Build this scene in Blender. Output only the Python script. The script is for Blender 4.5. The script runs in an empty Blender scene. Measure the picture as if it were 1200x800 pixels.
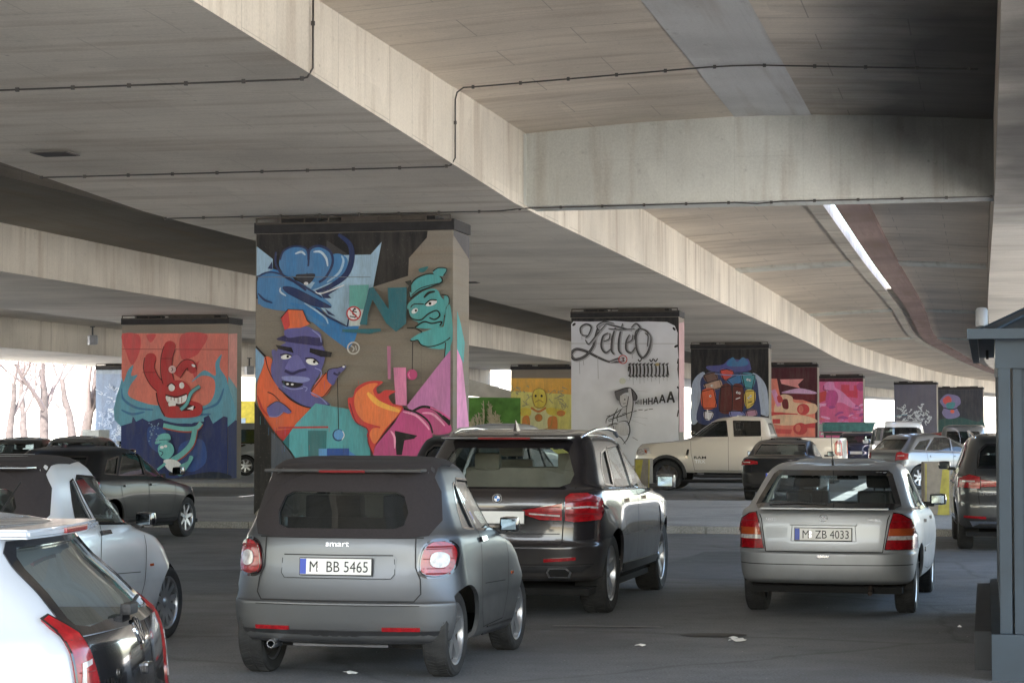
import bpy, bmesh, math, random
from mathutils import Vector, Matrix, geometry
from mathutils.bvhtree import BVHTree
R = math.radians
rnd = random.Random(7)
sc = bpy.context.scene
COL = sc.collection
CAM = Vector((0, 0, 1.76)); FPX = 2500.0; HY = 500.0

# ------------------------------------------------------------ materials
MATS = {}
def _new(name):
    m = bpy.data.materials.new(name); m.use_nodes = True
    nt = m.node_tree; b = nt.nodes['Principled BSDF']
    MATS[name] = m
    return m, nt, b
def N(nt, t, **kw):
    n = nt.nodes.new(t)
    for k, v in kw.items():
        if k in n.inputs: n.inputs[k].default_value = v
        else: setattr(n, k, v)
    return n
def rgba(c): return (c[0], c[1], c[2], 1.0)
def ramp(nt, fac, stops):
    r = nt.nodes.new('ShaderNodeValToRGB'); nt.links.new(fac, r.inputs[0])
    e = r.color_ramp.elements
    e[0].position, e[0].color = stops[0][0], rgba(stops[0][1])
    e[1].position, e[1].color = stops[-1][0], rgba(stops[-1][1])
    for p, c in stops[1:-1]:
        k = e.new(p); k.color = rgba(c)
    return r.outputs[0]
def mixc(nt, fac, a, b, mode='MIX'):
    m = nt.nodes.new('ShaderNodeMix'); m.data_type = 'RGBA'; m.blend_type = mode
    for s, v in ((m.inputs[0], fac), (m.inputs[6], a), (m.inputs[7], b)):
        if hasattr(v, 'links') or hasattr(v, 'is_output'): nt.links.new(v, s)
        elif isinstance(v, (int, float)): s.default_value = v
        else: s.default_value = rgba(v)
    return m.outputs[2]
def noise(nt, scale, detail=4, vec=None, rough=.55):
    n = N(nt, 'ShaderNodeTexNoise', Scale=scale, Detail=detail, Roughness=rough)
    if vec is not None: nt.links.new(vec, n.inputs['Vector'])
    return n.outputs['Fac']
def mapping(nt, src, scale=(1,1,1), rot=(0,0,0), loc=(0,0,0)):
    m = nt.nodes.new('ShaderNodeMapping'); nt.links.new(src, m.inputs[0])
    m.inputs['Scale'].default_value = scale; m.inputs['Rotation'].default_value = rot; m.inputs['Location'].default_value = loc
    return m.outputs[0]
def bump(nt, b, h, strength=.2, dist=.02):
    n = nt.nodes.new('ShaderNodeBump'); n.inputs['Strength'].default_value = strength; n.inputs['Distance'].default_value = dist
    nt.links.new(h, n.inputs['Height']); nt.links.new(n.outputs[0], b.inputs['Normal'])

def flat(name, col, rough=.6, metal=0, coat=0, var=.12, scale=6.0, spec=.5, emit=None):
    """plain surface with a little procedural variation"""
    if name in MATS: return MATS[name]
    m, nt, b = _new(name)
    tc = N(nt, 'ShaderNodeTexCoord')
    f = noise(nt, scale, 5, tc.outputs['Object'])
    d = tuple(max(0, c*(1-var*1.6)) for c in col); l = tuple(min(1, c*(1+var)) for c in col)
    nt.links.new(ramp(nt, f, [(.3, d), (.7, l)]), b.inputs['Base Color'])
    b.inputs['Roughness'].default_value = rough; b.inputs['Metallic'].default_value = metal
    b.inputs['Coat Weight'].default_value = coat; b.inputs['Coat Roughness'].default_value = .04
    b.inputs['Specular IOR Level'].default_value = spec
    if emit:
        b.inputs['Emission Color'].default_value = rgba(emit[:3]); b.inputs['Emission Strength'].default_value = emit[3]
    return m

def concrete(name, base, streak=.5, boards=1.0, dark=(.10,.09,.08), dark_zones=None, board_axis=0, patch=None):
    """board-marked concrete on UVs in metres (u along the bridge, v across)"""
    m, nt, b = _new(name)
    tc = N(nt, 'ShaderNodeTexCoord'); uv = tc.outputs['UV']; ob = tc.outputs['Object']
    big = noise(nt, .22, 5, ob)
    c = ramp(nt, big, [(.34, tuple(x*.66 for x in base)), (.5, base), (.66, tuple(min(1, x*1.2) for x in base))])
    sc1 = (.35, 9, 1) if board_axis == 0 else (9, .35, 1)
    st = noise(nt, 1.0, 6, mapping(nt, uv, sc1), .6)
    c = mixc(nt, ramp(nt, st, [(.45, (0,0,0)), (.8, (streak*.75,)*3)]), c, tuple(x*.55 for x in base))
    wv = N(nt, 'ShaderNodeTexWave', Scale=1.0, Distortion=.15, Detail=1)
    wv.wave_type = 'BANDS'; wv.bands_direction = 'Y' if board_axis == 0 else 'X'; wv.wave_profile = 'SAW'
    nt.links.new(mapping(nt, uv, (1.25,)*3), wv.inputs['Vector'])
    ln = ramp(nt, wv.outputs[0], [(0, (0,0,0)), (.9, (0,0,0)), (1, (.35*boards,)*3)])
    c = mixc(nt, ln, c, tuple(x*.5 for x in base))
    # coarse formwork panels tint
    vo = N(nt, 'ShaderNodeTexVoronoi', Scale=1.0); vo.feature = 'F1'; vo.distance = 'CHEBYCHEV'
    nt.links.new(mapping(nt, uv, (.22, .5, 1) if board_axis == 0 else (.5, .22, 1)), vo.inputs['Vector'])
    sep = N(nt, 'ShaderNodeSeparateColor'); nt.links.new(vo.outputs['Color'], sep.inputs[0])
    c = mixc(nt, ramp(nt, sep.outputs[0], [(0, (.0,)*3), (1, (.34,)*3)]), c, tuple(x*.6 for x in base))
    # small dark weather spots
    sp = noise(nt, 3.4, 5, uv, .7)
    c = mixc(nt, ramp(nt, sp, [(.60, (0,0,0)), (.72, (.38,)*3)]), c, dark)
    th = N(nt, 'ShaderNodeTexVoronoi', Scale=.95, Randomness=.12); nt.links.new(uv, th.inputs['Vector'])
    c = mixc(nt, ramp(nt, th.outputs['Distance'], [(.018, (.55,)*3), (.03, (0,0,0))]), c, dark)
    rs = noise(nt, .8, 4, mapping(nt, uv, (2.4, .25, 1) if board_axis else (.25, 2.4, 1), loc=(3, 7, 0)))
    c = mixc(nt, ramp(nt, rs, [(.52, (0,0,0)), (.7, (.6,)*3)]), c, (.24,.17,.11))
    jn = N(nt, 'ShaderNodeTexBrick', Scale=1.0); jn.inputs['Mortar Size'].default_value = .010; jn.inputs['Brick Width'].default_value = 2.6; jn.inputs['Row Height'].default_value = 1.2; jn.inputs['Mortar Smooth'].default_value = .3
    nt.links.new(mapping(nt, uv, (1,1,1), (0,0,R(90)) if board_axis else (0,0,0)), jn.inputs['Vector'])
    c = mixc(nt, mixc(nt, 1.0, jn.outputs['Fac'], (min(1, .8*boards),)*3, 'MULTIPLY'), c, tuple(x*.35 for x in base))
    fine = noise(nt, 30, 3, ob)
    c = mixc(nt, .25, c, ramp(nt, fine, [(.3, tuple(x*.7 for x in base)), (.7, tuple(min(1,x*1.2) for x in base))]))
    if dark_zones:
        for (sx, sy, sz, rx, ry, rz, amt) in dark_zones:
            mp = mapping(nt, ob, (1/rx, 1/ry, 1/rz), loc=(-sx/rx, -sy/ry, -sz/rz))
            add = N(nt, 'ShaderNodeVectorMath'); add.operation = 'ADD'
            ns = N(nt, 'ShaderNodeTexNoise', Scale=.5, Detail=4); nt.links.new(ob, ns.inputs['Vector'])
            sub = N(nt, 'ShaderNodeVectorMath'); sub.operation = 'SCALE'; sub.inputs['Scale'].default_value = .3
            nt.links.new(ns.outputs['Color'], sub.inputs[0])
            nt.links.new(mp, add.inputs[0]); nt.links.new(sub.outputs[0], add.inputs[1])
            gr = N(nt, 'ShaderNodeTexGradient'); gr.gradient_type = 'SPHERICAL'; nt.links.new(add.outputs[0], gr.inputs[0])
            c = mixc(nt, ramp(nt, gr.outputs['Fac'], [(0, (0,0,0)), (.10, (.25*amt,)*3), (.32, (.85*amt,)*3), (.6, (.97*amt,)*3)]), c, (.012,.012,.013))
    nt.links.new(c, b.inputs['Base Color'])
    b.inputs['Roughness'].default_value = .88
    bump(nt, b, st, .25, .02)
    return m

def asphalt(name, base, crack=True, joints=False):
    m, nt, b = _new(name)
    tc = N(nt, 'ShaderNodeTexCoord'); ob = tc.outputs['Object']
    big = noise(nt, .16, 6, ob, .6)
    c = ramp(nt, big, [(.36, tuple(x*.42 for x in base)), (.5, base), (.62, tuple(x*1.75 for x in base))])
    st = noise(nt, .5, 5, mapping(nt, ob, (.35, 2.2, 1), (0, 0, R(-12))), .6)
    c = mixc(nt, ramp(nt, st, [(.42, (0,0,0)), (.7, (.6,)*3)]), c, tuple(x*1.7 for x in base))
    sp = noise(nt, 2.4, 6, ob, .65)
    c = mixc(nt, ramp(nt, sp, [(.58, (0,0,0)), (.72, (.5,)*3)]), c, tuple(x*.45 for x in base))
    pt = noise(nt, .45, 2, mapping(nt, ob, (1, 1.3, 1), loc=(5, 9, 0)), .3)
    c = mixc(nt, ramp(nt, pt, [(.6, (0,0,0)), (.64, (.55,)*3)]), c, tuple(x*.5 for x in base))
    fine = noise(nt, 55, 3, ob)
    c = mixc(nt, .5, c, ramp(nt, fine, [(.3, tuple(x*.35 for x in base)), (.7, tuple(x*1.9 for x in base))]))
    if crack:
        vo = N(nt, 'ShaderNodeTexVoronoi', Scale=.28); vo.feature = 'DISTANCE_TO_EDGE'
        ns = N(nt, 'ShaderNodeTexNoise', Scale=1.5, Detail=5); nt.links.new(ob, ns.inputs['Vector'])
        nt.links.new(mixc(nt, .25, ob, ns.outputs['Color']), vo.inputs['Vector'])
        c = mixc(nt, ramp(nt, vo.outputs[0], [(0, (.4,)*3), (.010, (0,0,0))]), c, tuple(x*.3 for x in base))
    nt.links.new(c, b.inputs['Base Color'])
    nt.links.new(ramp(nt, sp, [(.3, (.62,)*3), (.7, (.92,)*3)]), b.inputs['Roughness'])
    bump(nt, b, fine, .5, .006)
    return m

def paint(name, col, metal=.5, rough=.32, coat=1.0, dust=.15):
    m, nt, b = _new(name)
    tc = N(nt, 'ShaderNodeTexCoord'); ob = tc.outputs['Object']
    geo = N(nt, 'ShaderNodeSeparateXYZ'); nt.links.new(ob, geo.inputs[0])
    n1 = noise(nt, 4, 6, ob, .6)
    # road dirt grows towards the sills
    mr = N(nt, 'ShaderNodeMapRange'); mr.inputs[1].default_value = .75; mr.inputs[2].default_value = .15
    nt.links.new(geo.outputs[2], mr.inputs[0])
    mul = N(nt, 'ShaderNodeMath'); mul.operation = 'MULTIPLY'; nt.links.new(mr.outputs[0], mul.inputs[0]); nt.links.new(n1, mul.inputs[1])
    ad = N(nt, 'ShaderNodeMath'); ad.operation = 'MULTIPLY_ADD'; ad.inputs[1].default_value = dust; nt.links.new(n1, ad.inputs[0]); 
    nt.links.new(mul.outputs[0], ad.inputs[2])
    cl = ramp(nt, ad.outputs[0], [(.0, (0,0,0)), (.8, (.6,)*3)])
    nt.links.new(mixc(nt, cl, col, (.13,.12,.11)), b.inputs['Base Color'])
    b.inputs['Metallic'].default_value = metal
    nt.links.new(ramp(nt, ad.outputs[0], [(0, (rough,)*3), (.8, (.7,)*3)]), b.inputs['Roughness'])
    b.inputs['Coat Weight'].default_value = coat; b.inputs['Coat Roughness'].default_value = .06
    bump(nt, b, noise(nt, 1.6, 2, ob), .05, .01)
    return m

def glass(name, tint=(.25,.3,.3), op=.45, rough=.02):
    m, nt, b = _new(name)
    nt.nodes.remove(b); out = nt.nodes['Material Output']
    tr = N(nt, 'ShaderNodeBsdfTransparent'); tr.inputs[0].default_value = rgba(tint)
    gl = N(nt, 'ShaderNodeBsdfGlossy'); gl.inputs['Roughness'].default_value = rough; gl.inputs[0].default_value = (.9,.95,1,1)
    lw = N(nt, 'ShaderNodeLayerWeight', Blend=.5); pw = N(nt, 'ShaderNodeMath'); pw.operation = 'POWER'; pw.inputs[1].default_value = 3.2
    nt.links.new(lw.outputs['Facing'], pw.inputs[0])
    mr = N(nt, 'ShaderNodeMapRange'); mr.inputs[3].default_value = .06; mr.inputs[4].default_value = .9
    nt.links.new(pw.outputs[0], mr.inputs[0])
    mx = N(nt, 'ShaderNodeMixShader'); nt.links.new(mr.outputs[0], mx.inputs[0])
    nt.links.new(tr.outputs[0], mx.inputs[1]); nt.links.new(gl.outputs[0], mx.inputs[2])
    df = N(nt, 'ShaderNodeBsdfDiffuse'); df.inputs[0].default_value = (.03,.035,.035,1)
    mx2 = N(nt, 'ShaderNodeMixShader'); mx2.inputs[0].default_value = op*.5
    nt.links.new(mx.outputs[0], mx2.inputs[1]); nt.links.new(df.outputs[0], mx2.inputs[2])
    nt.links.new(mx2.outputs[0], out.inputs[0])
    return m

# ------------------------------------------------------------ object helpers
def link(o, parent=None):
    COL.objects.link(o)
    if parent is not None: o.parent = parent
    return o
def tag(o, label=None, cat=None, group=None, kind=None):
    if label: o['label'] = label
    if cat: o['category'] = cat
    if group: o['group'] = group
    if kind: o['kind'] = kind
    return o
def empty(name, loc=(0,0,0), rz=0, label=None, cat=None, group=None):
    o = bpy.data.objects.new(name, None); o.location = loc; o.rotation_euler = (0, 0, rz)
    o.empty_display_size = .2
    link(o); return tag(o, label, cat, group)
def mesh_obj(name, verts, faces, mats, parent=None, smooth=False, fm=None, uvs=None):
    me = bpy.data.meshes.new(name); me.from_pydata([tuple(v) for v in verts], [], faces)
    for m in (mats if isinstance(mats, (list, tuple)) else [mats]): me.materials.append(m)
    if fm: me.polygons.foreach_set('material_index', fm)
    if smooth: me.polygons.foreach_set('use_smooth', [True]*len(me.polygons))
    if uvs:
        ul = me.uv_layers.new(name='UVMap')
        for lp in me.loops: ul.data[lp.index].uv = uvs[lp.vertex_index]
    me.update()
    o = bpy.data.objects.new(name, me)
    return link(o, parent)
class MB:
    """collects shapes into one mesh"""
    def __init__(s): s.v = []; s.f = []; s.m = []; s.cur = 0
    def add(s, vs, fs):
        b = len(s.v); s.v += [Vector(v) for v in vs]; s.f += [[b+i for i in f] for f in fs]; s.m += [s.cur]*len(fs); return s
    def box(s, c, d, rz=0, mat=None):
        x, y, z = d[0]/2, d[1]/2, d[2]/2
        vs = [Vector(p) for p in ((-x,-y,-z),(x,-y,-z),(x,y,-z),(-x,y,-z),(-x,-y,z),(x,-y,z),(x,y,z),(-x,y,z))]
        M = mat if mat is not None else Matrix.Rotation(rz, 3, 'Z')
        return s.add([M @ v + Vector(c) for v in vs], [(0,3,2,1),(4,5,6,7),(0,1,5,4),(1,2,6,5),(2,3,7,6),(3,0,4,7)])
    def bbox(s, c, d, bev=.01, rz=0):
        bm = bmesh.new(); bmesh.ops.create_cube(bm, size=1)
        for v in bm.verts: v.co = Vector((v.co.x*d[0], v.co.y*d[1], v.co.z*d[2]))
        bmesh.ops.bevel(bm, geom=bm.edges[:], offset=bev, segments=2, affect='EDGES', profile=.7)
        M = Matrix.Rotation(rz, 3, 'Z'); bm.verts.ensure_lookup_table()
        s.add([M @ v.co + Vector(c) for v in bm.verts], [[v.index for v in f.verts] for f in bm.faces]); bm.free(); return s
    def tube(s, pts, r, seg=8, cap=True):
        pts = [Vector(p) for p in pts]; n = len(pts); rs = r if isinstance(r, (list, tuple)) else [r]*n
        vs = []; up = None
        for i, p in enumerate(pts):
            t = (pts[min(i+1, n-1)] - pts[max(i-1, 0)]).normalized()
            a = t.cross(Vector((0,0,1)) if abs(t.z) < .9 else Vector((1,0,0))).normalized()
            if up is not None:
                a = (up - t*up.dot(t)).normalized() if (up - t*up.dot(t)).length > .1 else a
            up = a; b = t.cross(a)
            for k in range(seg):
                w = 2*math.pi*k/seg; vs.append(p + (a*math.cos(w) + b*math.sin(w))*rs[i])
        fs = [[i*seg+k, i*seg+(k+1)%seg, (i+1)*seg+(k+1)%seg, (i+1)*seg+k] for i in range(n-1) for k in range(seg)]
        if cap: fs += [list(range(seg))[::-1], [(n-1)*seg+k for k in range(seg)]]
        return s.add(vs, fs)
    def lathe(s, prof, seg=32, M=None, c=(0,0,0)):
        """prof [(r, a)] revolved about local axis Y (a along it)"""
        vs = []; n = len(prof); M = M or Matrix.Identity(3)
        for r, a in prof:
            for k in range(seg):
                w = 2*math.pi*k/seg; vs.append(M @ Vector((r*math.cos(w), a, r*math.sin(w))) + Vector(c))
        fs = [[i*seg+k, (i+1)*seg+k, (i+1)*seg+(k+1)%seg, i*seg+(k+1)%seg] for i in range(n-1) for k in range(seg)]
        return s.add(vs, fs)
    def prism(s, poly, z0, z1, M=None, c=(0,0,0)):
        n = len(poly); M = M or Matrix.Identity(3)
        vs = [M @ Vector((x, y, z0)) + Vector(c) for x, y in poly] + [M @ Vector((x, y, z1)) + Vector(c) for x, y in poly]
        return s.add(vs, [list(range(n))[::-1], list(range(n, 2*n))] + [[i, (i+1)%n, n+(i+1)%n, n+i] for i in range(n)])
    def build(s, name, mats, parent=None, smooth=False):
        o = mesh_obj(name, s.v, s.f, mats, parent, smooth, s.m)
        bm = bmesh.new(); bm.from_mesh(o.data); bmesh.ops.recalc_face_normals(bm, faces=bm.faces); bm.to_mesh(o.data); bm.free()
        if smooth == 'auto': autosmooth(o)
        return o
def autosmooth(o, ang=40):
    me = o.data; me.polygons.foreach_set('use_smooth', [True]*len(me.polygons))
    bm = bmesh.new(); bm.from_mesh(me)
    for e in bm.edges:
        e.smooth = len(e.link_faces) == 2 and e.calc_face_angle(0) < R(ang)
    bm.to_mesh(me); bm.free()

# ------------------------------------------------------------ bridge centreline
CP = [(-27.2,-70),(-18.4,-30),(-11.8,0.5),(-7.2,20.5),(-2.9,39.9),(3.7,70),(10.0,98),(16.9,130),(24.2,158),(31.6,185),(40.5,215),(52.5,248),(70,285),(96,325)]
def _cr(p0, p1, p2, p3, t):
    return .5*((2*p1)+(-p0+p2)*t+(2*p0-5*p1+4*p2-p3)*t*t+(-p0+3*p1-3*p2+p3)*t**3)
PATH = []
for i in range(1, len(CP)-2):
    q = [Vector(CP[j]) for j in (i-1, i, i+1, i+2)]
    for k in range(12): PATH.append(_cr(*q, k/12))
def at_D(D, off=0):
    """point of the centreline offset line at depth D (y), with local direction"""
    lo = None
    for i in range(len(PATH)-1):
        a, b = PATH[i], PATH[i+1]; t = (b-a).normalized(); nrm = Vector((t.y, -t.x))
        p, q = a+nrm*off, b+nrm*off
        if (p.y <= D <= q.y):
            u = (D-p.y)/(q.y-p.y); return p.lerp(q, u), t
    return PATH[-1].copy(), Vector((0, 1))
def path_from(D0, D1, off=0):
    pts = []
    for i in range(len(PATH)):
        a = PATH[max(0, i-1)]; b = PATH[min(len(PATH)-1, i+1)]; t = (b-a).normalized(); nrm = Vector((t.y, -t.x))
        if D0 <= PATH[i].y <= D1: pts.append((PATH[i], nrm))
    return pts
def sweep(name, section, D0, D1, mat, parent, closed=True, zf=None, smooth=False):
    """section [(offset, z)] swept along the centreline; zf(D, z, k) may move z"""
    pts = path_from(D0, D1); vs = []; uvs = []; fs = []; n = len(section); L = 0; prev = None
    acc = [0]
    for k in range(1, n+1):
        a, b = section[k-1], section[k % n]; acc.append(acc[-1]+math.hypot(a[0]-b[0], a[1]-b[1]))
    m = n + (1 if closed else 0)
    for p, nr in pts:
        if prev is not None: L += (p-prev).length
        prev = p
        for k in range(m):
            o, z = section[k % n]; q = p + nr*o
            if zf: z = zf(p.y, z, k % n)
            vs.append((q.x, q.y, z)); uvs.append((L, acc[k]))
    for i in range(len(pts)-1):
        for k in range(m-1):
            a = i*m+k; fs.append((a, a+m, a+m+1, a+1))
    if closed:
        fs.append([k for k in range(n)]); b = (len(pts)-1)*m; fs.append([b+k for k in range(n)][::-1])
    o = mesh_obj(name, vs, fs, mat, parent, smooth, uvs=uvs)
    bm = bmesh.new(); bm.from_mesh(o.data); bmesh.ops.recalc_face_normals(bm, faces=bm.faces); bm.to_mesh(o.data); bm.free()
    return o

DARK_ZONES = [(11.6, 32.5, 8.0, 7.0, 14.5, 3.4, 1.0), (9.9, 23, 7.9, 5.8, 12, 4, .9)]  # centre, radii and amount of soft near-black patches in the concrete colour
M_soffit = concrete('girder_soffit_concrete', (.66,.615,.54), .45, .5, board_axis=1, dark_zones=DARK_ZONES)
M_web = concrete('girder_web_concrete', (.70,.65,.56), .35, .7, board_axis=1)
M_slab = concrete('slab_concrete', (.70,.62,.52), .5, 1.0, board_axis=1, dark_zones=DARK_ZONES)
M_pale = concrete('pale_beam_concrete', (.62,.63,.58), .25, .2, board_axis=1, dark_zones=DARK_ZONES)
M_strip = concrete('infill_concrete', (.60,.60,.59), .2, .1)
M_dark = concrete('shaded_concrete', (.28,.25,.21), .5, .8)  # darker copy of the concrete; shade of web and recess put into its colour
M_red = concrete('stained_edge_concrete', (.42,.30,.27), .8, .3)

def girder(parent, off, zb, zt, D0, D1, web, rise=True, hw=3.45, leftmat=None):
    def zf(D, z, k):
        return z + (min(.62, max(0, .034*(38.3-D))) if rise and k in (1, 2) else 0)
    sweep('girder', [(off-hw, zt+.2), (off-hw, zb), (off+hw, zb), (off+hw, zt+.2)], D0, D1, [M_soffit], parent, True, zf)
    # webs faces lighter: thin skin set 4 mm proud
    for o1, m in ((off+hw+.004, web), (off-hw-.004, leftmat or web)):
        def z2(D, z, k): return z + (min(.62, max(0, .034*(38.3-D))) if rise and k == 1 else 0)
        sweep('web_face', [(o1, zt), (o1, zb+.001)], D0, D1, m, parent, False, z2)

D_S, D_E = -4, 318
A = empty('bridge_deck', (0,0,0), 0, 'concrete motorway deck overhead resting on the big mural pillar and the white lettered pillar', 'bridge', 'parallel concrete bridge decks overhead')
girder(A, 0, 5.66, 7.02, D_S, D_E, M_web)
sweep('slab', [(3.40, 7.02),(5.5,7.16),(7.32,7.22),(7.32,7.43),(-7.0,7.43),(-7.0,7.12),(-3.40,7.02)], D_S, D_E, M_slab, A)
sweep('slab_edge', [(7.30, 7.14),(7.70,7.14),(7.70,7.45),(7.30,7.45)], 39.5, D_E, M_web, A)
B = empty('bridge_deck', (0,0,0), 0, 'right-hand concrete deck with a reddish stained edge, beyond the open slot to the sky', 'bridge', 'parallel concrete bridge decks overhead')
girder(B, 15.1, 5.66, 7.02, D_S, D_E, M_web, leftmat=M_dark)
sweep('slab', [(8.12,7.43),(8.12,7.22),(10,7.14),(11.7,7.02),(18.5,7.02),(20.6,7.15),(20.6,7.43)], D_S, D_E, M_slab, B)
sweep('slab_edge', [(8.06, 7.0),(8.80,7.04),(8.80,7.45),(8.06,7.45)], 39.5, D_E, M_red, B)
Cc = empty('bridge_deck', (0,0,0), 0, 'lower concrete deck at left resting on the red and blue monster pillar', 'bridge', 'parallel concrete bridge decks overhead')
girder(Cc, -13.9, 5.31, 6.42, D_S, D_E, M_web, False)
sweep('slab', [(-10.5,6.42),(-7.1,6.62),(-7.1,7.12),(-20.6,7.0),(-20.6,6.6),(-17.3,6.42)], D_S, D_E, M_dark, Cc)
E = empty('bridge_deck', (0,0,0), 0, 'lowest concrete ramp deck at far left with daylight beyond its edge', 'bridge', 'parallel concrete bridge decks overhead')
girder(E, -27.6, 4.71, 5.86, D_S, 150, M_web, False)
sweep('slab', [(-24.2,5.86),(-20.7,6.0),(-20.7,6.6),(-34.3,6.6),(-34.3,6.0),(-31,5.86)], D_S, 150, M_slab, E)

def quad_strip(name, rows, mat, parent):
    """rows: list of equal-length point rows -> sheet with metre UVs"""
    vs = [p for r in rows for p in r]; n = len(rows[0]); uvs = []
    for i, r in enumerate(rows):
        u = 0
        for j, p in enumerate(r):
            if j: u += (Vector(r[j])-Vector(r[j-1])).length
            uvs.append((i*1.0, u))
    fs = [(i*n+j, i*n+j+1, (i+1)*n+j+1, (i+1)*n+j) for i in range(len(rows)-1) for j in range(n-1)]
    return mesh_obj(name, vs, fs, mat, parent, uvs=uvs)
def cross(name, D, o0, o1, z0fun, z1fun, thick, mat, parent, nseg=16):
    """transverse beam between offsets o0..o1 at station D"""
    c, t = at_D(D); nr = Vector((t.y, -t.x)); mb_v = []; uvs = []; L = abs(o1-o0)
    for k in range(nseg+1):
        o = o0+(o1-o0)*k/nseg; p = c + nr*o
        for (dy, z) in ((0, z0fun(o)), (0, z1fun(o)), (thick, z1fun(o)), (thick, z0fun(o)), (0, z0fun(o))):
            q = p + t*dy; mb_v.append((q.x, q.y, z)); uvs.append((z+dy, o))
    fs = [(k*5+j, k*5+j+1, (k+1)*5+j+1, (k+1)*5+j) for k in range(nseg) for j in range(4)]
    fs += [(0,3,2,1), (nseg*5, nseg*5+1, nseg*5+2, nseg*5+3)]
    uvs = [(u[1], u[0]) for u in uvs]
    o = mesh_obj(name, mb_v, fs, mat, parent, uvs=uvs)
    bm = bmesh.new(); bm.from_mesh(o.data); bmesh.ops.recalc_face_normals(bm, faces=bm.faces); bm.to_mesh(o.data); bm.free()
    return o
def slabz(o): # underside of slab between girders A and B
    if o < 7.9: return 7.02+.2*min(1, max(0, (o-3.4)/4.15))
    return 7.22-.2*min(1, max(0, (o-8.1)/3.6))
cb = cross('diaphragm_beam', 38.9, 3.44, 11.66, lambda o: 5.71, lambda o: slabz(o)+.05, .9, M_pale, A)
# pale plastered end panel on the web beside the beam
c0, t0 = at_D(36.9, 3.458)
panel = []
for k in range(2):
    p, _ = at_D(37.9+k*1.0, 3.462); panel.append([(p.x, p.y, 5.72), (p.x, p.y, 7.0)])
quad_strip('web_panel', panel, M_pale, A)
# pale infill strip along the closed slot of the first bay
rows = []
for k in range(24):
    D = -5 + k*(38.6+5)/23; p, t = at_D(D, 7.2); q, _ = at_D(D, 8.55)
    m1, _ = at_D(D, 7.72)
    rows.append([(p.x, p.y, 7.205), (m1.x, m1.y, 7.211), (q.x, q.y, 7.19)])
quad_strip('infill_strip', rows, M_strip, A)
sweep('slot_cover', [(7.25,7.226),(8.2,7.226),(8.2,7.44),(7.25,7.44)], D_S, 39.6, M_slab, A)
sweep('slot_cover', [(7.55,7.24),(8.1,7.24),(8.1,7.40),(7.55,7.40)], 84, D_E, M_slab, A)
for D in (71.5, 100, 131.5):
    cross('diaphragm_strip', D, 3.47, 7.4, lambda o: slabz(o)-.05, lambda o: slabz(o)+.05, 1.6, M_pale, A)
    cross('diaphragm_strip', D, 8.8, 11.6, lambda o: slabz(o)-.05, lambda o: slabz(o)+.05, 1.6, M_pale, B)
# recessed drainage slots in the soffits
M_blk = flat('slot_black', (.015,.015,.016), .9)
for (D, off, z) in ((36.8, -2.9-3.2, 0),):
    pass
p, t = at_D(31.6, -1.9)
def zbot(D): return 5.66 + min(.62, max(0, .034*(38.3-D)))
M_cable = flat('dark_conduit', (.05,.045,.04), .6)
def conduit(label, pts, r=.013, clips=True):
    o = empty('cable_conduit', pts[0], 0, label, 'conduit', 'conduits clipped under the bridge'); base = Vector(pts[0])
    mb = MB(); mb.tube([Vector(q)-base for q in pts], r, 6); mb.build('pipe', M_cable, o, True)
    if clips:
        acc = 0
        for a, b in zip(pts, pts[1:]):
            a, b = Vector(a), Vector(b); L = (b-a).length; d = (b-a).normalized()
            while acc < L:
                mb = MB(); mb.box(a+d*acc-base, (.045,.045,.05)); mb.build('clip', M_cable, o); acc += .75
            acc -= L
    return o
def xsec_pts(D, offs):
    c, t = at_D(D); nr = Vector((t.y, -t.x)); out = []
    for o, z in offs: q = c + nr*o; out.append((q.x, q.y, z))
    return out
def seg(o0, o1, z0, z1, n=8): return [(o0+(o1-o0)*k/n, z0+(z1-z0)*k/n) for k in range(n+1)]
D1 = 26.6; zb = zbot(D1+1)
conduit('dark conduit crossing the near soffit and climbing the girder side, nearest the camera',
        xsec_pts(D1, [(-3.4, zb-.03), (3.3, zb-.03), (3.42, zb-.01), (3.49, zb+.1), (3.49, 6.98)]))
D2 = 33.6; zb = zbot(D2+.3)
conduit('dark conduit crossing the soffit before the mural pillar, then arching under the slab',
        xsec_pts(D2, [(-3.4, zb-.03), (3.3, zb-.03), (3.42, zb-.01), (3.49, zb+.1), (3.49, 6.82), (3.52, 6.93), (3.62, 7.0)] +
                 [(o, slabz(o)-.035) for o in [3.8+.4*k for k in range(20)]]))
conduit('dark conduit along the bottom of the pale cross beam', xsec_pts(38.85, [(-3.4, 5.63), (3, 5.63), (3.4, 5.67), (7.2, 5.69), (7.6, 5.66), (8, 5.69), (11.6, 5.69)]))
# drainage slots
for (D, off, w, l, lab) in ((31.9, -2.15, .5, .42, 'dark drain slot in the near soffit at upper left'), (57.5, -2.1, .5, .4, 'dark drain slot in the soffit behind the mural pillar')):
    c, t = at_D(D, off); z = zbot(D+.6)
    mb = MB(); mb.box((0,0,0), (w+.08, l+.08, .012)); o = mb.build('drain_slot', flat('drain_rim', (.12,.11,.10), .9)); o.location = (c.x, c.y, z-.008); o.rotation_euler[2] = R(-13)
    tag(o, lab, 'drain')
    mb = MB(); mb.box((0,0,0), (w, l, .012)); mb.build('opening', M_blk, o).location = (0,0,-.008)  # near-black plate stands in for the slot opening
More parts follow.
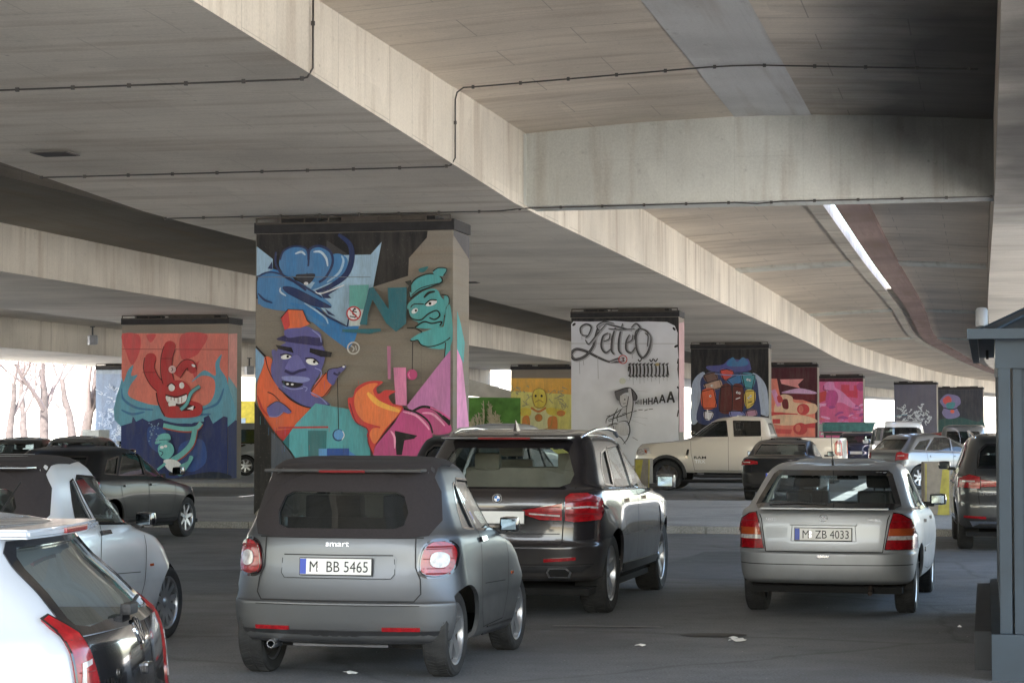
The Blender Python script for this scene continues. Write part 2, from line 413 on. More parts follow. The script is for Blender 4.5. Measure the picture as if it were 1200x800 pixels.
# conduit stub and floodlights under the deck
M_metal = flat('galvanised', (.35,.36,.37), .45, .8)
M_lamp = flat('lamp_grey', (.28,.29,.31), .5, .3)
def floodlight(p, label, rz=0, s=1.0):
    o = empty('floodlight', p, rz, label, 'floodlight', 'floodlights under the decks')
    mb = MB(); mb.tube([(0,0,0),(0,0,-.35*s)], .03*s, 8); mb.box((0,0,-.02), (.14*s,.14*s,.03)); mb.build('bracket', flat('bracket_dark', (.05,.05,.05), .6), o)
    mb = MB(); mb.bbox((0,0,-.45*s), (.26*s,.42*s,.30*s), .03*s); h = mb.build('housing', M_lamp, o)
    mb = MB(); mb.box((.14*s,0,-.47*s), (.015,.36*s,.2*s)); mb.build('lens', flat('lens_glass', (.55,.6,.62), .1), o)
    return o

# ------------------------------------------------------------ pillars
M_pier = concrete('pillar_concrete', (.24,.22,.19), .4, .25, board_axis=0)
M_pierblk = flat('pillar_black_paint', (.016,.016,.018), .75, var=.3)
PW, PT = 3.58, 1.25
class Pier:
    def __init__(s, cx, cy, top, label, ang=13.0, w=PW, soff=None, z0=0.0, body=None, capm=None, cap_h=.20):
        s.c = Vector((cx, cy, 0)); s.a = R(-ang); s.w = w
        s.ex = Vector((math.cos(s.a), math.sin(s.a), 0)); s.n = Vector((math.sin(s.a), -math.cos(s.a), 0))  # to the camera
        s.top = top; soff = soff or top+.12
        s.o = empty('mural_pillar', (cx, cy, z0), s.a, label, 'pillar', 'bridge pillars painted with murals'); s.z0 = z0
        mb = MB(); h = top-cap_h-z0
        ch = .0
        mb.bbox((0, PT/2, h/2), (w, PT, h), .03)
        sh = mb.build('shaft', body or M_pier, s.o)
        me = sh.data; ul = me.uv_layers.new(name='UVMap')
        for p in me.polygons:
            for li in p.loop_indices:
                co = me.vertices[me.loops[li].vertex_index].co; ul.data[li].uv = (co.x+co.y, co.z)
        mb = MB(); mb.bbox((0, PT/2, h+cap_h/2+.002), (w+.05, PT+.05, cap_h), .015); mb.build('cap', capm or M_pierblk, s.o)
        mb = MB()
        for sx in (-1, 1):
            mb.box((sx*w*.3, PT/2, h+cap_h+(soff-top)/2), (.7, .7, soff-top+.02))
        mb.build('bearing', flat('bearing_dark', (.03,.03,.03), .8), s.o)
        mb = MB(); y = -.06
        for z in (h+cap_h-.03, h+cap_h+.07):
            mb.box((0, y, z), (w*.98, .03, .025))
        for k in range(9): mb.box((-w*.49+k*w*.98/8, y, h+cap_h+.02), (.025, .03, .12))
        mb.box((.15*w, y+.05, h+cap_h+.04), (w*.42, .02, .09))
        mb.build('grating', flat('rusty_grating', (.10,.085,.07), .8, .3), s.o)
    def hit(s, px, py, side=False):
        """photo pixel -> (u, z) on the front (or right side) face"""
        d = Vector(((px-600)/FPX, 1, (HY-py)/FPX))
        if side:
            n = s.ex; p0 = s.c + s.ex*s.w/2
            t = (p0-CAM).dot(n)/d.dot(n); q = CAM+d*t; return ((q-s.c).dot(-s.n), q.z)
        t = (s.c-CAM).dot(s.n)/d.dot(s.n); q = CAM+d*t
        return ((q-s.c).dot(s.ex), q.z)

def catmull_closed(pts, k=5):
    n = len(pts); out = []
    for i in range(n):
        q = [Vector(pts[(i+j) % n]) for j in (-1, 0, 1, 2)]
        for m in range(k): out.append(_cr(*q, m/k))
    return out
def catmull_open(pts, k=6):
    n = len(pts); out = []
    for i in range(n-1):
        q = [Vector(pts[min(max(i+j, 0), n-1)]) for j in (-1, 0, 1, 2)]
        for m in range(k): out.append(_cr(*q, m/k))
    out.append(Vector(pts[-1])); return out
class Mural:
    """flat painted shapes laid on a pillar face; coordinates are face coordinates digitised from the photograph"""
    def __init__(s, pier, name='mural', scale=None, org=(0,0), side=False):
        s.p = pier; s.v = []; s.f = []; s.fm = []; s.mats = []; s.layer = 0; s.sc = scale; s.org = org; s.name = name; s.side = side
    def px(s, pts):
        if s.sc: pts = [(s.org[0]+x*s.sc, s.org[1]+y*s.sc) for x, y in pts]
        o = []
        for x, y in pts:
            u, z = s.p.hit(x, y, s.side)
            hi = s.p.top-.215
            if s.side: u = min(max(u, .005), PT-.005)
            else: u = min(max(u, -s.p.w/2+.004), s.p.w/2-.004)
            o.append((u, min(max(z, s.p.z0+.02), hi)))
        return o
    def _mat(s, m):
        if m not in s.mats: s.mats.append(m)
        return s.mats.index(m)
    def _emit(s, uvp, m, tris=None):
        s.layer += 1; d = .004 + .0012*s.layer; b = len(s.v)
        for u, z in uvp:
            s.v.append((s.p.w/2+d, u, z-s.p.z0) if s.side else (u, -d, z-s.p.z0))
        if tris is None:
            tris = geometry.tessellate_polygon([[Vector((u, z, 0)) for u, z in uvp]])
        mi = s._mat(m)
        for t in tris: s.f.append([b+i for i in t]); s.fm.append(mi)
    def poly(s, pts, m, smooth=False):
        q = s.px(pts)
        if smooth: q = [(p.x, p.y) for p in catmull_closed(q)]
        r = []
        for p in q:
            if not r or (abs(p[0]-r[-1][0])+abs(p[1]-r[-1][1]) > 1e-4): r.append(p)
        s._emit(r, m)
    def blob(s, pts, m): s.poly(pts, m, True)
    def line(s, pts, wpx, m, smooth=True, taper=False):
        q = [Vector(p) for p in s.px(pts)]
        if smooth and len(q) > 2: q = catmull_open(q)
        w = wpx*(s.sc or 1)*s.p.c.y/FPX/2; n = len(q); L, Rr = [], []
        for i, p in enumerate(q):
            t = (q[min(i+1, n-1)]-q[max(i-1, 0)]);
            t = t.normalized() if t.length > 1e-6 else Vector((1, 0)); nn = Vector((-t.y, t.x))
            ww = w*(math.sin(math.pi*(.08+.84*i/(n-1)))**.6 if taper else 1)
            L.append(p+nn*ww); Rr.append(p-nn*ww)
        pts2 = [(p.x, p.y) for p in L+Rr]
        tris = []
        for i in range(n-1): tris += [(i, i+1, n+i+1), (i, n+i+1, n+i)]
        lim = s.p.w/2-.004 if not s.side else PT
        pts2 = [(min(max(a, -lim), lim), min(b, s.p.top-.215)) for a, b in pts2]
        s._emit(pts2, m, tris)
    def ell(s, cx, cy, rx, ry, m, rot=0, n=20):
        c, sn = math.cos(R(rot)), math.sin(R(rot))
        s.poly([(cx+rx*math.cos(6.2832*k/n)*c - ry*math.sin(6.2832*k/n)*sn, cy+rx*math.cos(6.2832*k/n)*sn+ry*math.sin(6.2832*k/n)*c) for k in range(n)], m)
    def ring(s, cx, cy, r, w, m, n=24):
        s.line([(cx+r*math.cos(6.2832*k/n), cy+r*math.sin(6.2832*k/n)) for k in range(n+1)], w, m, False)
    def build(s):
        o = mesh_obj(s.name, s.v, s.f, s.mats, s.p.o, fm=s.fm)
        bm = bmesh.new(); bm.from_mesh(o.data)
        want = Vector((1,0,0)) if s.side else Vector((0,-1,0))
        fl = [f for f in bm.faces if f.normal.dot(want) < 0]
        bmesh.ops.reverse_faces(bm, faces=fl); bm.to_mesh(o.data); bm.free()
        return o
_pc = {}
def P(r, g, b, var=.10):
    """wall paint from a seen sRGB colour (0-255); returns a matte, slightly weathered paint"""
    k = (r, g, b)
    if k not in _pc:
        lin = [((c/255)/12.92 if c/255 <= .04045 else ((c/255+.055)/1.055)**2.4) for c in k]
        lin = [min(.9, (c*.86+.14*sum(lin)/3)*1.08) for c in lin]
        nm = 'wall_paint'
        m, nt, bs = _new(nm + '_%d_%d_%d' % k)
        tc = N(nt, 'ShaderNodeTexCoord'); ob = tc.outputs['Object']
        f = noise(nt, 2.2, 6, mapping(nt, ob, (1, 1, .5))); g2 = noise(nt, 14, 3, mapping(nt, ob, (3, 1, .4)))
        c = ramp(nt, f, [(.3, tuple(x*(1-var*1.8) for x in lin)), (.7, tuple(min(1, x*(1+var)) for x in lin))])
        gr = noise(nt, 1.6, 6, mapping(nt, ob, (2.4, 1, .35)), .65); c = mixc(nt, ramp(nt, gr, [(.45, (0,0,0)), (.75, (.42,)*3)]), c, (.16,.145,.13))
        sp_ = noise(nt, 22, 4, ob, .7); c = mixc(nt, ramp(nt, sp_, [(.60, (0,0,0)), (.68, (.30,)*3)]), c, (.20,.18,.16))
        c = mixc(nt, .22, c, ramp(nt, g2, [(.35, tuple(x*.6 for x in lin)), (.65, tuple(min(1, x*1.25) for x in lin))]))
        nt.links.new(c, bs.inputs['Base Color']); bs.inputs['Roughness'].default_value = .75
        _pc[k] = m
    return _pc[k]

def on_path(D, off=0):
    p, t = at_D(D, off); return p, math.degrees(math.atan2(t.x, t.y))
PIER = {}
def mk(key, D, off, top, label, soff, z0=0.0, **kw):
    p, a = on_path(D, off); PIER[key] = Pier(p.x, p.y, top, label, a, soff=soff, z0=z0, **kw)
mk('big', 39.3, .1, 5.56, 'big concrete pillar in the middle painted with blue and turquoise faces and an orange flame', 5.66, .12, w=3.8)
mk('letter', 70, 0, 5.56, 'white pillar with black script lettering and a figure in a hat', 5.66)
mk('jacket', 98, 0, 5.56, 'black pillar painted with a denim jacket covered in colourful patches', 5.66)
mk('coral', 129, 0, 5.56, 'pillar painted with coral and cream cartoon shapes under a maroon sky', 5.66)
mk('pink', 158, 0, 5.56, 'pillar painted all pink and magenta with a bottle shape', 5.66)
PIER['slate'] = Pier(34.4, 182, 5.56, 'dark slate pillar with white scribbled graffiti along its foot', 17, soff=5.66)
PIER['mask'] = Pier(43.0, 205, 5.56, 'farthest dark pillar with a purple and red flower head', 17, w=4.4, soff=5.66)
mk('red', 67.5, -13.5, 5.21, 'left pillar painted with a red hand monster above blue waves', 5.31, .12)
mk('mid', 94.5, -13.9, 5.21, 'plain concrete pillar hidden behind the big mural pillar', 5.31)
mk('yellow', 121, -12.9, 5.21, 'yellow pillar painted with a standing robot figure', 5.31)
mk('grey', 99, -27.2, 4.61, 'far left pillar covered in pale blue grey scribble pattern', 4.71, body=flat('pale_blue_wall', (.35,.42,.5), .8))

# ------------------------------------------------------------ ground
M_asph = asphalt('asphalt', (.142,.147,.156))
M_pave = asphalt('worn_concrete_paving', (.28,.285,.29), crack=False)
M_kerb = asphalt('kerb_stone', (.25,.25,.24), crack=False)
M_out = flat('sunlit_gravel', (.50,.47,.42), .9, var=.2, scale=.5)
g = mesh_obj('ground', [(-900,-300,-.008),(900,-300,-.008),(900,1500,-.008),(-900,1500,-.008)], [(0,1,2,3)], M_out); tag(g, kind='structure')
def band(name, o0, o1, D0, D1, z, mat, n=60):
    rows = []
    for k in range(n+1):
        D = D0+(D1-D0)*k/n; a, _ = at_D(D, o0); b, _ = at_D(D, o1); rows.append([(a.x, a.y, z), (b.x, b.y, z)])
    o = quad_strip(name, rows, mat, None); return tag(o, kind='structure')
band('car_park_asphalt', -33, 19.5, -8, 300, .0, M_asph)
o = mesh_obj('car_park_asphalt', [(-48,-40,-.004),(38,-40,-.004),(38,-5,-.004),(-48,-5,-.004)], [(0,1,2,3)], M_asph); tag(o, kind='structure')  # unseen asphalt behind the camera, added to cut reflected glare on the cars
def platform(name, corners, h, mat, kerb_label=None):
    """raised paving with a separate kerb along the camera side; corners a,b (near edge), depth"""
    (ax, ay), (bx, by), dep = corners
    a, b = Vector((ax, ay)), Vector((bx, by)); t = (b-a).normalized(); nn = Vector((-t.y, t.x)); n = int((b-a).length)
    c, d = b+nn*dep, a+nn*dep; a2, b2 = a+nn*.16, b+nn*.16
    mb = MB(); mb.prism([tuple(a2), tuple(b2), tuple(c), tuple(d)], 0, h-.004); o = mb.build(name, mat); tag(o, kind='structure')
    mb = MB(); L = (b-a).length; k = 0; x = 0
    while x < L:
        l = min(1.0, L-x); m = a+t*(x+l/2)+nn*.08
        mb.bbox((m.x, m.y, h/2-.05+rnd.uniform(-.004,.004)), (l-.012, .155, h+.1), .012, math.atan2(t.y, t.x)); x += 1.0
    o2 = mb.build('kerb', M_kerb); tag(o2, kind='structure')
platform('pavement', ((-26, 42.2), (16.5, 32.2), 12.5), .12, M_pave)
platform('pavement', ((-40, 70.4), (-2.6, 61.2), 14), .12, M_pave)
# litter
M_paper = flat('litter_paper', (.75,.75,.73), .8)
def litter(x, y, s, label):
    bm = bmesh.new(); pts = []
    n = 14
    for k in range(n):
        w = 6.283*k/n; r = s*(.6+.4*rnd.random()); pts.append((r*math.cos(w)*1.3, r*math.sin(w), .01+.03*rnd.random()*s/.1))
    vs = [(0,0,.03)] + pts; fs = [(0, 1+k, 1+(k+1) % n) for k in range(n)]
    o = mesh_obj('litter', vs, fs, M_paper); o.location = (x, y, .004); tag(o, label, 'litter', 'scraps of litter on the asphalt')
mb = MB()
for k in range(900):
    u = rnd.random(); x = -26+42.5*u; y = 42.2-10*u-abs(rnd.gauss(0, .16))-.02; a = rnd.uniform(0, 6.28); s_ = rnd.uniform(.008, .028)
    p = [(x+s_*math.cos(a+q)*e, y+s_*math.sin(a+q)*e, .006+rnd.uniform(0, .012)) for q, e in ((0,1.3),(1.6,.7),(3.1,1.3),(4.7,.7))]
    mb.add(p, [(0,1,2,3)])
tag(mb.build('leaf_litter', flat('dry_leaves', (.30,.24,.16), .9, var=.5, scale=9)), kind='stuff')
mb = MB()
for k in range(500):
    D_ = rnd.uniform(13, 34); x = rnd.uniform(-6, 8)*D_/20; a = rnd.uniform(0, 6.28); s_ = rnd.uniform(.004, .012)
    mb.add([(x+s_*math.cos(a+q), D_+s_*math.sin(a+q), .004+.004*rnd.random()) for q in (0, 2, 4)], [(0,1,2)])
tag(mb.build('grit', flat('pale_grit', (.5,.48,.44), .9, var=.5, scale=9)), kind='stuff')
def gp(px, py, z=0): D = (CAM.z-z)*FPX/(py-HY); return ((px-600)/FPX*D, D)
for px, py, s, lab in ((863,751,.075,'crumpled white scrap of paper on the asphalt left of the silver hatchback'), (858,748,.04,'small white scrap beside the crumpled paper'), (750,757,.045,'small pale scrap on the asphalt below the black SUV wheel'),
                       (412,789,.05,'pale flat scrap under the back of the grey convertible'), (1122,735,.02,'tiny scrap near the blue shed')):
    litter(*gp(px, py), s, lab)
x, y = gp(835, 743); mb = MB(); mb.lathe([(.0,.002),(.14,.002),(.19,.001)], 20, Matrix.Rotation(R(90), 3, 'X')); o = mb.build('oil_stain', flat('oil', (.012,.012,.012), .5)); o.location = (x, y, .006); o.scale = (1.5, .9, 1); tag(o, kind='structure')

# ------------------------------------------------------------ blue metal shed at right
M_shed = flat('blue_sheet_metal', (.017,.033,.050), .55, .1, var=.18, scale=2)
M_shed2 = flat('grey_sheet_metal', (.036,.045,.055), .5, .3, var=.2)
M_shed3 = flat('shed_dark', (.02,.022,.025), .7)  # near-black surface for the wall core and side ledge
M_alu = flat('aluminium_trim', (.55,.56,.55), .35, .8)
sh = empty('metal_shed', (3.335, 14.9, 0), R(-12.5), 'blue grey metal shed with ribbed walls at right edge of picture', 'shed')
SL, SW, SH = 5.6, 3.4, 2.2
mb = MB(); mb.box((SW/2+.02, SL/2, .16), (SW+.04, SL, .32)); mb.build('plinth', M_shed, sh)
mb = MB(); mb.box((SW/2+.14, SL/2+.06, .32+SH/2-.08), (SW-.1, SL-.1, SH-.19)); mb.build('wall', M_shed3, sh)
mb = MB()
k = 0; x = .16
while x < SW:   # trapezoid ribs on the front wall
    mb.box((x+.03, .10, 1.26), (.06, .045, 1.88)); mb.box((x+.085, .115, 1.26), (.05, .02, 1.88)); x += .11
mb.build('ribbed_panel', M_shed, sh)
mb = MB(); mb.bbox((.10, .085, 1.26), (.085, .085, 1.88), .008); mb.build('corner_post', M_shed, sh)
mb = MB(); mb.box((SW/2+.05, .06, 2.29), (SW+.02, .06, .24)); mb.build('fascia', M_shed, sh)
mb = MB()
for k in range(3): mb.tube([(.07, .25+k*.16, 2.12), (.07, .25+k*.16, 2.42)], .035, 10)
mb.build('vent_pipe', M_alu, sh, True)
mb = MB(); y = .5
while y < SL: mb.box((.08, y, 1.3), (.03, .05, 1.9)); y += .45
mb.build('side_rib', M_shed2, sh)
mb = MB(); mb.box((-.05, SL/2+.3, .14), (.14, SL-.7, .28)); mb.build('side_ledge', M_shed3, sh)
# pitched roof with standing seams
mb = MB(); e = .09
mb.add([(-e,-e,2.42),(SW+e,-e,2.42),(SW+e,SL+e,2.42),(-e,SL+e,2.42),(.35,.8,2.66),(SW-.35,.8,2.66),(SW-.35,SL-.8,2.66),(.35,SL-.8,2.66)],
       [(0,3,2,1),(0,1,5,4),(1,2,6,5),(2,3,7,6),(3,0,4,7),(4,5,6,7)])
rf = mb.build('roof', M_shed2, sh)
mb = MB(); x = .05
while x < SW:
    f = min(1, max(0, .0)); mb.tube([(x, -e, 2.435), (.35+(x+e)/(SW+2*e)*(SW-.7), .8, 2.675)], .011, 4); x += .22
y = .2
while y < SL: mb.tube([(-e, y, 2.435), (.35, .8+(y/SL)*(SL-1.6), 2.675)], .011, 4); y += .4
mb.build('roof_seam', M_shed, rf)
mb = MB(); mb.box((SW/2, -e-.02, 2.405), (SW+.3, .06, .07)); mb.box((-e-.02, SL/2, 2.405), (.06, SL+.2, .07)); mb.build('gutter', M_shed, rf)

# black downpipe / post beside the shed
px = gp(1162, 790); 
# floodlights
p, t = at_D(33.5, 11.9)
def pt(px, py, D): return ((px-600)/FPX*D, D, CAM.z+(HY-py)/FPX*D)
q = pt(1151, 372, 18.4); fl = empty('spotlight', (q[0], q[1], q[2]), R(-13), 'small grey cylindrical spotlight on a short pole above the blue shed roof', 'spotlight')
mb = MB(); mb.lathe([(0,-.085),(.05,-.085),(.052,-.07),(.052,.07),(.045,.08),(0,.08)], 20, Matrix.Rotation(R(78), 3, 'X')); mb.build('housing', M_lamp, fl, 'auto')
mb = MB(); mb.lathe([(0,-.088),(.042,-.088)], 16, Matrix.Rotation(R(78), 3, 'X')); mb.build('lens', flat('lens_glass', (.55,.6,.62), .1), fl)
mb = MB(); mb.tube([(.04,0,.02),(.045,0,-.36)], .012, 8); mb.build('pole', flat('bracket_dark', (.05,.05,.05), .6), fl, True)
for (px_, py_, D, lab) in ((108, 392, 76, 'small floodlight hanging under the ramp left of the red pillar'), (292, 428, 84, 'small floodlight hanging between the red pillar and the big mural pillar')):
    x, y, z = pt(px_, py_, D); floodlight((x, y, z+.3), lab, R(20), 1.1)
x, y, z = pt(1137, 118, 37); floodlight((x, y, 7.08), 'dark floodlight tucked beside the girder at upper right', R(200), .7)

# ------------------------------------------------------------ blocks, low walls, green wall, far things
M_conc2 = flat('block_concrete', (.24,.21,.17), .85); M_yel = flat('yellow_paint', (.36,.31,.05), .6, var=.2)
def block(px0, px1, pyt, pyb, label, split, rz=0):
    x0, D = gp(px0, pyb); w = (px1-px0)*D/FPX; z = CAM.z+(HY-pyt)/FPX*D; h = z
    o = empty('concrete_block', (x0+w/2, D, 0), rz, label, 'block', 'yellow marked concrete blocks')
    mb = MB(); mb.bbox((0, .3, h/2), (w, .6, h), .03); mb.build('body', M_conc2, o)
    mb = MB(); mb.poly = None
    a = split
    mb.add([(-w/2+.03, -.004, .05), (-w/2+.03+w*a[0], -.004, .05), (-w/2+.03+w*a[1], -.004, h-.03), (-w/2+.03, -.004, h-.03)], [(0,1,2,3)])
    mb.add([(-w/2+.03+w*a[2], -.004, .05), (w/2-.03, -.004, .05), (w/2-.03, -.004, h-.03), (-w/2+.03+w*a[3], -.004, h-.03)], [(0,1,2,3)])
    mb.build('yellow_stripe', M_yel, o)
block(1082, 1113, 541, 610, 'yellow and grey striped concrete block in front of the grey crossover', (.02,.05,.42,.66), R(-6))
block(743, 761, 537, 577, 'small pale concrete block with a yellow stripe beside the pickup truck', (.2,.5,.9,.95), R(-13))

M_wallp = flat('pale_wall', (.62,.60,.55), .8, var=.15, scale=1); M_green = flat('green_wall_paint', (.10,.26,.05), .8, var=.25, scale=1.5)
def wall_px(name, pts, D, thick, mat, label, cat, h0=None, ang=0):
    """upright wall from photo outline at depth D"""
    vs = [pt(px_, py_, D) for px_, py_ in pts]; n = len(vs); b = [(x, y+thick, z) for x, y, z in vs]
    fs = [list(range(n)), list(range(n, 2*n))[::-1]] + [[i, (i+1) % n, n+(i+1) % n, n+i] for i in range(n)]
    o = mesh_obj(name, vs+b, fs, mat); return tag(o, label, cat)
gw = wall_px('green_wall', [(538,465),(610,466),(610,508),(538,508)], 118, .3, M_green, 'green painted wall with pale reeds between the big pillar and the yellow pillar', 'wall')
wall_px('ramp_wall', [(538,441),(604,459),(604,469),(538,463)], 124, .5, M_wallp, 'pale concrete ramp parapet above the green wall', 'wall')
M_reed = flat('reed_paint', (.50,.46,.33), .8)
mb = MB()
for k in range(26):
    bx = 566+rnd.uniform(-20, 24); h = 26*math.exp(-((bx-570)/16)**2)+8
    top = 508-h*rnd.uniform(.7, 1.25); x0_, _, z0_ = pt(bx, 506, 117.9); x1_, _, z1_ = pt(bx+rnd.uniform(-6, 6), top, 117.9)
    mb.tube([(x0_, 117.9, z0_), ((x0_+x1_)/2+.05, 117.9, (z0_+z1_)/2), (x1_, 117.9, z1_)], [.03,.05,.02], 4)
    for j in range(4):
        f = .4+.15*j; cx_, cz_ = x0_+(x1_-x0_)*f, z0_+(z1_-z0_)*f; s_ = rnd.choice((-1, 1))
        mb.tube([(cx_, 117.9, cz_), (cx_+s_*.12, 117.88, cz_+.12)], [.03,.01], 4)
mb.build('painted_reeds', M_reed, gw)
# white box trailer sign at far left, pale wall end
bx = wall_px('site_cabin', [(97,503.5),(116,503.5),(116,530),(97,530)], 92, 2.5, flat('white_cabin', (.68,.72,.72), .5), 'small white cabin far left in front of the scribbled pillar', 'cabin')
# ------------------------------------------------------------ bare trees and houses in the daylight at far left
M_bark = flat('bark', (.05,.04,.038), .9, var=.3, scale=3)
M_twig = flat('twigs', (.10,.08,.078), .9)
def tree(px, D, h, label, seed, lean=0):
    r = random.Random(seed); x = (px-600)/FPX*D
    o = empty('bare_tree', (x, D, 0), 0, label, 'tree', 'bare winter trees in the daylight beyond the decks')
    tr = MB(); cr = MB()
    def grow(p, d, L, rad, lev):
        n = 4; pts = [p]; q = p.copy(); dd = d.copy()
        for k in range(n):
            dd = (dd + Vector((r.uniform(-.16,.16), r.uniform(-.16,.16), .05))).normalized(); q = q + dd*L/n; pts.append(q.copy())
        rs = [rad*(1-.5*k/n) for k in range(n+1)]
        (tr if lev < 1 else cr).tube(pts, rs, 7 if lev < 2 else 3, False)
        if lev >= 5: return
        for k in range(3 if lev < 1 else 3):
            j = r.choice((2, 3, 4)); ax = Vector((r.uniform(-1,1), r.uniform(-1,1), r.uniform(-.2,.6))).normalized()
            nd = (dd*.75 + ax*.85).normalized()
            grow(pts[j], nd, L*r.uniform(.6,.82), rs[j]*.72, lev+1)
    grow(Vector((0,0,0)), Vector((lean, 0, 1)).normalized(), h*.34, h*.024, 0)
    tr.build('trunk', M_bark, o, True); cr.build('crown', M_twig, o, True)
tree(52, 150, 17, 'bare forked tree in the glare left of the scribbled pillar', 3, .1)
tree(99, 118, 15, 'dark upright bare tree just left of the scribbled pillar', 5)
tree(86, 160, 16, 'thin bare tree in the glare between the forked tree and the dark upright tree', 8)
tree(12, 165, 15, 'leftmost bare tree in the glare', 11)
tree(30, 210, 18, 'distant bare tree behind the forked tree', 14)
M_house = flat('cream_render', (.78,.74,.66), .8); M_win = flat('window_dark', (.08,.09,.10), .2); M_rooft = flat('pale_roof', (.45,.36,.32), .8)
def house(x, y, w, d, h, rz, label, floors, cols):
    o = empty('house', (x, y, 0), rz, label, 'building', 'pale buildings in the daylight')
    mb = MB(); mb.box((0, d/2, h/2), (w, d, h)); mb.build('wall', M_house, o)
    mb = MB(); mb.prism([(-.4, 0), (d+.4, 0), (d/2, d*.3)], -w/2-.4, w/2+.4, Matrix(((0,0,1),(1,0,0),(0,1,0))), (0, 0, h+.005)); mb.build('roof', M_rooft, o)
    for i in range(floors):
        for j in range(cols):
            mb = MB(); mb.box((-w/2+(j+.5)*w/cols, -.02, 1.7+i*2.9), (1.1, .05, 1.4)); f = mb.build('window', M_win, o)
            mb = MB(); mb.box((-w/2+(j+.5)*w/cols, -.05, .95+i*2.9), (1.3, .12, .07)); mb.build('sill', M_house, f)
house(-62, 250, 40, 12, 9, R(8), 'long pale house beyond the bare trees at far left', 3, 9)
house(-100, 265, 26, 12, 12, R(15), 'taller pale house beyond the trees, farthest left', 4, 6)
house(38, 420, 60, 14, 12, R(-6), 'long pale building in the glare at the far end of the car park', 4, 12)
house(-10, 330, 50, 14, 11, R(0), 'pale building glimpsed behind the yellow pillar', 3, 10)
house(75, 360, 40, 14, 12, R(-20), 'pale building beyond the last dark pillar', 4, 8)

M_patch = asphalt('repair_asphalt', (.088,.095,.106), crack=False)
for cx_, cy_, w_, l_, a_ in ((3.0, 27.5, 1.6, 4.5, -.24), (-3.4, 24.5, 1.4, 3.2, .3)):
    pts_ = catmull_closed([(w_*(math.copysign(abs(math.cos(t_))**.25, math.cos(t_)))*(1+rnd.uniform(-.04,.04)), l_*(math.copysign(abs(math.sin(t_))**.25, math.sin(t_)))*(1+rnd.uniform(-.04,.04))) for t_ in [6.2832*k/24 for k in range(24)]], 2)
    o = mesh_obj('asphalt_patch', [(p.x*.6, p.y*.6, 0) for p in pts_], [list(range(len(pts_)))], M_patch); o.location = (cx_, cy_, .004); o.rotation_euler[2] = a_; tag(o, kind='structure')
M_line = asphalt('worn_line_paint', (.26,.26,.26), crack=False)
for px_, py_, L_ in ((712, 733, 1.0), (560, 640, 1.4), (1010, 640, 1.2)):
    x_, y_ = gp(px_, py_); o = mesh_obj('worn_marking', [(-L_/2,-.05,0),(L_/2,-.04,0),(L_/2*.9,.05,0),(-L_/2*.95,.045,0)], [(0,1,2,3)], M_line); o.location = (x_, y_, .0085); o.rotation_euler[2] = R(-8); tag(o, kind='structure')
# ============================================================ painted murals
def setz(m, org, sc): m.org = org; m.sc = sc
BLK = P(20,20,22); 
# ---- big pillar
m = Mural(PIER['big']); Z1, Z2, Z3, Z4 = (295,250), (295,390), (415,250), (410,390); K = .1874
NAVY, BLU, LBL, SKYB, WHT = P(22,45,95), P(50,125,185), P(150,190,220), P(10,120,190), P(225,230,235)
m.sc = None
m.poly([(300,255),(501,255),(500,278),(479,302),(478,323),(437,336),(430,350),(300,350)], BLK)
m.poly([(447,283),(434,298),(380,299),(355,340),(390,375),(415,388),(420,381),(430,350),(437,336)], LBL)
m.poly([(302,322),(302,356),(330,362),(362,374),(385,393),(408,410),(416,398),(421,381),(405,383),(385,372),(360,345),(340,322),(318,314)], SKYB)
setz(m, Z1, K)
m.poly([(28,205),(130,285),(130,350),(28,390)], LBL)
m.poly([(465,165),(600,255),(465,255)], P(60,58,60))
m.blob([(38,400),(110,365),(200,400),(300,430),(440,520),(500,580),(430,590),(330,570),(240,560),(300,600),(470,700),(400,690),(250,620),(130,600),(45,560)], BLU)
m.blob([(500,260),(560,255),(600,300),(560,400),(470,440),(400,470),(370,470),(420,400),(490,330)], BLU)
m.line([(540,130),(610,190),(625,280),(590,380),(500,450),(400,490)], 38, NAVY, taper=True)
m.line([(560,262),(572,300),(545,370),(470,430)], 16, LBL, taper=True)
m.blob([(170,300),(200,230),(270,205),(340,225),(352,300),(340,380),(290,395),(220,385),(180,350)], BLU)
m.blob([(352,300),(360,225),(420,205),(490,240),(500,310),(460,390),(400,430),(350,400)], BLU)
m.line([(150,240),(150,320),(200,390),(270,430),(340,480)], 14, NAVY); m.line([(175,290),(200,232),(270,204),(340,222),(354,290),(352,330)], 12, NAVY); m.line([(354,290),(362,225),(420,203),(490,238),(505,310),(465,395),(420,430)], 16, NAVY)
m.line([(270,252),(310,240),(335,260)], 14, P(190,215,235), taper=True); m.line([(385,240),(430,240),(465,280),(475,330)], 16, P(190,215,235), taper=True)
m.blob([(275,385),(330,378),(395,378),(380,420),(345,445),(300,425)], P(30,38,55)); m.ell(340,438,14,10,WHT)
m.blob([(195,458),(260,462),(380,520),(495,580),(470,592),(380,578),(270,525),(210,490)], NAVY)
m.line([(180,462),(180,490),(215,515)], 12, P(190,215,235), taper=True)
m.line([(40,500),(80,540),(130,560)], 14, NAVY, taper=True); m.line([(40,395),(100,368),(180,380),(300,440),(440,525)], 10, NAVY)
m.line([(330,560),(450,640),(480,690)], 12, LBL, taper=True); m.line([(400,590),(480,645),(600,708)], 14, NAVY, taper=True); m.line([(600,708),(612,640)], 8, NAVY)
m.poly([(430,495),(580,445),(480,510),(500,530),(450,530)], NAVY); m.poly([(460,595),(530,645),(480,630)], NAVY); m.line([(400,490),(440,500),(580,448)], 7, WHT)
m.line([(35,398),(745,398)], 4, P(110,120,130), False)
m.poly([(100,345),(128,300),(132,350)], NAVY)
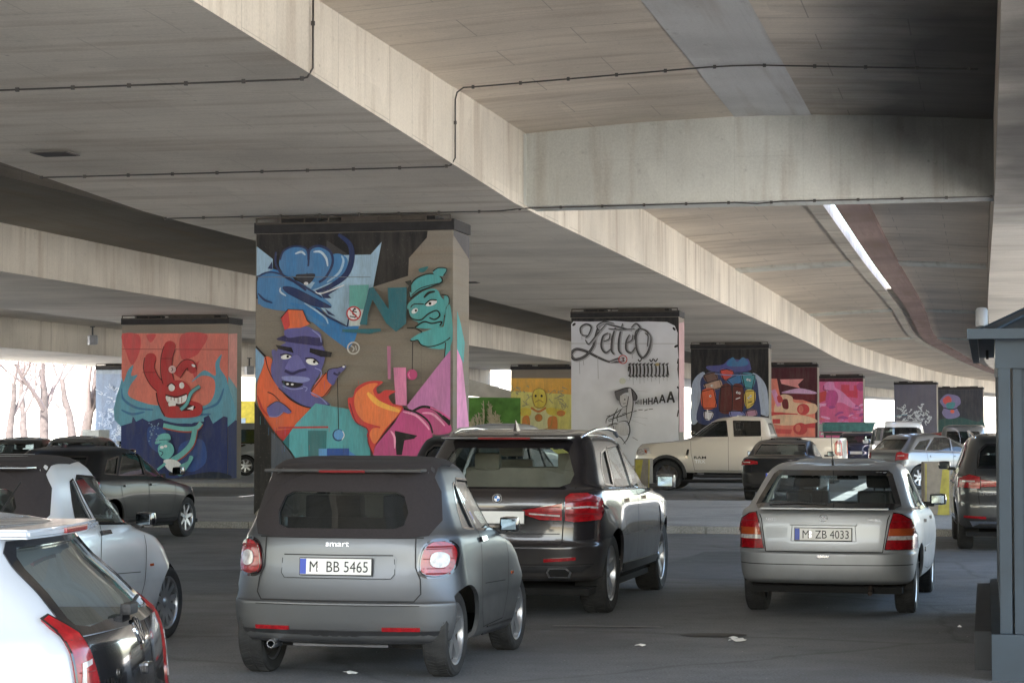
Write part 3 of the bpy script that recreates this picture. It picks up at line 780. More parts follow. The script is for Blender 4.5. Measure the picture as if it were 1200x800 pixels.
# purple figure
PUR, PURD, PURL, ORG, ORGD, DK = P(88,88,160), P(45,42,95), P(130,140,205), P(222,92,38), P(190,48,34), P(25,22,35)
m.blob([(215,740),(300,705),(380,720),(430,790),(420,830),(250,830),(212,800)], PUR)
m.poly([(185,655),(230,600),(322,605),(350,672),(372,690),(335,706),(215,745),(208,718)], P(225,100,40)); m.poly([(185,655),(230,602),(242,700),(213,742),(205,715)], P(205,50,50)); m.line([(185,655),(230,600),(322,605),(350,672),(372,690)], 5, DK, False)
setz(m, Z2, K)
m.poly([(28,95),(90,160),(60,250),(28,320)], P(120,165,205)); m.line([(30,85),(130,190)], 10, DK)
m.blob([(88,150),(130,165),(135,240),(180,350),(280,430),(385,470),(300,560),(240,640),(205,672),(150,620),(60,480),(38,400),(45,300),(78,210)], ORG)
m.poly([(150,612),(262,598),(205,678)], P(200,35,40)); m.line([(90,152),(110,230),(160,320),(240,410),(320,455),(385,470)], 6, DK); m.line([(105,370),(140,385),(180,425)], 6, DK); m.line([(42,390),(70,470),(110,520)], 14, ORGD, taper=True)
m.blob([(150,140),(200,70),(320,60),(440,75),(462,150),(440,235),(405,300),(375,365),(430,400),(495,452),(380,468),(280,428),(175,345),(125,240)], PUR)
m.blob([(130,110),(160,115),(158,170),(140,165)], PUR); m.line([(400,220),(440,240),(430,285),(400,320)], 6, PURL)
m.blob([(375,372),(470,248),(505,330),(450,402)], ORG); m.line([(375,372),(470,248)], 5, DK, False); m.line([(405,385),(450,400),(505,332)], 5, DK)
m.blob([(160,40),(240,10),(330,5),(430,20),(445,80),(360,75),(250,60)], PURD); m.blob([(215,-20),(330,-30),(425,-5),(430,30),(330,20),(230,30)], PUR); m.line([(380,-20),(430,20),(440,60)], 8, PURL, taper=True)
m.poly([(155,75),(255,92),(268,125),(170,100)], DK); m.poly([(370,95),(440,108),(508,122),(500,152),(440,150),(368,122)], DK)
m.ell(222,150,34,15,WHT,-10); m.ell(385,182,40,19,WHT,12); m.ell(232,148,8,9,DK); m.ell(398,180,9,10,DK); m.line([(185,138),(225,132),(258,145)], 7, DK); m.line([(342,160),(390,160),(428,190)], 8, DK)
m.blob([(255,150),(300,142),(335,200),(345,222),(290,238),(220,228),(225,200)], P(105,105,180)); m.line([(215,235),(260,255),(300,240),(348,228)], 18, PURD); 
m.blob([(195,275),(270,270),(360,280),(365,300),(300,312),(220,300)], PURL); m.blob([(195,300),(270,308),(330,320),(290,342),(230,335)], DK); m.ell(232,320,9,6,WHT); m.ell(262,322,9,6,WHT); m.line([(330,335),(355,345),(345,365)], 6, PURL); m.line([(200,330),(260,352),(330,345)], 8, PURL)
m.line([(175,345),(280,428),(380,468),(495,452)], 6, DK); m.line([(375,370),(440,405),(480,445)], 7, PURL)
m.blob([(480,290),(488,232),(550,218),(592,202),(592,225),(560,255),(540,285),(522,325),(500,318)], PUR); m.line([(480,290),(488,232),(550,218),(592,202)], 5, DK); m.line([(520,250),(545,262),(560,245)], 14, PURD); m.ell(583,212,8,6,WHT)
m.blob([(108,465),(165,428),(215,450),(258,490),(240,505),(205,495),(170,520),(120,518)], PUR); m.line([(108,465),(165,428),(215,450),(258,490)], 5, DK); m.line([(120,522),(170,522),(205,497)], 5, PURL)
# turquoise field
TUR = P(70,165,178)
m.poly([(28,430),(150,618),(205,678),(300,810),(28,1200)], BLK); m.poly([(135,618),(200,680),(245,740),(270,770),(270,1180),(135,1180)], P(70,80,95))
m.poly([(410,440),(520,460),(650,482),(735,590),(760,830),(320,830),(245,720),(248,625),(290,565)], TUR); m.poly([(205,680),(248,625),(246,725)], P(30,110,120))
m.poly([(363,610),(480,610),(478,725),(430,725),(430,830),(366,830)], P(30,115,125)); m.poly([(430,722),(482,722),(482,830),(430,830)], P(75,150,215)); m.poly([(482,720),(620,720),(620,830),(482,830)], P(20,75,160)); m.poly([(620,735),(665,765),(665,830),(620,830)], P(60,130,205))
m.line([(178,592),(490,588)], 11, P(185,50,55), False)
m.line([(546,280),(555,610)], 5, DK, False); m.ell(553,638,37,38,P(25,60,110)); m.ell(556,636,31,32,P(75,150,215)); m.line([(580,612),(590,640),(575,668)], 6, WHT, taper=True)
m.ring(646,96,36,9,P(190,190,185)); m.line([(630,80),(650,98),(640,118)], 8, P(185,185,180)); m.line([(660,80),(665,110)], 7, P(185,185,180))
random.seed(21)
for k in range(22):
    x, y = random.uniform(60,720), random.choice([300,440,520,590,700]); cc = random.choice([BLU, ORGD, PUR, TUR, NAVY, P(60,60,62)])
    m.line([(x,y),(x+random.uniform(-2,2),y+random.uniform(20,70))], random.uniform(2,4), cc, taper=True)
# prohibition mark
setz(m, Z1, K)
m.poly([(622,452),(745,448),(715,600),(622,600)], P(85,170,165)); m.poly([(622,600),(712,604),(690,705),(622,705)], P(190,205,205))
m.ell(650,628,43,44,WHT); m.ring(650,628,42,9,P(190,30,45)); m.line([(650,600),(645,630),(665,640),(655,655)], 8, DK); m.line([(625,645),(655,650)], 7, DK); m.line([(640,612),(670,620)], 7, DK); m.line([(622,598),(680,660)], 8, P(190,30,45), False); m.ell(658,600,7,7,DK)
# teal letter and turquoise man
setz(m, Z3, K); TEAL, TM, TMD, TK = P(20,105,120), P(65,165,170), P(35,115,120), P(25,35,30)
m.poly([(108,470),(132,462),(230,602),(222,468),(342,464),(338,690),(275,742),(215,690),(128,540),(98,640),(94,700),(48,696)], TEAL); m.poly([(-60,726),(180,722),(182,738),(110,755),(-60,742)], TEAL)
m.poly([(455,150),(625,150),(625,820),(560,820),(600,500),(480,330),(345,290)], P(140,128,118)) if False else None
m.blob([(345,600),(350,570),(400,520),(470,478),(530,480),(560,530),(600,560),(605,600),(575,640),(565,700),(510,722),(440,722),(395,712),(415,685),(368,660)], TM)
m.blob([(362,528),(358,470),(400,410),(480,380),(545,392),(562,430),(520,455),(440,478)], TM); m.line([(362,530),(358,470),(400,410),(480,380),(545,392),(562,430),(500,460),(420,490),(364,535)], 9, TK); m.line([(372,515),(430,470),(540,440)], 6, TK)
m.blob([(505,372),(540,345),(592,352),(575,392),(530,392)], TM); m.line([(505,365),(540,343),(592,350),(572,392)], 7, TK); m.blob([(418,350),(476,335),(452,368),(425,370)], TMD)
m.poly([(330,430),(370,420),(372,500),(345,480),(355,455)], TK)
m.blob([(575,520),(602,525),(605,570),(585,580)], TM); m.line([(560,510),(600,520),(608,560),(590,600),(630,610)], 7, TK)
m.ell(495,563,38,17,WHT,-18); m.ell(393,612,22,14,WHT,-35); m.ell(488,566,9,9,TK); m.ell(400,610,7,8,TK); m.line([(455,575),(490,545),(530,545)], 9, TK); m.line([(450,530),(480,500),(520,490)], 16, TK, taper=True); m.line([(368,590),(390,570),(450,570)], 7, TK)
m.line([(350,600),(370,655),(430,668),(480,630),(530,610),(550,640),(520,665),(485,655)], 9, TK); m.line([(395,715),(450,680),(500,690),(560,680),(550,705)], 9, TK); m.line([(345,718),(400,722),(440,745)], 8, TK)
m.blob([(590,600),(640,590),(625,830),(440,830),(430,750),(520,740),(575,720)], TM); m.line([(430,752),(500,738),(560,742),(590,690),(580,640)], 7, TK); m.line([(400,770),(460,762),(540,800)], 7, TK)
m.poly([(590,600),(626,592),(626,830),(560,830)], TM)
setz(m, Z4, .1875)
m.blob([(392,48),(430,18),(480,-5),(560,-30),(660,-30),(664,40),(600,60),(545,85),(490,88),(455,72),(440,48)], TM); m.line([(392,48),(410,55),(440,48),(460,75),(500,88),(548,82),(600,62),(664,30)], 7, TK); m.poly([(612,55),(664,40),(664,110),(608,165)], TM); m.line([(615,60),(605,165)], 6, TK)
m.line([(409,60),(406,240)], 5, DK, False); m.ell(405,262,33,33,P(190,50,120)); m.line([(390,245),(385,265),(395,285)], 8, P(220,100,160), taper=True)
PNK, MAG, LIL = P(215,120,170), P(190,60,130), P(195,115,180)
m.poly([(250,85),(272,85),(272,290),(255,290)], P(185,110,150)); m.poly([(290,218),(368,218),(374,455),(305,450)], PNK); m.poly([(374,455),(665,110),(668,620),(480,620)], LIL)
m.blob([(420,490),(480,462),(560,492),(600,530),(668,570),(668,620),(540,632),(500,560)], MAG); m.line([(410,490),(470,462),(540,475),(600,530),(668,575)], 16, BLK); m.line([(590,520),(630,545),(668,572)], 34, BLK, taper=True); m.line([(520,465),(590,500),(668,540)], 10, P(215,70,150))
m.line([(470,500),(530,505),(580,545),(610,580)], 14, P(235,150,195), taper=True)
m.poly([(350,472),(460,520),(530,580),(545,800),(165,800),(168,745),(182,700),(300,560)], MAG); m.line([(355,474),(440,500),(510,555),(535,625)], 12, BLK); m.line([(350,492),(430,515),(490,570),(515,605)], 14, P(235,150,195), taper=True)
m.poly([(300,610),(440,640),(420,660),(360,670),(345,760),(310,760)], BLK); m.line([(275,612),(298,650),(300,720)], 14, P(235,150,195), taper=True)
FR, FO, FY = P(205,45,45), P(232,115,45), P(240,170,50)
m.blob([(8,412),(40,400),(60,345),(130,306),(225,306),(185,345),(200,382),(240,358),(306,366),(262,395),(285,440),(352,472),(250,600),(180,702),(165,755),(128,650),(128,602),(60,562),(22,490)], FR)
m.blob([(48,440),(62,370),(130,322),(195,318),(165,360),(200,420),(270,455),(340,480),(240,600),(178,690),(145,640),(160,598),(200,588),(120,560),(70,510)], FO)
m.line([(130,375),(200,440),(330,490)], 34, FY, taper=True); m.line([(20,430),(45,500),(110,560),(210,590)], 12, FR); m.line([(20,440),(60,555),(130,600),(135,680),(165,755)], 7, P(120,30,50))
m.build()
s_ = Mural(PIER['big'], side=True); s_.org = Z4; s_.sc = .1875
s_.poly([(668,600),(668,90),(700,180),(745,600)], P(225,140,195)); s_.poly([(668,-140),(690,-60),(716,60),(708,190),(690,150),(668,100)], TM)
s_.sc = None; s_.poly([(530,255),(552,255),(552,305),(530,275)], P(75,75,80)); s_.build()

# ---- red hand monster pillar
m = Mural(PIER['red']); setz(m, (130,380), .25)
m.poly([(20,42),(560,42),(560,480),(20,480)], P(222,118,102))
for q in ([(50,48),(130,50),(135,120),(100,190),(70,130)], [(165,50),(210,48),(185,85)], [(330,48),(450,48),(420,120),(390,150),(330,160)], [(440,155),(410,180),(400,260),(380,200)]): m.blob(q, P(212,70,72))
m.line([(20,116),(560,118)], 3, P(150,60,60), False)
WV, WVD, DB = P(85,160,190), P(45,115,165), P(26,48,108)
m.blob([(20,480),(20,260),(60,270),(80,215),(105,192),(95,240),(125,238),(90,290),(85,335),(150,365),(230,380),(420,385),(480,340),(485,260),(430,240),(380,270),(400,245),(440,215),(490,240),(490,180),(520,140),(510,200),(560,280),(560,480)], WV)
for q in ([(40,300),(60,350),(120,390),(200,400)], [(430,400),(500,370),(530,300)], [(300,432),(400,425),(470,420)], [(50,400),(100,420),(160,410)]): m.line(q, 12, WVD, taper=True)
m.poly([(20,475),(100,460),(105,430),(120,455),(150,440),(180,455),(230,440),(300,460),(380,465),(460,425),(480,465),(530,430),(560,435),(560,800),(20,800)], DB)
for q in ([(330,560),(430,540),(450,640),(380,690),(320,650)], [(180,480),(260,500),(240,600),(180,560)]): m.blob(q, P(30,75,150))
m.blob([(300,720),(460,690),(560,700),(560,800),(300,800)], P(22,38,60))
RD, RDD, RK = P(185,35,42), P(130,22,32), P(70,10,20)
def finger(pts, w): m.line(pts, w+8, RK); m.line(pts, w, RD)
finger([(185,160),(180,210),(210,270),(260,310)], 52); m.ell(187,158,26,24,RD); finger([(275,110),(262,160),(262,230),(275,280)], 54); m.ell(277,102,27,25,RD); finger([(310,240),(345,190),(375,190),(382,215)], 38); m.ell(383,212,18,18,RD)
m.line([(150,225),(210,225)], 4, RDD); m.line([(238,160),(290,160)], 4, RDD); m.ell(388,193,10,6,WHT,30)
m.blob([(215,320),(255,275),(330,262),(375,300),(372,350),(420,370),(432,400),(410,430),(330,438),(255,430),(225,370)], RD)
m.line([(215,320),(225,370),(255,430)], 6, RK); m.ell(287,296,15,17,WHT); m.ell(334,286,12,15,WHT); m.line([(265,290),(285,276),(305,290)], 5, RK)
m.blob([(262,335),(310,345),(355,328),(352,360),(310,375),(270,365)], WHT); m.line([(258,330),(310,340),(358,325)], 7, RK); 
for x in (285,300,318,335): m.line([(x,340),(x,366)], 3, RDD, False)
m.blob([(272,362),(320,372),(350,372),(400,385),(380,402),(320,405),(285,395)], RK); m.ell(290,372,18,18,WHT,30); m.poly([(360,395),(392,380),(388,402)], WHT); m.blob([(262,390),(310,382),(330,400),(300,430),(262,425)], RD); m.blob([(330,410),(400,405),(425,420),(380,436),(320,434)], RD)
m.line([(330,400),(360,370),(380,320),(420,290)], 20, P(30,80,90)); m.line([(330,400),(360,370),(380,320),(420,290)], 14, P(90,170,180))
m.ring(290,211,15,5,P(225,190,190)); m.ell(290,211,12,12,P(215,180,180)); m.line([(287,203),(293,211),(287,219)], 4, RK)
m.line([(250,440),(330,455),(440,445)], 18, WV)
SW, SWD = P(95,185,190), P(170,70,60)
m.line([(250,475),(330,492),(400,490),(428,462)], 26, SWD); m.line([(250,472),(330,488),(400,486),(428,460)], 20, SW); m.line([(400,490),(385,560),(340,610),(290,640)], 30, SWD); m.line([(398,490),(382,558),(336,608),(290,636)], 25, SW)
m.blob([(215,545),(235,515),(275,512),(285,540),(250,552),(215,560)], SW); m.blob([(228,570),(262,548),(295,565),(300,600),(270,632),(235,615)], SW); m.ell(245,575,9,7,WHT); m.ell(262,570,8,6,WHT); m.line([(232,590),(250,600),(240,615)], 4, P(30,60,90))
m.blob([(255,635),(300,632),(335,655),(330,695),(290,690),(262,665)], WHT); m.blob([(330,660),(365,640),(375,615),(392,622),(375,655),(340,705),(318,700)], SW); m.line([(262,650),(225,680)], 12, SW); m.line([(215,545),(250,540),(285,540)], 3, P(30,60,90))
for _ in range(26): m.ell(205+rnd.uniform(-20,30), 500+rnd.uniform(-40,60), 3, 3, P(120,160,200))
m.build()
s_ = Mural(PIER['red'], side=True); s_.sc = .25; s_.org = (130,380)
s_.poly([(525,42),(590,42),(590,300),(525,240)], P(222,150,140)); s_.poly([(525,240),(590,300),(590,450),(525,440)], P(110,170,190)); s_.poly([(525,440),(590,450),(590,780),(525,780)], P(45,60,110)); s_.build()

# ---- white lettered pillar
m = Mural(PIER['letter']); m.sc = None; m.poly([(640,350),(830,350),(830,570),(640,570)], BLK); setz(m, (660,360), .2)
edge = []
random.seed(4)
for (a, b) in (((35,110),(35,1010)), ((35,1010),(678,1010)), ((678,1010),(672,150))):
    for k in range(12): edge.append((a[0]+(b[0]-a[0])*k/12+random.uniform(-5,5), a[1]+(b[1]-a[1])*k/12+random.uniform(-5,5)))
m.poly(edge+[(672,150),(655,108),(610,86),(500,82),(400,86),(300,80),(160,84),(60,82),(38,100)], flat('lettered_white_paint', (.62,.64,.69), .7, var=.07, scale=1.2))
m.ell(64,100,12,7,BLK,-40); m.ell(651,126,12,7,BLK,50); m.ell(662,228,12,7,BLK,-30); m.ell(672,470,8,5,BLK,60); m.line([(35,212),(672,213)], 3, P(150,150,150), False)
for q in ([(676,600),(668,640)], [(676,300),(670,330)]): m.line(q, 16, BLK, taper=True)
G, DG = P(95,97,102), P(28,28,32)
def dbl(pts, w=13): 
    m.line([(x+6, y+4) for x, y in pts], w+6, P(160,162,168), taper=True); m.line(pts, w, DG, taper=True); m.line([(x+2, y-2) for x, y in pts], w*.35, G, taper=True)
dbl([(150,165),(110,160),(102,120),(135,98),(165,115),(150,160),(130,180)], 10)
dbl([(250,90),(210,110),(190,170),(175,230),(130,285),(70,305),(45,275),(75,245),(130,255),(200,290),(270,318),(340,318)], 16)
dbl([(255,95),(215,140),(190,170),(150,215),(130,190)], 8); dbl([(265,150),(235,170),(225,230),(250,265),(285,240)], 12); dbl([(235,200),(270,185),(275,150)], 7)
dbl([(310,110),(290,180),(285,250),(300,275)], 13); dbl([(350,95),(330,180),(328,250),(345,275)], 13); dbl([(250,95),(330,115),(400,135)], 9); dbl([(265,125),(340,130),(420,125)], 7)
dbl([(390,160),(372,200),(372,250),(400,265),(425,235)], 12); dbl([(375,210),(405,190),(410,160)], 7); dbl([(400,120),(430,95),(455,125),(430,140),(418,190)], 10); dbl([(455,120),(430,170),(435,250),(465,295),(500,260),(515,190),(500,150),(475,130),(440,125)], 13)
dbl([(480,150),(500,170),(495,230)], 7); dbl([(215,140),(200,110),(240,85),(300,95)], 7); dbl([(270,318),(320,300),(325,296)], 8)
for x, y0, y1 in ((97,310,390),(205,290,420),(120,305,340),(405,255,300),(110,140,190)): m.line([(x,y0),(x+3,y1)], 7, P(150,152,158), taper=True)
# dripping black-letter line below
for k, (x, up) in enumerate(((392,0),(412,0),(432,0),(452,1),(476,0),(498,0),(520,1),(545,1),(566,0),(590,0),(612,0))):
    m.line([(x, 330+random.uniform(-5,5)), (x+3, 370), (x, 402+random.uniform(-4,8))], 10, DG, taper=True)
    m.line([(x-9, 338), (x+9, 328)], 7, DG); m.line([(x-8, 398), (x+9, 408)], 7, DG); m.line([(x, 405), (x+1, 425+random.uniform(0, 30))], 4, G, taper=True)
    if up: m.line([(x-10, 305), (x, 318), (x+12, 300)], 7, DG)
m.line([(390,350),(400,362)], 5, DG); m.line([(612,330),(622,400)], 6, DG); m.line([(388,345),(386,375)], 8, DG)
m.ring(354,306,24,6,P(190,40,40)); m.line([(346,295),(362,298),(354,306),(362,315),(346,318)], 6, P(90,30,40))
m.ell(352,432,19,18,P(190,195,180)); m.ell(556,335,12,9,P(190,170,110))
# figure with a hat
m.blob([(305,495),(330,485),(370,475),(400,475),(430,510),(435,540),(415,545),(395,500),(350,510),(340,545),(318,540)], P(85,85,90))
m.blob([(335,520),(375,512),(392,540),(380,575),(350,580),(335,555)], P(175,175,178)); m.line([(305,495),(370,473),(405,478),(436,520),(430,545)], 6, DG); m.line([(335,520),(335,555),(350,582),(378,578)], 4, DG); m.ell(365,540,5,4,DG); m.line([(355,565),(370,562)], 3, DG)
m.blob([(385,480),(405,485),(412,560),(400,640),(380,670),(372,600),(392,540)], P(178,178,182)); m.line([(405,480),(414,560),(402,640),(385,690)], 6, DG); m.line([(388,520),(375,600),(378,650)], 4, DG)
for q in ([(355,590),(310,620),(262,650),(255,680)], [(345,600),(320,640),(325,670)], [(325,590),(300,640),(290,700)], [(330,670),(380,670),(395,720),(380,770),(355,800)], [(300,690),(300,740),(340,760),(370,800)], [(265,660),(300,650),(360,630),(410,610)], [(270,690),(310,680),(350,690)], [(410,760),(440,778)], [(372,690),(370,735),(392,745)]): m.line(q, 6, DG, taper=True)
m.blob([(330,675),(372,680),(385,740),(345,750),(305,720)], P(178,178,182))
for q in ([(260,640),(280,632)], [(350,625),(372,618)], [(415,612),(435,605)], [(445,600),(470,600)], [(480,605),(500,598)], [(505,598),(530,595)], [(340,640),(360,630)], [(270,668),(300,660)], [(256,700),(290,690)]): m.line(q, 9, DG, taper=True)
for q in ([(430,490),(500,495)], [(430,545),(470,560)], [(410,640),(500,650)], [(405,660),(490,690)], [(440,580),(520,575)]): m.line(q, 3, P(150,150,155), taper=True)
def glyph(ch, x, y, w, h, lw):
    G_ = {'W': [[(0,0),(.25,1),(.5,.3),(.75,1),(1,0)]], 'I': [[(.5,0),(.5,1)]], 'H': [[(0,0),(0,1)],[(1,0),(1,1)],[(0,.5),(1,.5)]], 'A': [[(0,1),(.5,0),(1,1)],[(.2,.65),(.8,.65)]]}
    for st in G_[ch]:
        for a, b in zip(st, st[1:]): m.line([(x+a[0]*w, y+a[1]*h), (x+b[0]*w, y+b[1]*h)], lw, DG, False)
for ch, x, y, w, h, lw in (('W',425,545,18,22,3),('I',446,542,6,26,4),('I',458,540,6,30,5),('H',476,536,18,34,6),('H',506,530,20,40,7),('A',535,524,26,42,8),('A',570,512,32,48,9),('A',615,494,40,64,12)): glyph(ch, x, y, w, h, lw)
m.build()
s_ = Mural(PIER['letter'], side=True); s_.sc = .2; s_.org = (660,360); s_.poly([(670,90),(720,90),(720,730),(670,730)], P(190,150,155)); s_.build()

# ---- jacket pillar
m = Mural(PIER['jacket']); m.sc = None; m.poly([(795,405),(910,405),(910,560),(795,560)], P(22,22,26)); setz(m, (780,380), .35)
JW, JD, JB = P(165,180,205), P(45,60,110), P(70,100,165)
m.blob([(78,330),(78,260),(92,190),(130,160),(135,230),(110,320)], JW); m.blob([(345,300),(340,220),(320,180),(290,165),(300,230),(310,290),(330,305)], JW)
m.blob([(120,180),(170,150),(250,150),(300,175),(312,240),(318,305),(300,320),(240,330),(110,330),(118,240)], JD)
m.blob([(138,140),(190,135),(215,115),(245,118),(275,115),(285,140),(280,155),(210,160),(150,155)], P(75,80,150)); m.blob([(205,130),(225,110),(240,125),(260,110),(278,130),(260,140),(215,140)], P(45,120,175))
for q, cc in (([(182,155),(205,150),(228,158),(222,185),(195,185)], (220,70,50)), ([(205,185),(250,165),(255,195),(225,205)], (50,120,180)), ([(255,165),(300,170),(290,215),(265,210)], (60,150,165)), ([(130,200),(180,185),(188,210),(150,222),(135,215)], (185,150,130)),
              ([(120,225),(160,215),(170,260),(165,280),(125,280)], (225,95,45)), ([(185,210),(220,205),(225,290),(180,290)], (95,38,35)), ([(225,205),(260,210),(258,290),(222,292)], (105,45,38)), ([(265,225),(298,222),(298,262),(270,280)], (225,195,70)),
              ([(215,290),(250,290),(265,305),(220,310)], (120,125,190)), ([(130,290),(160,295),(150,320),(130,315)], (215,215,225)), ([(128,170),(165,160),(175,185),(140,195)], (120,90,80)), ([(270,290),(300,285),(305,305),(275,312)], (180,130,160))):
    m.blob(q, P(*cc)); m.line(q+[q[0]], 3, P(22,22,30), False)
for x, y in ((155,205),(240,228),(248,230),(285,240),(278,246),(275,185),(283,187),(150,240)): m.ell(x, y, 4, 4, WHT); m.ell(x+1, y, 1.8, 1.8, DK)
m.line([(235,250),(250,245)], 3, WHT); m.line([(275,262),(290,258)], 3, DK); m.line([(165,165),(215,170),(290,168)], 3, P(120,140,190)); m.line([(140,285),(145,320)], 4, WHT)
m.build()
# ---- coral pillar
m = Mural(PIER['coral']); m.sc = None; m.poly([(890,425),(965,425),(965,560),(890,560)], P(78,22,36)); setz(m, (900,440), .175)
CO, CR, PK, RR = P(240,130,110), P(240,200,165), P(240,160,190), P(215,60,65)
m.poly([(-40,20),(60,20),(80,130),(140,130),(315,190),(315,420),(-40,420)], CO); m.poly([(80,25),(240,22),(200,60),(215,85),(90,55)], P(245,150,150)); m.blob([(90,115),(150,95),(220,85),(315,108),(315,122),(200,120)], P(215,170,215)); m.poly([(90,122),(315,125),(315,165),(180,160)], P(110,25,40))
m.blob([(60,160),(100,125),(160,140),(180,180),(315,190),(315,250),(200,260),(90,245),(40,240)], CR); m.blob([(95,165),(130,160),(135,220),(100,215)], P(120,30,40)); m.poly([(20,100),(50,90),(90,200),(60,210)], P(225,150,200)); m.blob([(60,140),(85,135),(100,170),(70,180)], RR)
m.ell(235,225,42,38,RR); m.ell(220,225,16,26,P(235,120,100)); m.poly([(-20,240),(200,255),(190,275),(-20,270)], RR); m.blob([(20,270),(200,262),(315,290),(300,320),(60,330)], CR); m.poly([(30,290),(80,290),(80,320),(30,320)], RR); m.ell(215,355,48,40,RR); m.ell(200,350,18,26,P(235,120,100)); m.poly([(240,325),(315,315),(315,350),(240,350)], RR); m.poly([(40,355),(160,360),(150,390),(40,385)], P(225,80,80)); m.build()
# ---- pink pillar
m = Mural(PIER['pink']); m.sc = None; m.poly([(950,446),(1020,446),(1020,560),(950,560)], P(225,90,150)); m.poly([(950,430),(1020,430),(1020,447),(950,447)], P(90,20,45)); setz(m, (900,440), .175)
m.poly([(325,120),(390,100),(400,160),(325,190)], RR); m.poly([(490,60),(545,62),(545,100),(575,100),(575,65),(600,65),(600,150),(520,140),(490,110)], P(225,50,90)); m.ell(620,75,28,28,P(190,70,140))
m.blob([(375,65),(400,42),(440,45),(450,80),(500,110),(560,170),(600,210),(560,215),(490,180),(430,190),(400,180),(395,120)], P(235,140,200)); m.line([(375,65),(372,95),(420,100)], 5, P(130,30,90)); m.blob([(395,110),(450,100),(470,150),(440,210),(390,200)], P(205,70,150))
random.seed(9)
for k in range(34):
    x, y = random.uniform(335,640), random.uniform(190,370); a = random.uniform(-.8,.8); l = random.uniform(16,36)
    m.line([(x-l*math.cos(a), y-l*math.sin(a)*.6), (x, y+random.uniform(-8,8)), (x+l*math.cos(a), y+l*math.sin(a)*.6)], random.uniform(10,20), P(*random.choice([(240,165,215),(225,120,190),(200,80,165),(235,100,120),(170,70,150)])), taper=True)
m.build()
# ---- slate pillar with white scribble
m = Mural(PIER['slate']); m.sc = None; m.poly([(1035,440),(1105,440),(1105,560),(1035,560)], P(98,98,116)); setz(m, (900,440), .175)  # slate tone lifted, distance haze put into the paint colour
random.seed(3)
for k in range(60):
    x, y = random.uniform(855,1085), random.uniform(215,330); y -= 20*math.sin(x*.05)
    pts = [(x+random.uniform(-18,18), y+random.uniform(-14,14)) for _ in range(4)]; m.line(pts, 5, P(205,215,225))
for q in ([(840,270),(930,262)],): m.line(q, 8, P(60,150,180), taper=True)
m.build()
# ---- farthest pillar
m = Mural(PIER['mask']); m.sc = None; m.poly([(1085,440),(1165,440),(1165,560),(1085,560)], P(50,54,66)); setz(m, (1040,440), .25)
m.blob([(230,215),(330,195),(420,215),(480,205),(480,300),(230,300)], P(40,80,80)); m.blob([(245,120),(270,90),(300,88),(335,100),(342,130),(325,150),(338,185),(310,200),(275,200),(255,175),(262,150)], P(120,115,165)); m.blob([(260,110),(285,95),(300,112),(290,135),(265,130)], P(205,70,70)); m.blob([(275,130),(315,125),(310,150),(285,160)], P(60,140,150)); m.ell(303,168,10,8,P(215,90,60)); m.line([(262,150),(300,158),(330,150)], 4, DK); m.build()
# ---- yellow robot pillar
m = Mural(PIER['yellow']); m.sc = None; m.poly([(590,443),(690,443),(690,560),(590,560)], P(235,225,120)); m.poly([(590,443),(690,443),(690,462),(590,458)], P(250,180,50)); setz(m, (540,340), .25)
YL, YB, YO = P(240,215,60), P(190,150,60), P(225,135,50)
random.seed(6)
for k in range(40):
    x, y = random.choice([random.uniform(240,330), random.uniform(420,500)]), random.uniform(450,560); m.line([(x+random.uniform(-16,16), y+random.uniform(-14,14)) for _ in range(3)], 3, P(170,165,130))
m.blob([(335,500),(345,470),(370,460),(395,475),(402,520),(385,548),(350,545)], YL); m.line([(335,500),(345,470),(370,460),(395,475),(402,520),(385,548),(350,545),(335,500)], 4, YB); m.ell(352,495,5,6,DK); m.ell(380,495,5,6,DK); m.line([(350,525),(368,515),(388,525)], 4, YB)
m.blob([(320,560),(400,560),(430,590),(420,640),(330,650),(310,600)], P(235,230,170)); m.line([(330,550),(365,568),(400,550)], 10, YO); m.blob([(300,550),(330,560),(320,590),(250,580),(245,565)], YL); m.blob([(400,560),(430,550),(490,565),(485,580),(420,585)], YL)
m.ell(262,575,22,14,YO); m.ell(470,576,20,14,YO); m.ell(366,597,17,16,YO); m.ring(366,597,17,3,YB); m.blob([(290,600),(320,590),(325,660),(295,670)], YO); m.blob([(410,600),(450,595),(450,670),(415,665)], YO)
m.line([(310,600),(330,650),(365,655),(420,640),(430,590)], 4, YB); m.build()
# ---- far-left pillar scribble
m = Mural(PIER['grey']); m.sc = None; m.poly([(100,438),(220,438),(220,560),(100,560)], P(140,160,190)); setz(m, (0,420), .15)
random.seed(12)
for k in range(150):
    x, y = random.uniform(775,1150), random.uniform(215,700); m.line([(x+random.uniform(-30,30), y+random.uniform(-30,30)) for _ in range(4)], 5, P(*random.choice([(190,205,225),(150,170,200),(215,225,235)])))
m.build()
# ============================================================ vehicles
M_glassd = glass('car_glass_dark', (.16,.19,.19), .3)
M_glassl = glass('car_glass', (.84,.92,.92), .04)
M_blkpl = flat('black_plastic', (.022,.022,.024), .55, var=.3)
M_trim = flat('gloss_black_trim', (.01,.01,.012), .12, coat=1)
M_seam = flat('panel_gap', (.006,.006,.007), .7)
M_tyre = flat('tyre_rubber', (.022,.022,.022), .82, var=.35, scale=12)
M_rim = flat('alloy_rim', (.42,.43,.45), .32, .85)
M_rimd = flat('dark_alloy_rim', (.12,.12,.13), .35, .8)
M_well = flat('wheel_well_black', (.008,.008,.008), .95)
M_int = flat('interior_dark', (.02,.02,.022), .8)
M_beige = flat('interior_beige', (.20,.175,.14), .7)
M_red = flat('tail_lamp_red', (.27,.005,.009), .22, coat=.6, var=.25, scale=25)
M_redd = flat('tail_lamp_dark_red', (.14,.004,.006), .5, spec=.2)
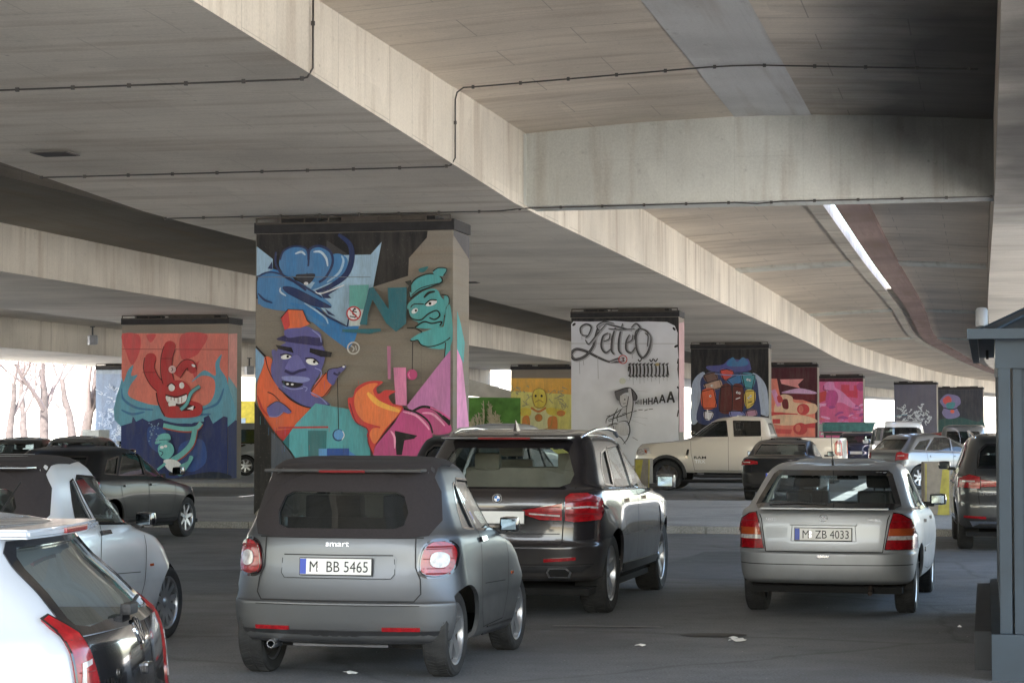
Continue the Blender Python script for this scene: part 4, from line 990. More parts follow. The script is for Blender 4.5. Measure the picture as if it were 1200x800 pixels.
M_clear = flat('lamp_clear', (.46,.44,.44), .15, coat=1, var=.25, scale=30)
M_orange = flat('lamp_orange', (.36,.07,.02), .12, coat=1)
M_chrome = flat('chrome', (.75,.76,.78), .10, 1.0)
M_plate = flat('plate_white', (.74,.74,.72), .4, var=.06)
M_eu = flat('plate_blue', (.01,.05,.40), .4)
M_ink = flat('plate_ink', (.01,.01,.01), .5)
M_silv = flat('badge_silver', (.50,.50,.52), .25, .8)
M_white = flat('badge_white', (.8,.8,.8), .3)
M_blueb = flat('badge_blue', (.02,.16,.55), .3)
M_soft = flat('soft_top_fabric', (.022,.018,.020), .95, var=.10, scale=60)
M_mirr = flat('mirror_glass', (.12,.15,.17), .08, 1.0)

TMP = bpy.data.scenes.new('workbench')
def hermite(keys, n):
    """monotone-ish interpolation through key rows"""
    out = []; K = len(keys); m = len(keys[0])
    for i in range(K-1):
        p = [keys[max(0, min(K-1, i+j))] for j in (-1, 0, 1, 2)]
        for k in range(n):
            t = k/n; row = []
            for c in range(m):
                a, b = p[1][c], p[2][c]; d = b-a
                ta = 0 if (a-p[0][c])*d <= 0 else min(abs(a-p[0][c]), abs(d))*(1 if d > 0 else -1)
                tb = 0 if (p[3][c]-b)*d <= 0 else min(abs(p[3][c]-b), abs(d))*(1 if d > 0 else -1)
                row.append(a*(2*t**3-3*t*t+1)+ta*(t**3-2*t*t+t)+b*(-2*t**3+3*t*t)+tb*(t**3-t*t))
            out.append(row)
    out.append(list(keys[-1])); return out

class Car:
    """car body lofted from horizontal rings; x forward from the rear bumper, y left, z up"""
    def __init__(s, name, keys, L, W, wheels, r, body_mat, label, cat, loc, heading, bow=.07, fbow=.22, taper=(.05,.10), flare=.03, zflare=.62, n=4,
                 tyre_w=.2, group=None, shift=(0, 0)):
        s.L, s.W, s.wheels, s.r, s.tw = L, W, wheels, r, tyre_w
        s.root = empty(name, (0, 0, 0), 0, label, cat, group)
        s.place(loc, heading)
        s.bm_ = body_mat; s.cut = []; s.parts = []
        NR, NC, NS, NF = 9, 6, 26, 9
        rings = hermite(keys, n)
        V = []; half = []
        for row in rings:
            zr, zf, xr, xf, w, rr, rf = row[:7]; arch = row[7] if len(row) > 7 else 0
            rr = min(rr, w*.95); rf = min(rf, w*.95)
            pts = []
            for k in range(NR): pts.append((xr, (w-rr)*k/NR))
            for k in range(NC): a = R(90*k/NC); pts.append((xr+rr-rr*math.cos(a), w-rr+rr*math.sin(a)))
            for k in range(NS): pts.append((xr+rr+(xf-rf-xr-rr)*k/NS, w))
            for k in range(NC): a = R(90*k/NC); pts.append((xf-rf+rf*math.sin(a), w-rf+rf*math.cos(a)))
            for k in range(NF+1): pts.append((xf, (w-rf)*(1-k/NF)))
            hp = []
            for x, y in pts:
                t = (x-xr)/max(.01, xf-xr); z = zr+(zf-zr)*t+arch*4*t*(1-t)
                yy = y/max(w, .01)
                x2 = x + bow*(yy**2)*max(0, 1-t*3) - fbow*(yy**2)*max(0, 1-(1-t)*3.2)
                tr = max(0, (.5-x/L)/.5); tf = max(0, (x/L-.5)/.5)
                y2 = y*(1-taper[0]*tr**2.5-taper[1]*tf**2.5)
                if flare:
                    for wx in wheels: y2 += yy**4*flare*math.exp(-((x-wx)/.42)**2)*math.exp(-((z-zflare)/.24)**2)
                hp.append((x2, y2, z))
            half.append(hp)
        H = len(half[0]); s.H = H
        M = 2*(H-1)
        for hp in half:
            V += [Vector(p) for p in hp]
            V += [Vector((hp[k][0], -hp[k][1], hp[k][2])) for k in range(H-2, 0, -1)]
        F = []; nr = len(rings)
        for i in range(nr-1):
            for k in range(M):
                F.append((i*M+k, i*M+(k+1) % M, (i+1)*M+(k+1) % M, (i+1)*M+k))
        b = (nr-1)*M     # roof cap: strips across
        for k in range(H-1):
            a0, a1 = b+k, b+k+1; c0 = b+(M-k) % M; c1 = b+(M-k-1) % M
            f = [a0, a1, c1, c0] if k not in (0, H-2) else ([a0, a1, c1] if k == 0 else [a0, a1, c0])
            F.append(tuple(dict.fromkeys(f)))
        s.V, s.F = V, F
        bm = bmesh.new(); vs = [bm.verts.new(v) for v in V]
        for f in F:
            if len(set(f)) >= 3: bm.faces.new([vs[i] for i in dict.fromkeys(f)])
        bmesh.ops.recalc_face_normals(bm, faces=bm.faces)
        # outward check
        c = Vector((L/2, 0, .7)); tot = sum((f.calc_center_median()-c).dot(f.normal) for f in bm.faces)
        if tot < 0: bmesh.ops.reverse_faces(bm, faces=bm.faces)
        bm.normal_update(); s.bm = bm
        tb = bm.copy(); bmesh.ops.triangulate(tb, faces=tb.faces); tb.normal_update()
        tb.verts.ensure_lookup_table(); tb.faces.ensure_lookup_table()
        s.tv = [v.co.copy() for v in tb.verts]; s.tn = [v.normal.copy() for v in tb.verts]; s.tf = [[v.index for v in f.verts] for f in tb.faces]
        s.bvh = BVHTree.FromPolygons(s.tv, s.tf); tb.free()
    def place(s, loc, heading):
        """loc = world position of the rear-axle right tyre contact or of x=0,y=0; heading degrees right of +Y"""
        s.root.location = loc; s.root.rotation_euler = (0, 0, R(90-heading))
    def nrm(s, p):
        loc, no, idx, dist = s.bvh.find_nearest(p)
        if idx is None: return Vector((0,0,1)), 9
        a, b, c = s.tf[idx]; A, B, C = s.tv[a], s.tv[b], s.tv[c]
        v0, v1, v2 = B-A, C-A, loc-A; d00, d01, d11, d20, d21 = v0.dot(v0), v0.dot(v1), v1.dot(v1), v2.dot(v0), v2.dot(v1)
        den = d00*d11-d01*d01
        if abs(den) < 1e-14: return no, dist
        v = (d11*d20-d01*d21)/den; w = (d00*d21-d01*d20)/den
        n = (s.tn[a]*(1-v-w)+s.tn[b]*v+s.tn[c]*w)
        return (n.normalized() if n.length > .1 else no), dist
    DIR = {'rear': (Vector((1,0,0)), 1, 2), 'front': (Vector((-1,0,0)), 1, 2), 'right': (Vector((0,1,0)), 0, 2), 'left': (Vector((0,-1,0)), 0, 2), 'top': (Vector((0,0,-1)), 0, 1)}
    def proj(s, side, a, b, off):
        d, i, j = s.DIR[side]; o = Vector((0,0,0)); o[i] = a; o[j] = b
        k = 3-i-j; o[k] = -d[k]*6 + (0 if k != 0 else (s.L/2))
        hit, no, idx, dist = s.bvh.ray_cast(o, d, 20)
        if hit is None: return None
        n, _ = s.nrm(hit); n2 = n if n.dot(-d) > .25 else -d
        return hit + n2*off, n2
    def sheet(s, name, side, poly, mat, off=.004, parent=None, skirt=None, res=.06, smooth_poly=0, mir=False, uvless=True):
        """polygon laid on the body surface; skirt closes its rim back to the body"""
        if mir: poly = [(-a, b) for a, b in poly][::-1]
        if smooth_poly: poly = [(p.x, p.y) for p in catmull_closed(poly, smooth_poly)]
        P2 = [Vector(p) for p in poly]; edge = []
        n = len(P2); pts = []
        for i in range(n):
            a, b = P2[i], P2[(i+1) % n]; k = max(1, int((b-a).length/res))
            for m in range(k): pts.append(a.lerp(b, m/k))
        nb = len(pts); E = [(i, (i+1) % nb) for i in range(nb)]
        xs = [p.x for p in pts]; ys = [p.y for p in pts]
        gx = min(xs)+res
        inner = []
        while gx < max(xs):
            gy = min(ys)+res
            while gy < max(ys):
                if geometry.intersect_point_tri_2d if False else _inside(gx, gy, pts): inner.append(Vector((gx, gy)))
                gy += res
            gx += res
        # drop inner points hugging the rim
        inner = [q for q in inner if min((q-p).length for p in pts) > res*.45]
        r = geometry.delaunay_2d_cdt(pts+inner, E, [list(range(nb))], 1, 1e-6)
        vs, es, fs = r[0], r[1], r[2]
        V3, N3, ok = [], [], []
        for v in vs:
            h = s.proj(side, v.x, v.y, off)
            ok.append(h is not None)
            V3.append(h[0] if h else Vector((0,0,0))); N3.append(h[1] if h else Vector((0,0,1)))
        F3 = [list(f) for f in fs if all(ok[i] for i in f)]
        if not F3: return None
        m = len(V3)
        if skirt is None: skirt = off+.006
        if skirt:
            cnt = {}
            for f in F3:
                for i in range(len(f)):
                    e = (f[i], f[(i+1) % len(f)]); cnt[tuple(sorted(e))] = cnt.get(tuple(sorted(e)), []) + [e]
            rim = [v[0] for v in cnt.values() if len(v) == 1]; mp = {}
            for a, b in rim:
                for q in (a, b):
                    if q not in mp: mp[q] = len(V3); V3.append(V3[q]-N3[q]*skirt)
                F3.append([b, a, mp[a], mp[b]])
        used = sorted({i for f in F3 for i in f}); re = {o: k for k, o in enumerate(used)}
        V3 = [V3[i] for i in used]; F3 = [[re[i] for i in f] for f in F3]
        o = mesh_obj(name, V3, F3, mat, parent or s.root)
        bm = bmesh.new(); bm.from_mesh(o.data); bmesh.ops.recalc_face_normals(bm, faces=bm.faces)
        d = s.DIR[side][0]
        big = sum(f.normal.dot(d)*f.calc_area() for f in bm.faces)
        if big > 0: bmesh.ops.reverse_faces(bm, faces=bm.faces)
        bm.to_mesh(o.data); bm.free(); autosmooth(o, 50)
        if name == 'tail_lamp' and mat in (M_red, M_redd):
            ys_ = [p.y for p in pts]; mb = MB()
            for f in (.22, .5, .78):
                zc = min(ys_)+(max(ys_)-min(ys_))*f; xs_ = []
                for i in range(n):
                    a, b = P2[i], P2[(i+1) % n]
                    if (a.y > zc) != (b.y > zc): xs_.append(a.x+(b.x-a.x)*(zc-a.y)/(b.y-a.y))
                xs_.sort()
                if len(xs_) > 1 and xs_[-1]-xs_[0] > .07:
                    st = s.strip('r', side, [(xs_[0]+.015, zc), (xs_[-1]-.015, zc)], .006, M_redd, off+.0012)
                    if st: mb.add(st[0], st[1])
            if mb.v: mb.build('lamp_rib', M_redd, o)
            st = s.strip('r', side, poly, .007, M_trim, off+.0012, closed=True)
            if st: mb = MB(); mb.add(st[0], st[1]); mb.build('lamp_seal', M_trim, o)
        return o
    def strip(s, name, side, pts, w, mat, off=.0025, parent=None, closed=False, res=.04, mir=False):
        if mir: pts = [(-a, b) for a, b in pts]
        P2 = [Vector(p) for p in pts]
        if closed: P2.append(P2[0])
        q = []
        for a, b in zip(P2, P2[1:]):
            k = max(1, int((b-a).length/res))
            for m in range(k): q.append(a.lerp(b, m/k))
        q.append(P2[-1]); n = len(q); V3 = []; ok = []
        for i, p in enumerate(q):
            t = (q[min(i+1, n-1)]-q[max(i-1, 0)]) if not (closed and i in (0, n-1)) else (q[1]-q[-2])
            t = t.normalized() if t.length > 1e-9 else Vector((1, 0)); nn = Vector((-t.y, t.x))*w/2
            for e in (nn, -nn):
                h = s.proj(side, p.x+e.x, p.y+e.y, off); ok.append(h is not None); V3.append(h[0] if h else Vector((0,0,0)))
        F3 = [(2*i, 2*i+1, 2*i+3, 2*i+2) for i in range(n-1) if all(ok[2*i:2*i+4])]
        if not F3: return None
        return V3, F3, mat, name, parent
    def seams(s, strips, name='panel_seam', mat=None):
        mb = MB()
        for st in strips:
            if st: mb.add(st[0], st[1])
        if mb.v:
            o = mb.build(name, mat or M_seam, s.root); return o
    def window(s, side, poly, mat=None, name='window', cutd=None, inset=.012, frame=None, framew=.02, smooth_poly=0, parent=None, mir=False):
        if mir: poly = [(-a, b) for a, b in poly][::-1]
        if smooth_poly: poly = [(p.x, p.y) for p in catmull_closed(poly, smooth_poly)]
        s.cut.append((side, poly))
        g_ = s.sheet(name, side, poly, mat or M_glassd, -inset, skirt=0)
        if frame and g_:
            st = s.strip('frame', side, poly, framew, frame, .003, closed=True)
            if st:
                mb = MB(); mb.add(st[0], st[1]); mb.build('window_trim', frame, g_)
        return g_
    def finish(s, split=None, mats=None, names=None):
        import time; t_0 = time.time()
        """shell with wheel arches and window openings cut; split(face centre, normal) -> material slot"""
        bm = s.bm
        me = bpy.data.meshes.new('body'); bm.to_mesh(me); bm.free()
        ms = mats or [s.bm_]
        for m in ms: me.materials.append(m)
        if split:
            for p in me.polygons: p.material_index = split(p.center, p.normal)
        o = bpy.data.objects.new('body', me); TMP.collection.objects.link(o)
        sm = o.modifiers.new('s', 'SOLIDIFY'); sm.thickness = .03; sm.offset = -1
        cutters = []
        def cutter(mb):
            c = mb.build('cutter', M_well); COL.objects.unlink(c); TMP.collection.objects.link(c); cutters.append(c)
            m = o.modifiers.new('b', 'BOOLEAN'); m.operation = 'DIFFERENCE'; m.solver = 'EXACT'; m.object = c
        mb = MB()
        Rr = s.r+getattr(s, 'arch', .05); xm = getattr(s, 'archmin', -1)
        for wx in s.wheels:
            for sg in (1, -1):
                mb = MB(); a0, a1 = sorted((sg*(s.W/2-.337), sg*(s.W/2+.25)))
                mb.prism([(max(xm+k*1e-4, wx+Rr*math.cos(6.2832*(k+.37)/44)), s.r+Rr*math.sin(6.2832*(k+.37)/44)) for k in range(44)], a0, a1, Matrix(((1,0,0),(0,0,1),(0,1,0))))
                cutter(mb)
        for side, poly in s.cut:
            mb = MB(); z = Vector
            area = sum(poly[i][0]*poly[(i+1) % len(poly)][1]-poly[(i+1) % len(poly)][0]*poly[i][1] for i in range(len(poly)))
            if side in ('left', 'right'):
                sg = 1 if side == 'left' else -1
                M3 = Matrix(((1,0,0),(0,0,1),(0,1,0))); mb.prism(poly, sg*.12, sg*1.6, M3)
            elif side in ('rear', 'front'):
                M3 = Matrix(((0,0,1),(1,0,0),(0,1,0)))
                mb.prism(poly, -1, s.cutx_r, M3) if side == 'rear' else mb.prism(poly, s.cutx_f, s.L+1, M3)
            cutter(mb)
        def bake():
            TMP.view_layers[0].update(); dg = TMP.view_layers[0].depsgraph
            n_ = bpy.data.meshes.new_from_object(o.evaluated_get(dg)); return n_, sum(p.area for p in n_.polygons)
        o.modifiers.clear(); sm = o.modifiers.new('s', 'SOLIDIFY'); sm.thickness = .03; sm.offset = -1
        nm, ar = bake(); o.modifiers.clear(); o.data = nm
        for ci, c in enumerate(cutters):
            for jit in range(4):
                if jit:
                    for v in c.data.vertices: v.co += Vector((.0013*jit, .0011*(1 if v.co.y > 0 else -1), .0017*jit))
                m = o.modifiers.new('b', 'BOOLEAN'); m.operation = 'DIFFERENCE'; m.solver = 'EXACT'; m.object = c
                m.use_self = jit == 3
                n2, a2 = bake(); o.modifiers.clear()
                if jit: pass
                if ar*.86 < a2 < ar*1.1: o.data = n2; nm, ar = n2, a2; break
                if jit == 3: print('CUT FAILED', s.root.name, ci, ar, a2)
        o.data = me
        for c in cutters: bpy.data.objects.remove(c)
        bpy.data.objects.remove(o)
        nm.name = 'body'; b = bpy.data.objects.new('body', nm); link(b, s.root)
        s._normals(nm); s.body = b
        # wheel wells
        mb = MB()
        for wx in s.wheels:
            for sg in (1, -1):
                n0 = len(mb.v); mb.lathe([(0, sg*(s.W/2-.335)), (Rr+.004, sg*(s.W/2-.335)), (Rr+.004, sg*(s.W/2-.13))], 28, None, (wx, 0, s.r))
                for v in mb.v[n0:]: v.z = max(v.z, .27); v.x = max(v.x, xm)
        mb.box((s.L/2, 0, .24), (s.L-.5, s.W-.3, .06))
        mb.build('underbody', M_well, s.root)
        return b
    def _normals(s, me):
        me.polygons.foreach_set('use_smooth', [True]*len(me.polygons))
        cache = {}; ln = [None]*len(me.loops)
        for p in me.polygons:
            for li in p.loop_indices:
                vi = me.loops[li].vertex_index
                if vi not in cache: cache[vi] = s.nrm(me.vertices[vi].co)
                n, d = cache[vi]
                if d < .0015 and n.dot(p.normal) > .55: ln[li] = n
                else: ln[li] = p.normal.copy()
        me.normals_split_custom_set([tuple(n) for n in ln])
    def wheel_set(s, spokes=5, rim=None, style='spoke', tread=True, rr=None, only=None, steer=0):
        rim = rim or M_rim; r = s.r; tw = s.tw; ri = rr or r*.68
        first = None
        mbt = MB(); prof = [(ri, -tw*.42), (r*.90, -tw*.5), (r*.975, -tw*.44), (r, -tw*.30), (r, tw*.30), (r*.975, tw*.44), (r*.90, tw*.5), (ri, tw*.42)]
        mbt.lathe(prof, 48)
        mbg = MB()
        if tread:
            for k in range(60):
                a = 6.2832*k/60; 
                for q in (-1, 1):
                    M = Matrix.Rotation(-a, 3, 'Y') @ Matrix.Rotation(q*.35, 3, 'X')
                    c = Matrix.Rotation(-a, 3, 'Y') @ Vector((r+.001, q*tw*.2, 0)); mbg.box(c, (.005, tw*.34, r*.05), mat=M)
        def spk(mbr):
            mbr.lathe([(ri*1.01, -tw*.40), (ri*.93, -tw*.36), (ri*.93, tw*.30), (ri*.97, tw*.40), (ri*1.02, tw*.43), (ri*1.03, tw*.38)], 48)
            for k in range(spokes):
                a0 = 6.2832*k/spokes+.3; sub = (-.10, .10) if style == 'twin' else (0,)
                for da in sub:
                    a = a0+da; w0, w1 = (.030, .022) if style != 'wide' else (.07, .045)
                    w0 *= r/.3; w1 *= r/.3
                    ca, sa = math.cos(a), math.sin(a); e = Vector((ca, 0, sa)); t = Vector((-sa, 0, ca))
                    p0, p1 = e*ri*.14, e*ri*.97
                    y0, y1 = tw*.30, tw*.36
                    vs = [p0-t*w0/1, p0+t*w0/1, p1+t*w1, p1-t*w1]
                    top = [Vector((v.x, y0 if i < 2 else y1, v.z)) for i, v in enumerate(vs)]; bot = [Vector((v.x*1.0, (y0 if i < 2 else y1)-.045, v.z)) for i, v in enumerate(vs)]
                    mbr.add(top+bot, [(0,1,2,3), (7,6,5,4), (0,4,5,1), (1,5,6,2), (2,6,7,3), (3,7,4,0)])
            mbr.lathe([(0, tw*.36), (ri*.14, tw*.36), (ri*.22, tw*.30), (ri*.22, tw*.1)], 20)
        mbr = MB(); spk(mbr)
        mbd = MB(); mbd.lathe([(0, -.02), (ri*.92, -.02), (ri*.92, tw*.2)], 24); mbd.lathe([(0, .0), (ri*.62, .0), (ri*.62, -.02)], 24)
        meshes = []
        for sg in (1, -1):
            for i, wx in enumerate(s.wheels):
                if only and (sg, i) not in only: continue
                pos = (wx, sg*(s.W/2-tw/2-getattr(s, 'track_in', .05)), r)
                if first is None or first.get(0) is None:
                    t = mbt.build('tyre', M_tyre); autosmooth(t, 30)
                    tr = mbg.build('tread', M_tyre) if tread else None
                    rm = mbr.build('rim', rim); autosmooth(rm, 35); dk = mbd.build('brake_disc', flat('brake_disc_steel', (.10,.09,.085), .5, .6))
                    first = {0: (t, tr, rm, dk)}; cur = (t, tr, rm, dk)
                else:
                    cur = tuple(None if q is None else link(q.copy()) for q in first[0])
                wh = bpy.data.objects.new('wheel', None); wh.empty_display_size = .2; link(wh, s.root); wh.location = pos
                wh.rotation_euler = (0, 0, (0 if sg > 0 else math.pi) + (R(steer) if i == 1 else 0))
                for q in cur:
                    if q is not None: q.parent = wh
    def interior(s, x0, x1, z0, ztop, w, seats=(), col=None, headr=True):
        mi = col or M_int
        mb = MB(); mb.box(((x0+x1)/2, 0, z0), (x1-x0, w*2, .03)); mb.box((x1-.12, 0, z0+.13), (.3, w*1.9, .26))
        mb.build('dashboard', M_int, s.root)
        for (sx, sy, ww, hh, hr) in seats:
            mb = MB()
            mb.bbox((sx, sy, z0-.1+hh/2), (.14, ww, hh), .05); mb.bbox((sx+.25, sy, z0-.05), (.5, ww, .16), .05)
            if hr:
                for hy in ([0] if ww < .7 else [-ww*.3, ww*.3]):
                    mb.bbox((sx-.01, sy+hy, z0-.1+hh+.12), (.10, .26, .19), .045); mb.tube([(sx, sy+hy-.05, z0+hh-.15), (sx, sy+hy-.05, z0+hh)], .008, 4); mb.tube([(sx, sy+hy+.05, z0+hh-.15), (sx, sy+hy+.05, z0+hh)], .008, 4)
            mb.build('seat', mi, s.root, 'auto')
        mb = MB(); mb.tube([(x1-.42+.16*0, .36+.18*math.cos(a), z0+.2+.18*math.sin(a)) for a in [6.2832*k/16 for k in range(17)]], .014, 6, False)
        mb.build('steering_wheel', M_int, s.root)
    def mirror(s, x, z, y, mat, glassm=None, size=(.12, .2, .14)):
        for sg in (1, -1):
            o = bpy.data.objects.new('wing_mirror', None); o.empty_display_size = .1; link(o, s.root); o.location = (x, sg*y, z)
            mb = MB(); mb.bbox((.03, sg*size[1]*.62, .02), (size[0], size[1]*.92, size[2]*.92), .05); h = mb.build('housing', mat, o, 'auto')
            mb = MB(); mb.bbox((.03, sg*.02, -.03), (.06, .12, .05), .015); mb.build('arm', M_blkpl, o)
            mb = MB(); mb.bbox((.03-size[0]/2-.002, sg*size[1]*.62, .02), (.008, size[1]*.70, size[2]*.64), .003); mb.build('mirror_glass', M_mirr, o)
    def plate(s, text, x, z, y=0, tilt=0, w=.52, h=.11, front=False, blank=False, yaw=0):
        o = bpy.data.objects.new('licence_plate', None); o.empty_display_size = .1; link(o, s.root); o.location = (x, y, z)
        o.rotation_euler = (0, R(tilt)*(-1 if front else 1), (math.pi if front else 0)+yaw)
        mb = MB(); mb.bbox((-.004, 0, 0), (.012, w+.015, h+.015), .004); mb.build('plate_frame', M_blkpl, o)
        mb = MB(); mb.box((-.0115, 0, 0), (.004, w, h)); mb.build('plate', M_plate, o)
        mb = MB(); mb.box((-.0145, w/2-.022, 0), (.003, .044, h-.004)); mb.build('euro_band', M_eu, o)
        if not blank:
            t = text_mesh(text, h*.98, M_ink, o, 'lettering', width=w*.82); t.location = (-.0150, -.024, -h*.34); t.rotation_euler = (R(90), 0, R(-90))
            mb = MB(); mb.lathe([(0, 0), (.014, 0)], 14, Matrix.Rotation(R(90), 3, 'Z')); 
            sl = mb.build('seal', M_silv, o); sl.location = (-.0152, w*.5-.044-w*.82*.205-.01, .016); 
            sl2 = link(sl.copy(), o); sl2.location = (-.0152, w*.5-.044-w*.82*.205-.01, -.017)
        return o
    def badge_text(s, text, side, a, b, size, mat, width=None, off=.003, bold=.0, name='badge'):
        h = s.proj(side, a, b, off)
        if not h: return
        t = text_mesh(text, size, mat, s.root, name, width, bold=bold)
        t.location = h[0]
        base = {'rear': Matrix(((0,0,-1),(-1,0,0),(0,1,0))), 'right': Matrix(((1,0,0),(0,0,-1),(0,1,0))), 'left': Matrix(((-1,0,0),(0,0,1),(0,1,0)))}[side]
        ref = -s.DIR[side][0]
        q = ref.rotation_difference(h[1]); t.rotation_euler = (q.to_matrix() @ base).to_euler()
        return t
    def roundel(s, side, a, b, r, kind):
        h = s.proj(side, a, b, .004)
        if not h: return
        o = bpy.data.objects.new('badge', None); o.empty_display_size = .05; link(o, s.root); o.location = h[0]
        base = {'rear': Matrix(((0,0,-1),(-1,0,0),(0,1,0))), 'front': Matrix(((0,0,1),(1,0,0),(0,1,0)))}[side]
        ref = -s.DIR[side][0]; o.rotation_euler = (ref.rotation_difference(h[1]).to_matrix() @ base).to_euler()
        T = Matrix.Rotation(R(90), 3, 'X')   # lathe axis y -> z
        if kind == 'vw':
            mb = MB(); mb.lathe([(r, .0), (r, .008), (r*.86, .010), (r*.86, 0)], 28, T)
            def ln(p): 
                for (x0, y0), (x1, y1) in zip(p, p[1:]):
                    mb.box(((x0+x1)/2*r, (y0+y1)/2*r, .005), (math.hypot(x1-x0, y1-y0)*r+.006, r*.15, .007), math.atan2(y1-y0, x1-x0))
            ln([(-.36,.78), (0,.06), (.36,.78)]); ln([(-.74,.46), (-.38,-.74), (0,-.02), (.38,-.74), (.74,.46)])
            mb.build('emblem', M_chrome, o)
            mb = MB(); mb.lathe([(0, .001), (r*.88, .001)], 24, T); mb.build('disc', M_trim, o)
        elif kind == 'bmw':
            mb = MB(); mb.lathe([(0, .002), (r, .002), (r, -.004)], 28, T); mb.build('disc', M_ink, o)
            mb = MB(); mb.lathe([(r, .001), (r, .006), (r*.92, .006), (r*.92, .001)], 28, T); mb.lathe([(r*.66, .001), (r*.66, .006), (r*.60, .006), (r*.60, .001)], 28, T); mb.build('ring', M_silv, o)
            for q, m in ((0, M_white), (1, M_blueb), (2, M_white), (3, M_blueb)):
                mb = MB(); vs = [(0, 0, .005)]+[(r*.6*math.cos(R(q*90+k*15)), r*.6*math.sin(R(q*90+k*15)), .005) for k in range(7)]
                mb.add(vs, [(0, k, k+1) for k in range(1, 7)]); mb.build('quadrant', m, o)
        elif kind == 'bolt':
            mb = MB(); mb.lathe([(r, .0), (r, .006), (r*.84, .008), (r*.84, 0)], 28, T)
            mb.prism([(-1.1*r, .05*r), (.15*r, .28*r), (.1*r, .08*r), (1.1*r, -.05*r), (-.15*r, -.28*r), (-.1*r, -.08*r)], .002, .008)
            mb.build('emblem', M_silv, o)
        elif kind == 'star':
            mb = MB(); mb.lathe([(r, .0), (r, .006), (r*.88, .008), (r*.88, 0)], 24, T)
            for k in range(3):
                a_ = R(90+120*k); mb.prism([(r*.9*math.cos(a_), r*.9*math.sin(a_)), (r*.13*math.cos(a_+1.05), r*.13*math.sin(a_+1.05)), (0, 0), (r*.13*math.cos(a_-1.05), r*.13*math.sin(a_-1.05))], .002, .007)
            mb.build('emblem', M_chrome, o)
        return o
def _inside(x, y, pts):
    c = False; n = len(pts)
    for i in range(n):
        a, b = pts[i], pts[i-1]
        if (a[1] > y) != (b[1] > y) and x < (b[0]-a[0])*(y-a[1])/(b[1]-a[1])+a[0]: c = not c
    return c
def text_mesh(text, size, mat, parent, name, width=None, bold=0.0, extrude=.0005):
    cu = bpy.data.curves.new('t', 'FONT'); cu.body = text; cu.size = size; cu.extrude = extrude; cu.offset = bold; cu.align_x = 'CENTER'; cu.resolution_u = 3
    o = bpy.data.objects.new('t', cu); TMP.collection.objects.link(o)
    TMP.view_layers[0].update(); dg = TMP.view_layers[0].depsgraph; me = bpy.data.meshes.new_from_object(o.evaluated_get(dg)); bpy.data.objects.remove(o)
    me.materials.clear(); me.materials.append(mat)
    if width:
        xs = [v.co.x for v in me.vertices]; w = max(xs)-min(xs); c = (max(xs)+min(xs))/2
        for v in me.vertices: v.co.x = (v.co.x-c)*width/w
    r = bpy.data.objects.new(name, me); return link(r, parent)
def mirror_y(p): return [(-a, b) for a, b in p]
def dup_tree(o, parent=None):
    c = o.copy(); link(c, None); c.parent = parent
    for ch in [q for q in COL.objects if q.parent == o]: dup_tree(ch, c)
    return c
def roof_rails(car, pts, yy, mat, r=.018):
    for sg in (1, -1):
        mb = MB(); mb.tube([(x, sg*y, z) for (x, y, z) in pts], r, 8); mb.build('roof_rail', mat, car.root, True)
def rp(px, py, rx, wx, heading, half):
    """world position of the car origin from the photographed right rear tyre contact"""
    x, D = gp(px, py); h = R(heading); f = Vector((math.sin(h), math.cos(h))); l = Vector((-math.cos(h), math.sin(h)))
    p = Vector((x, D)) - f*wx + l*half; return (p.x, p.y, 0)
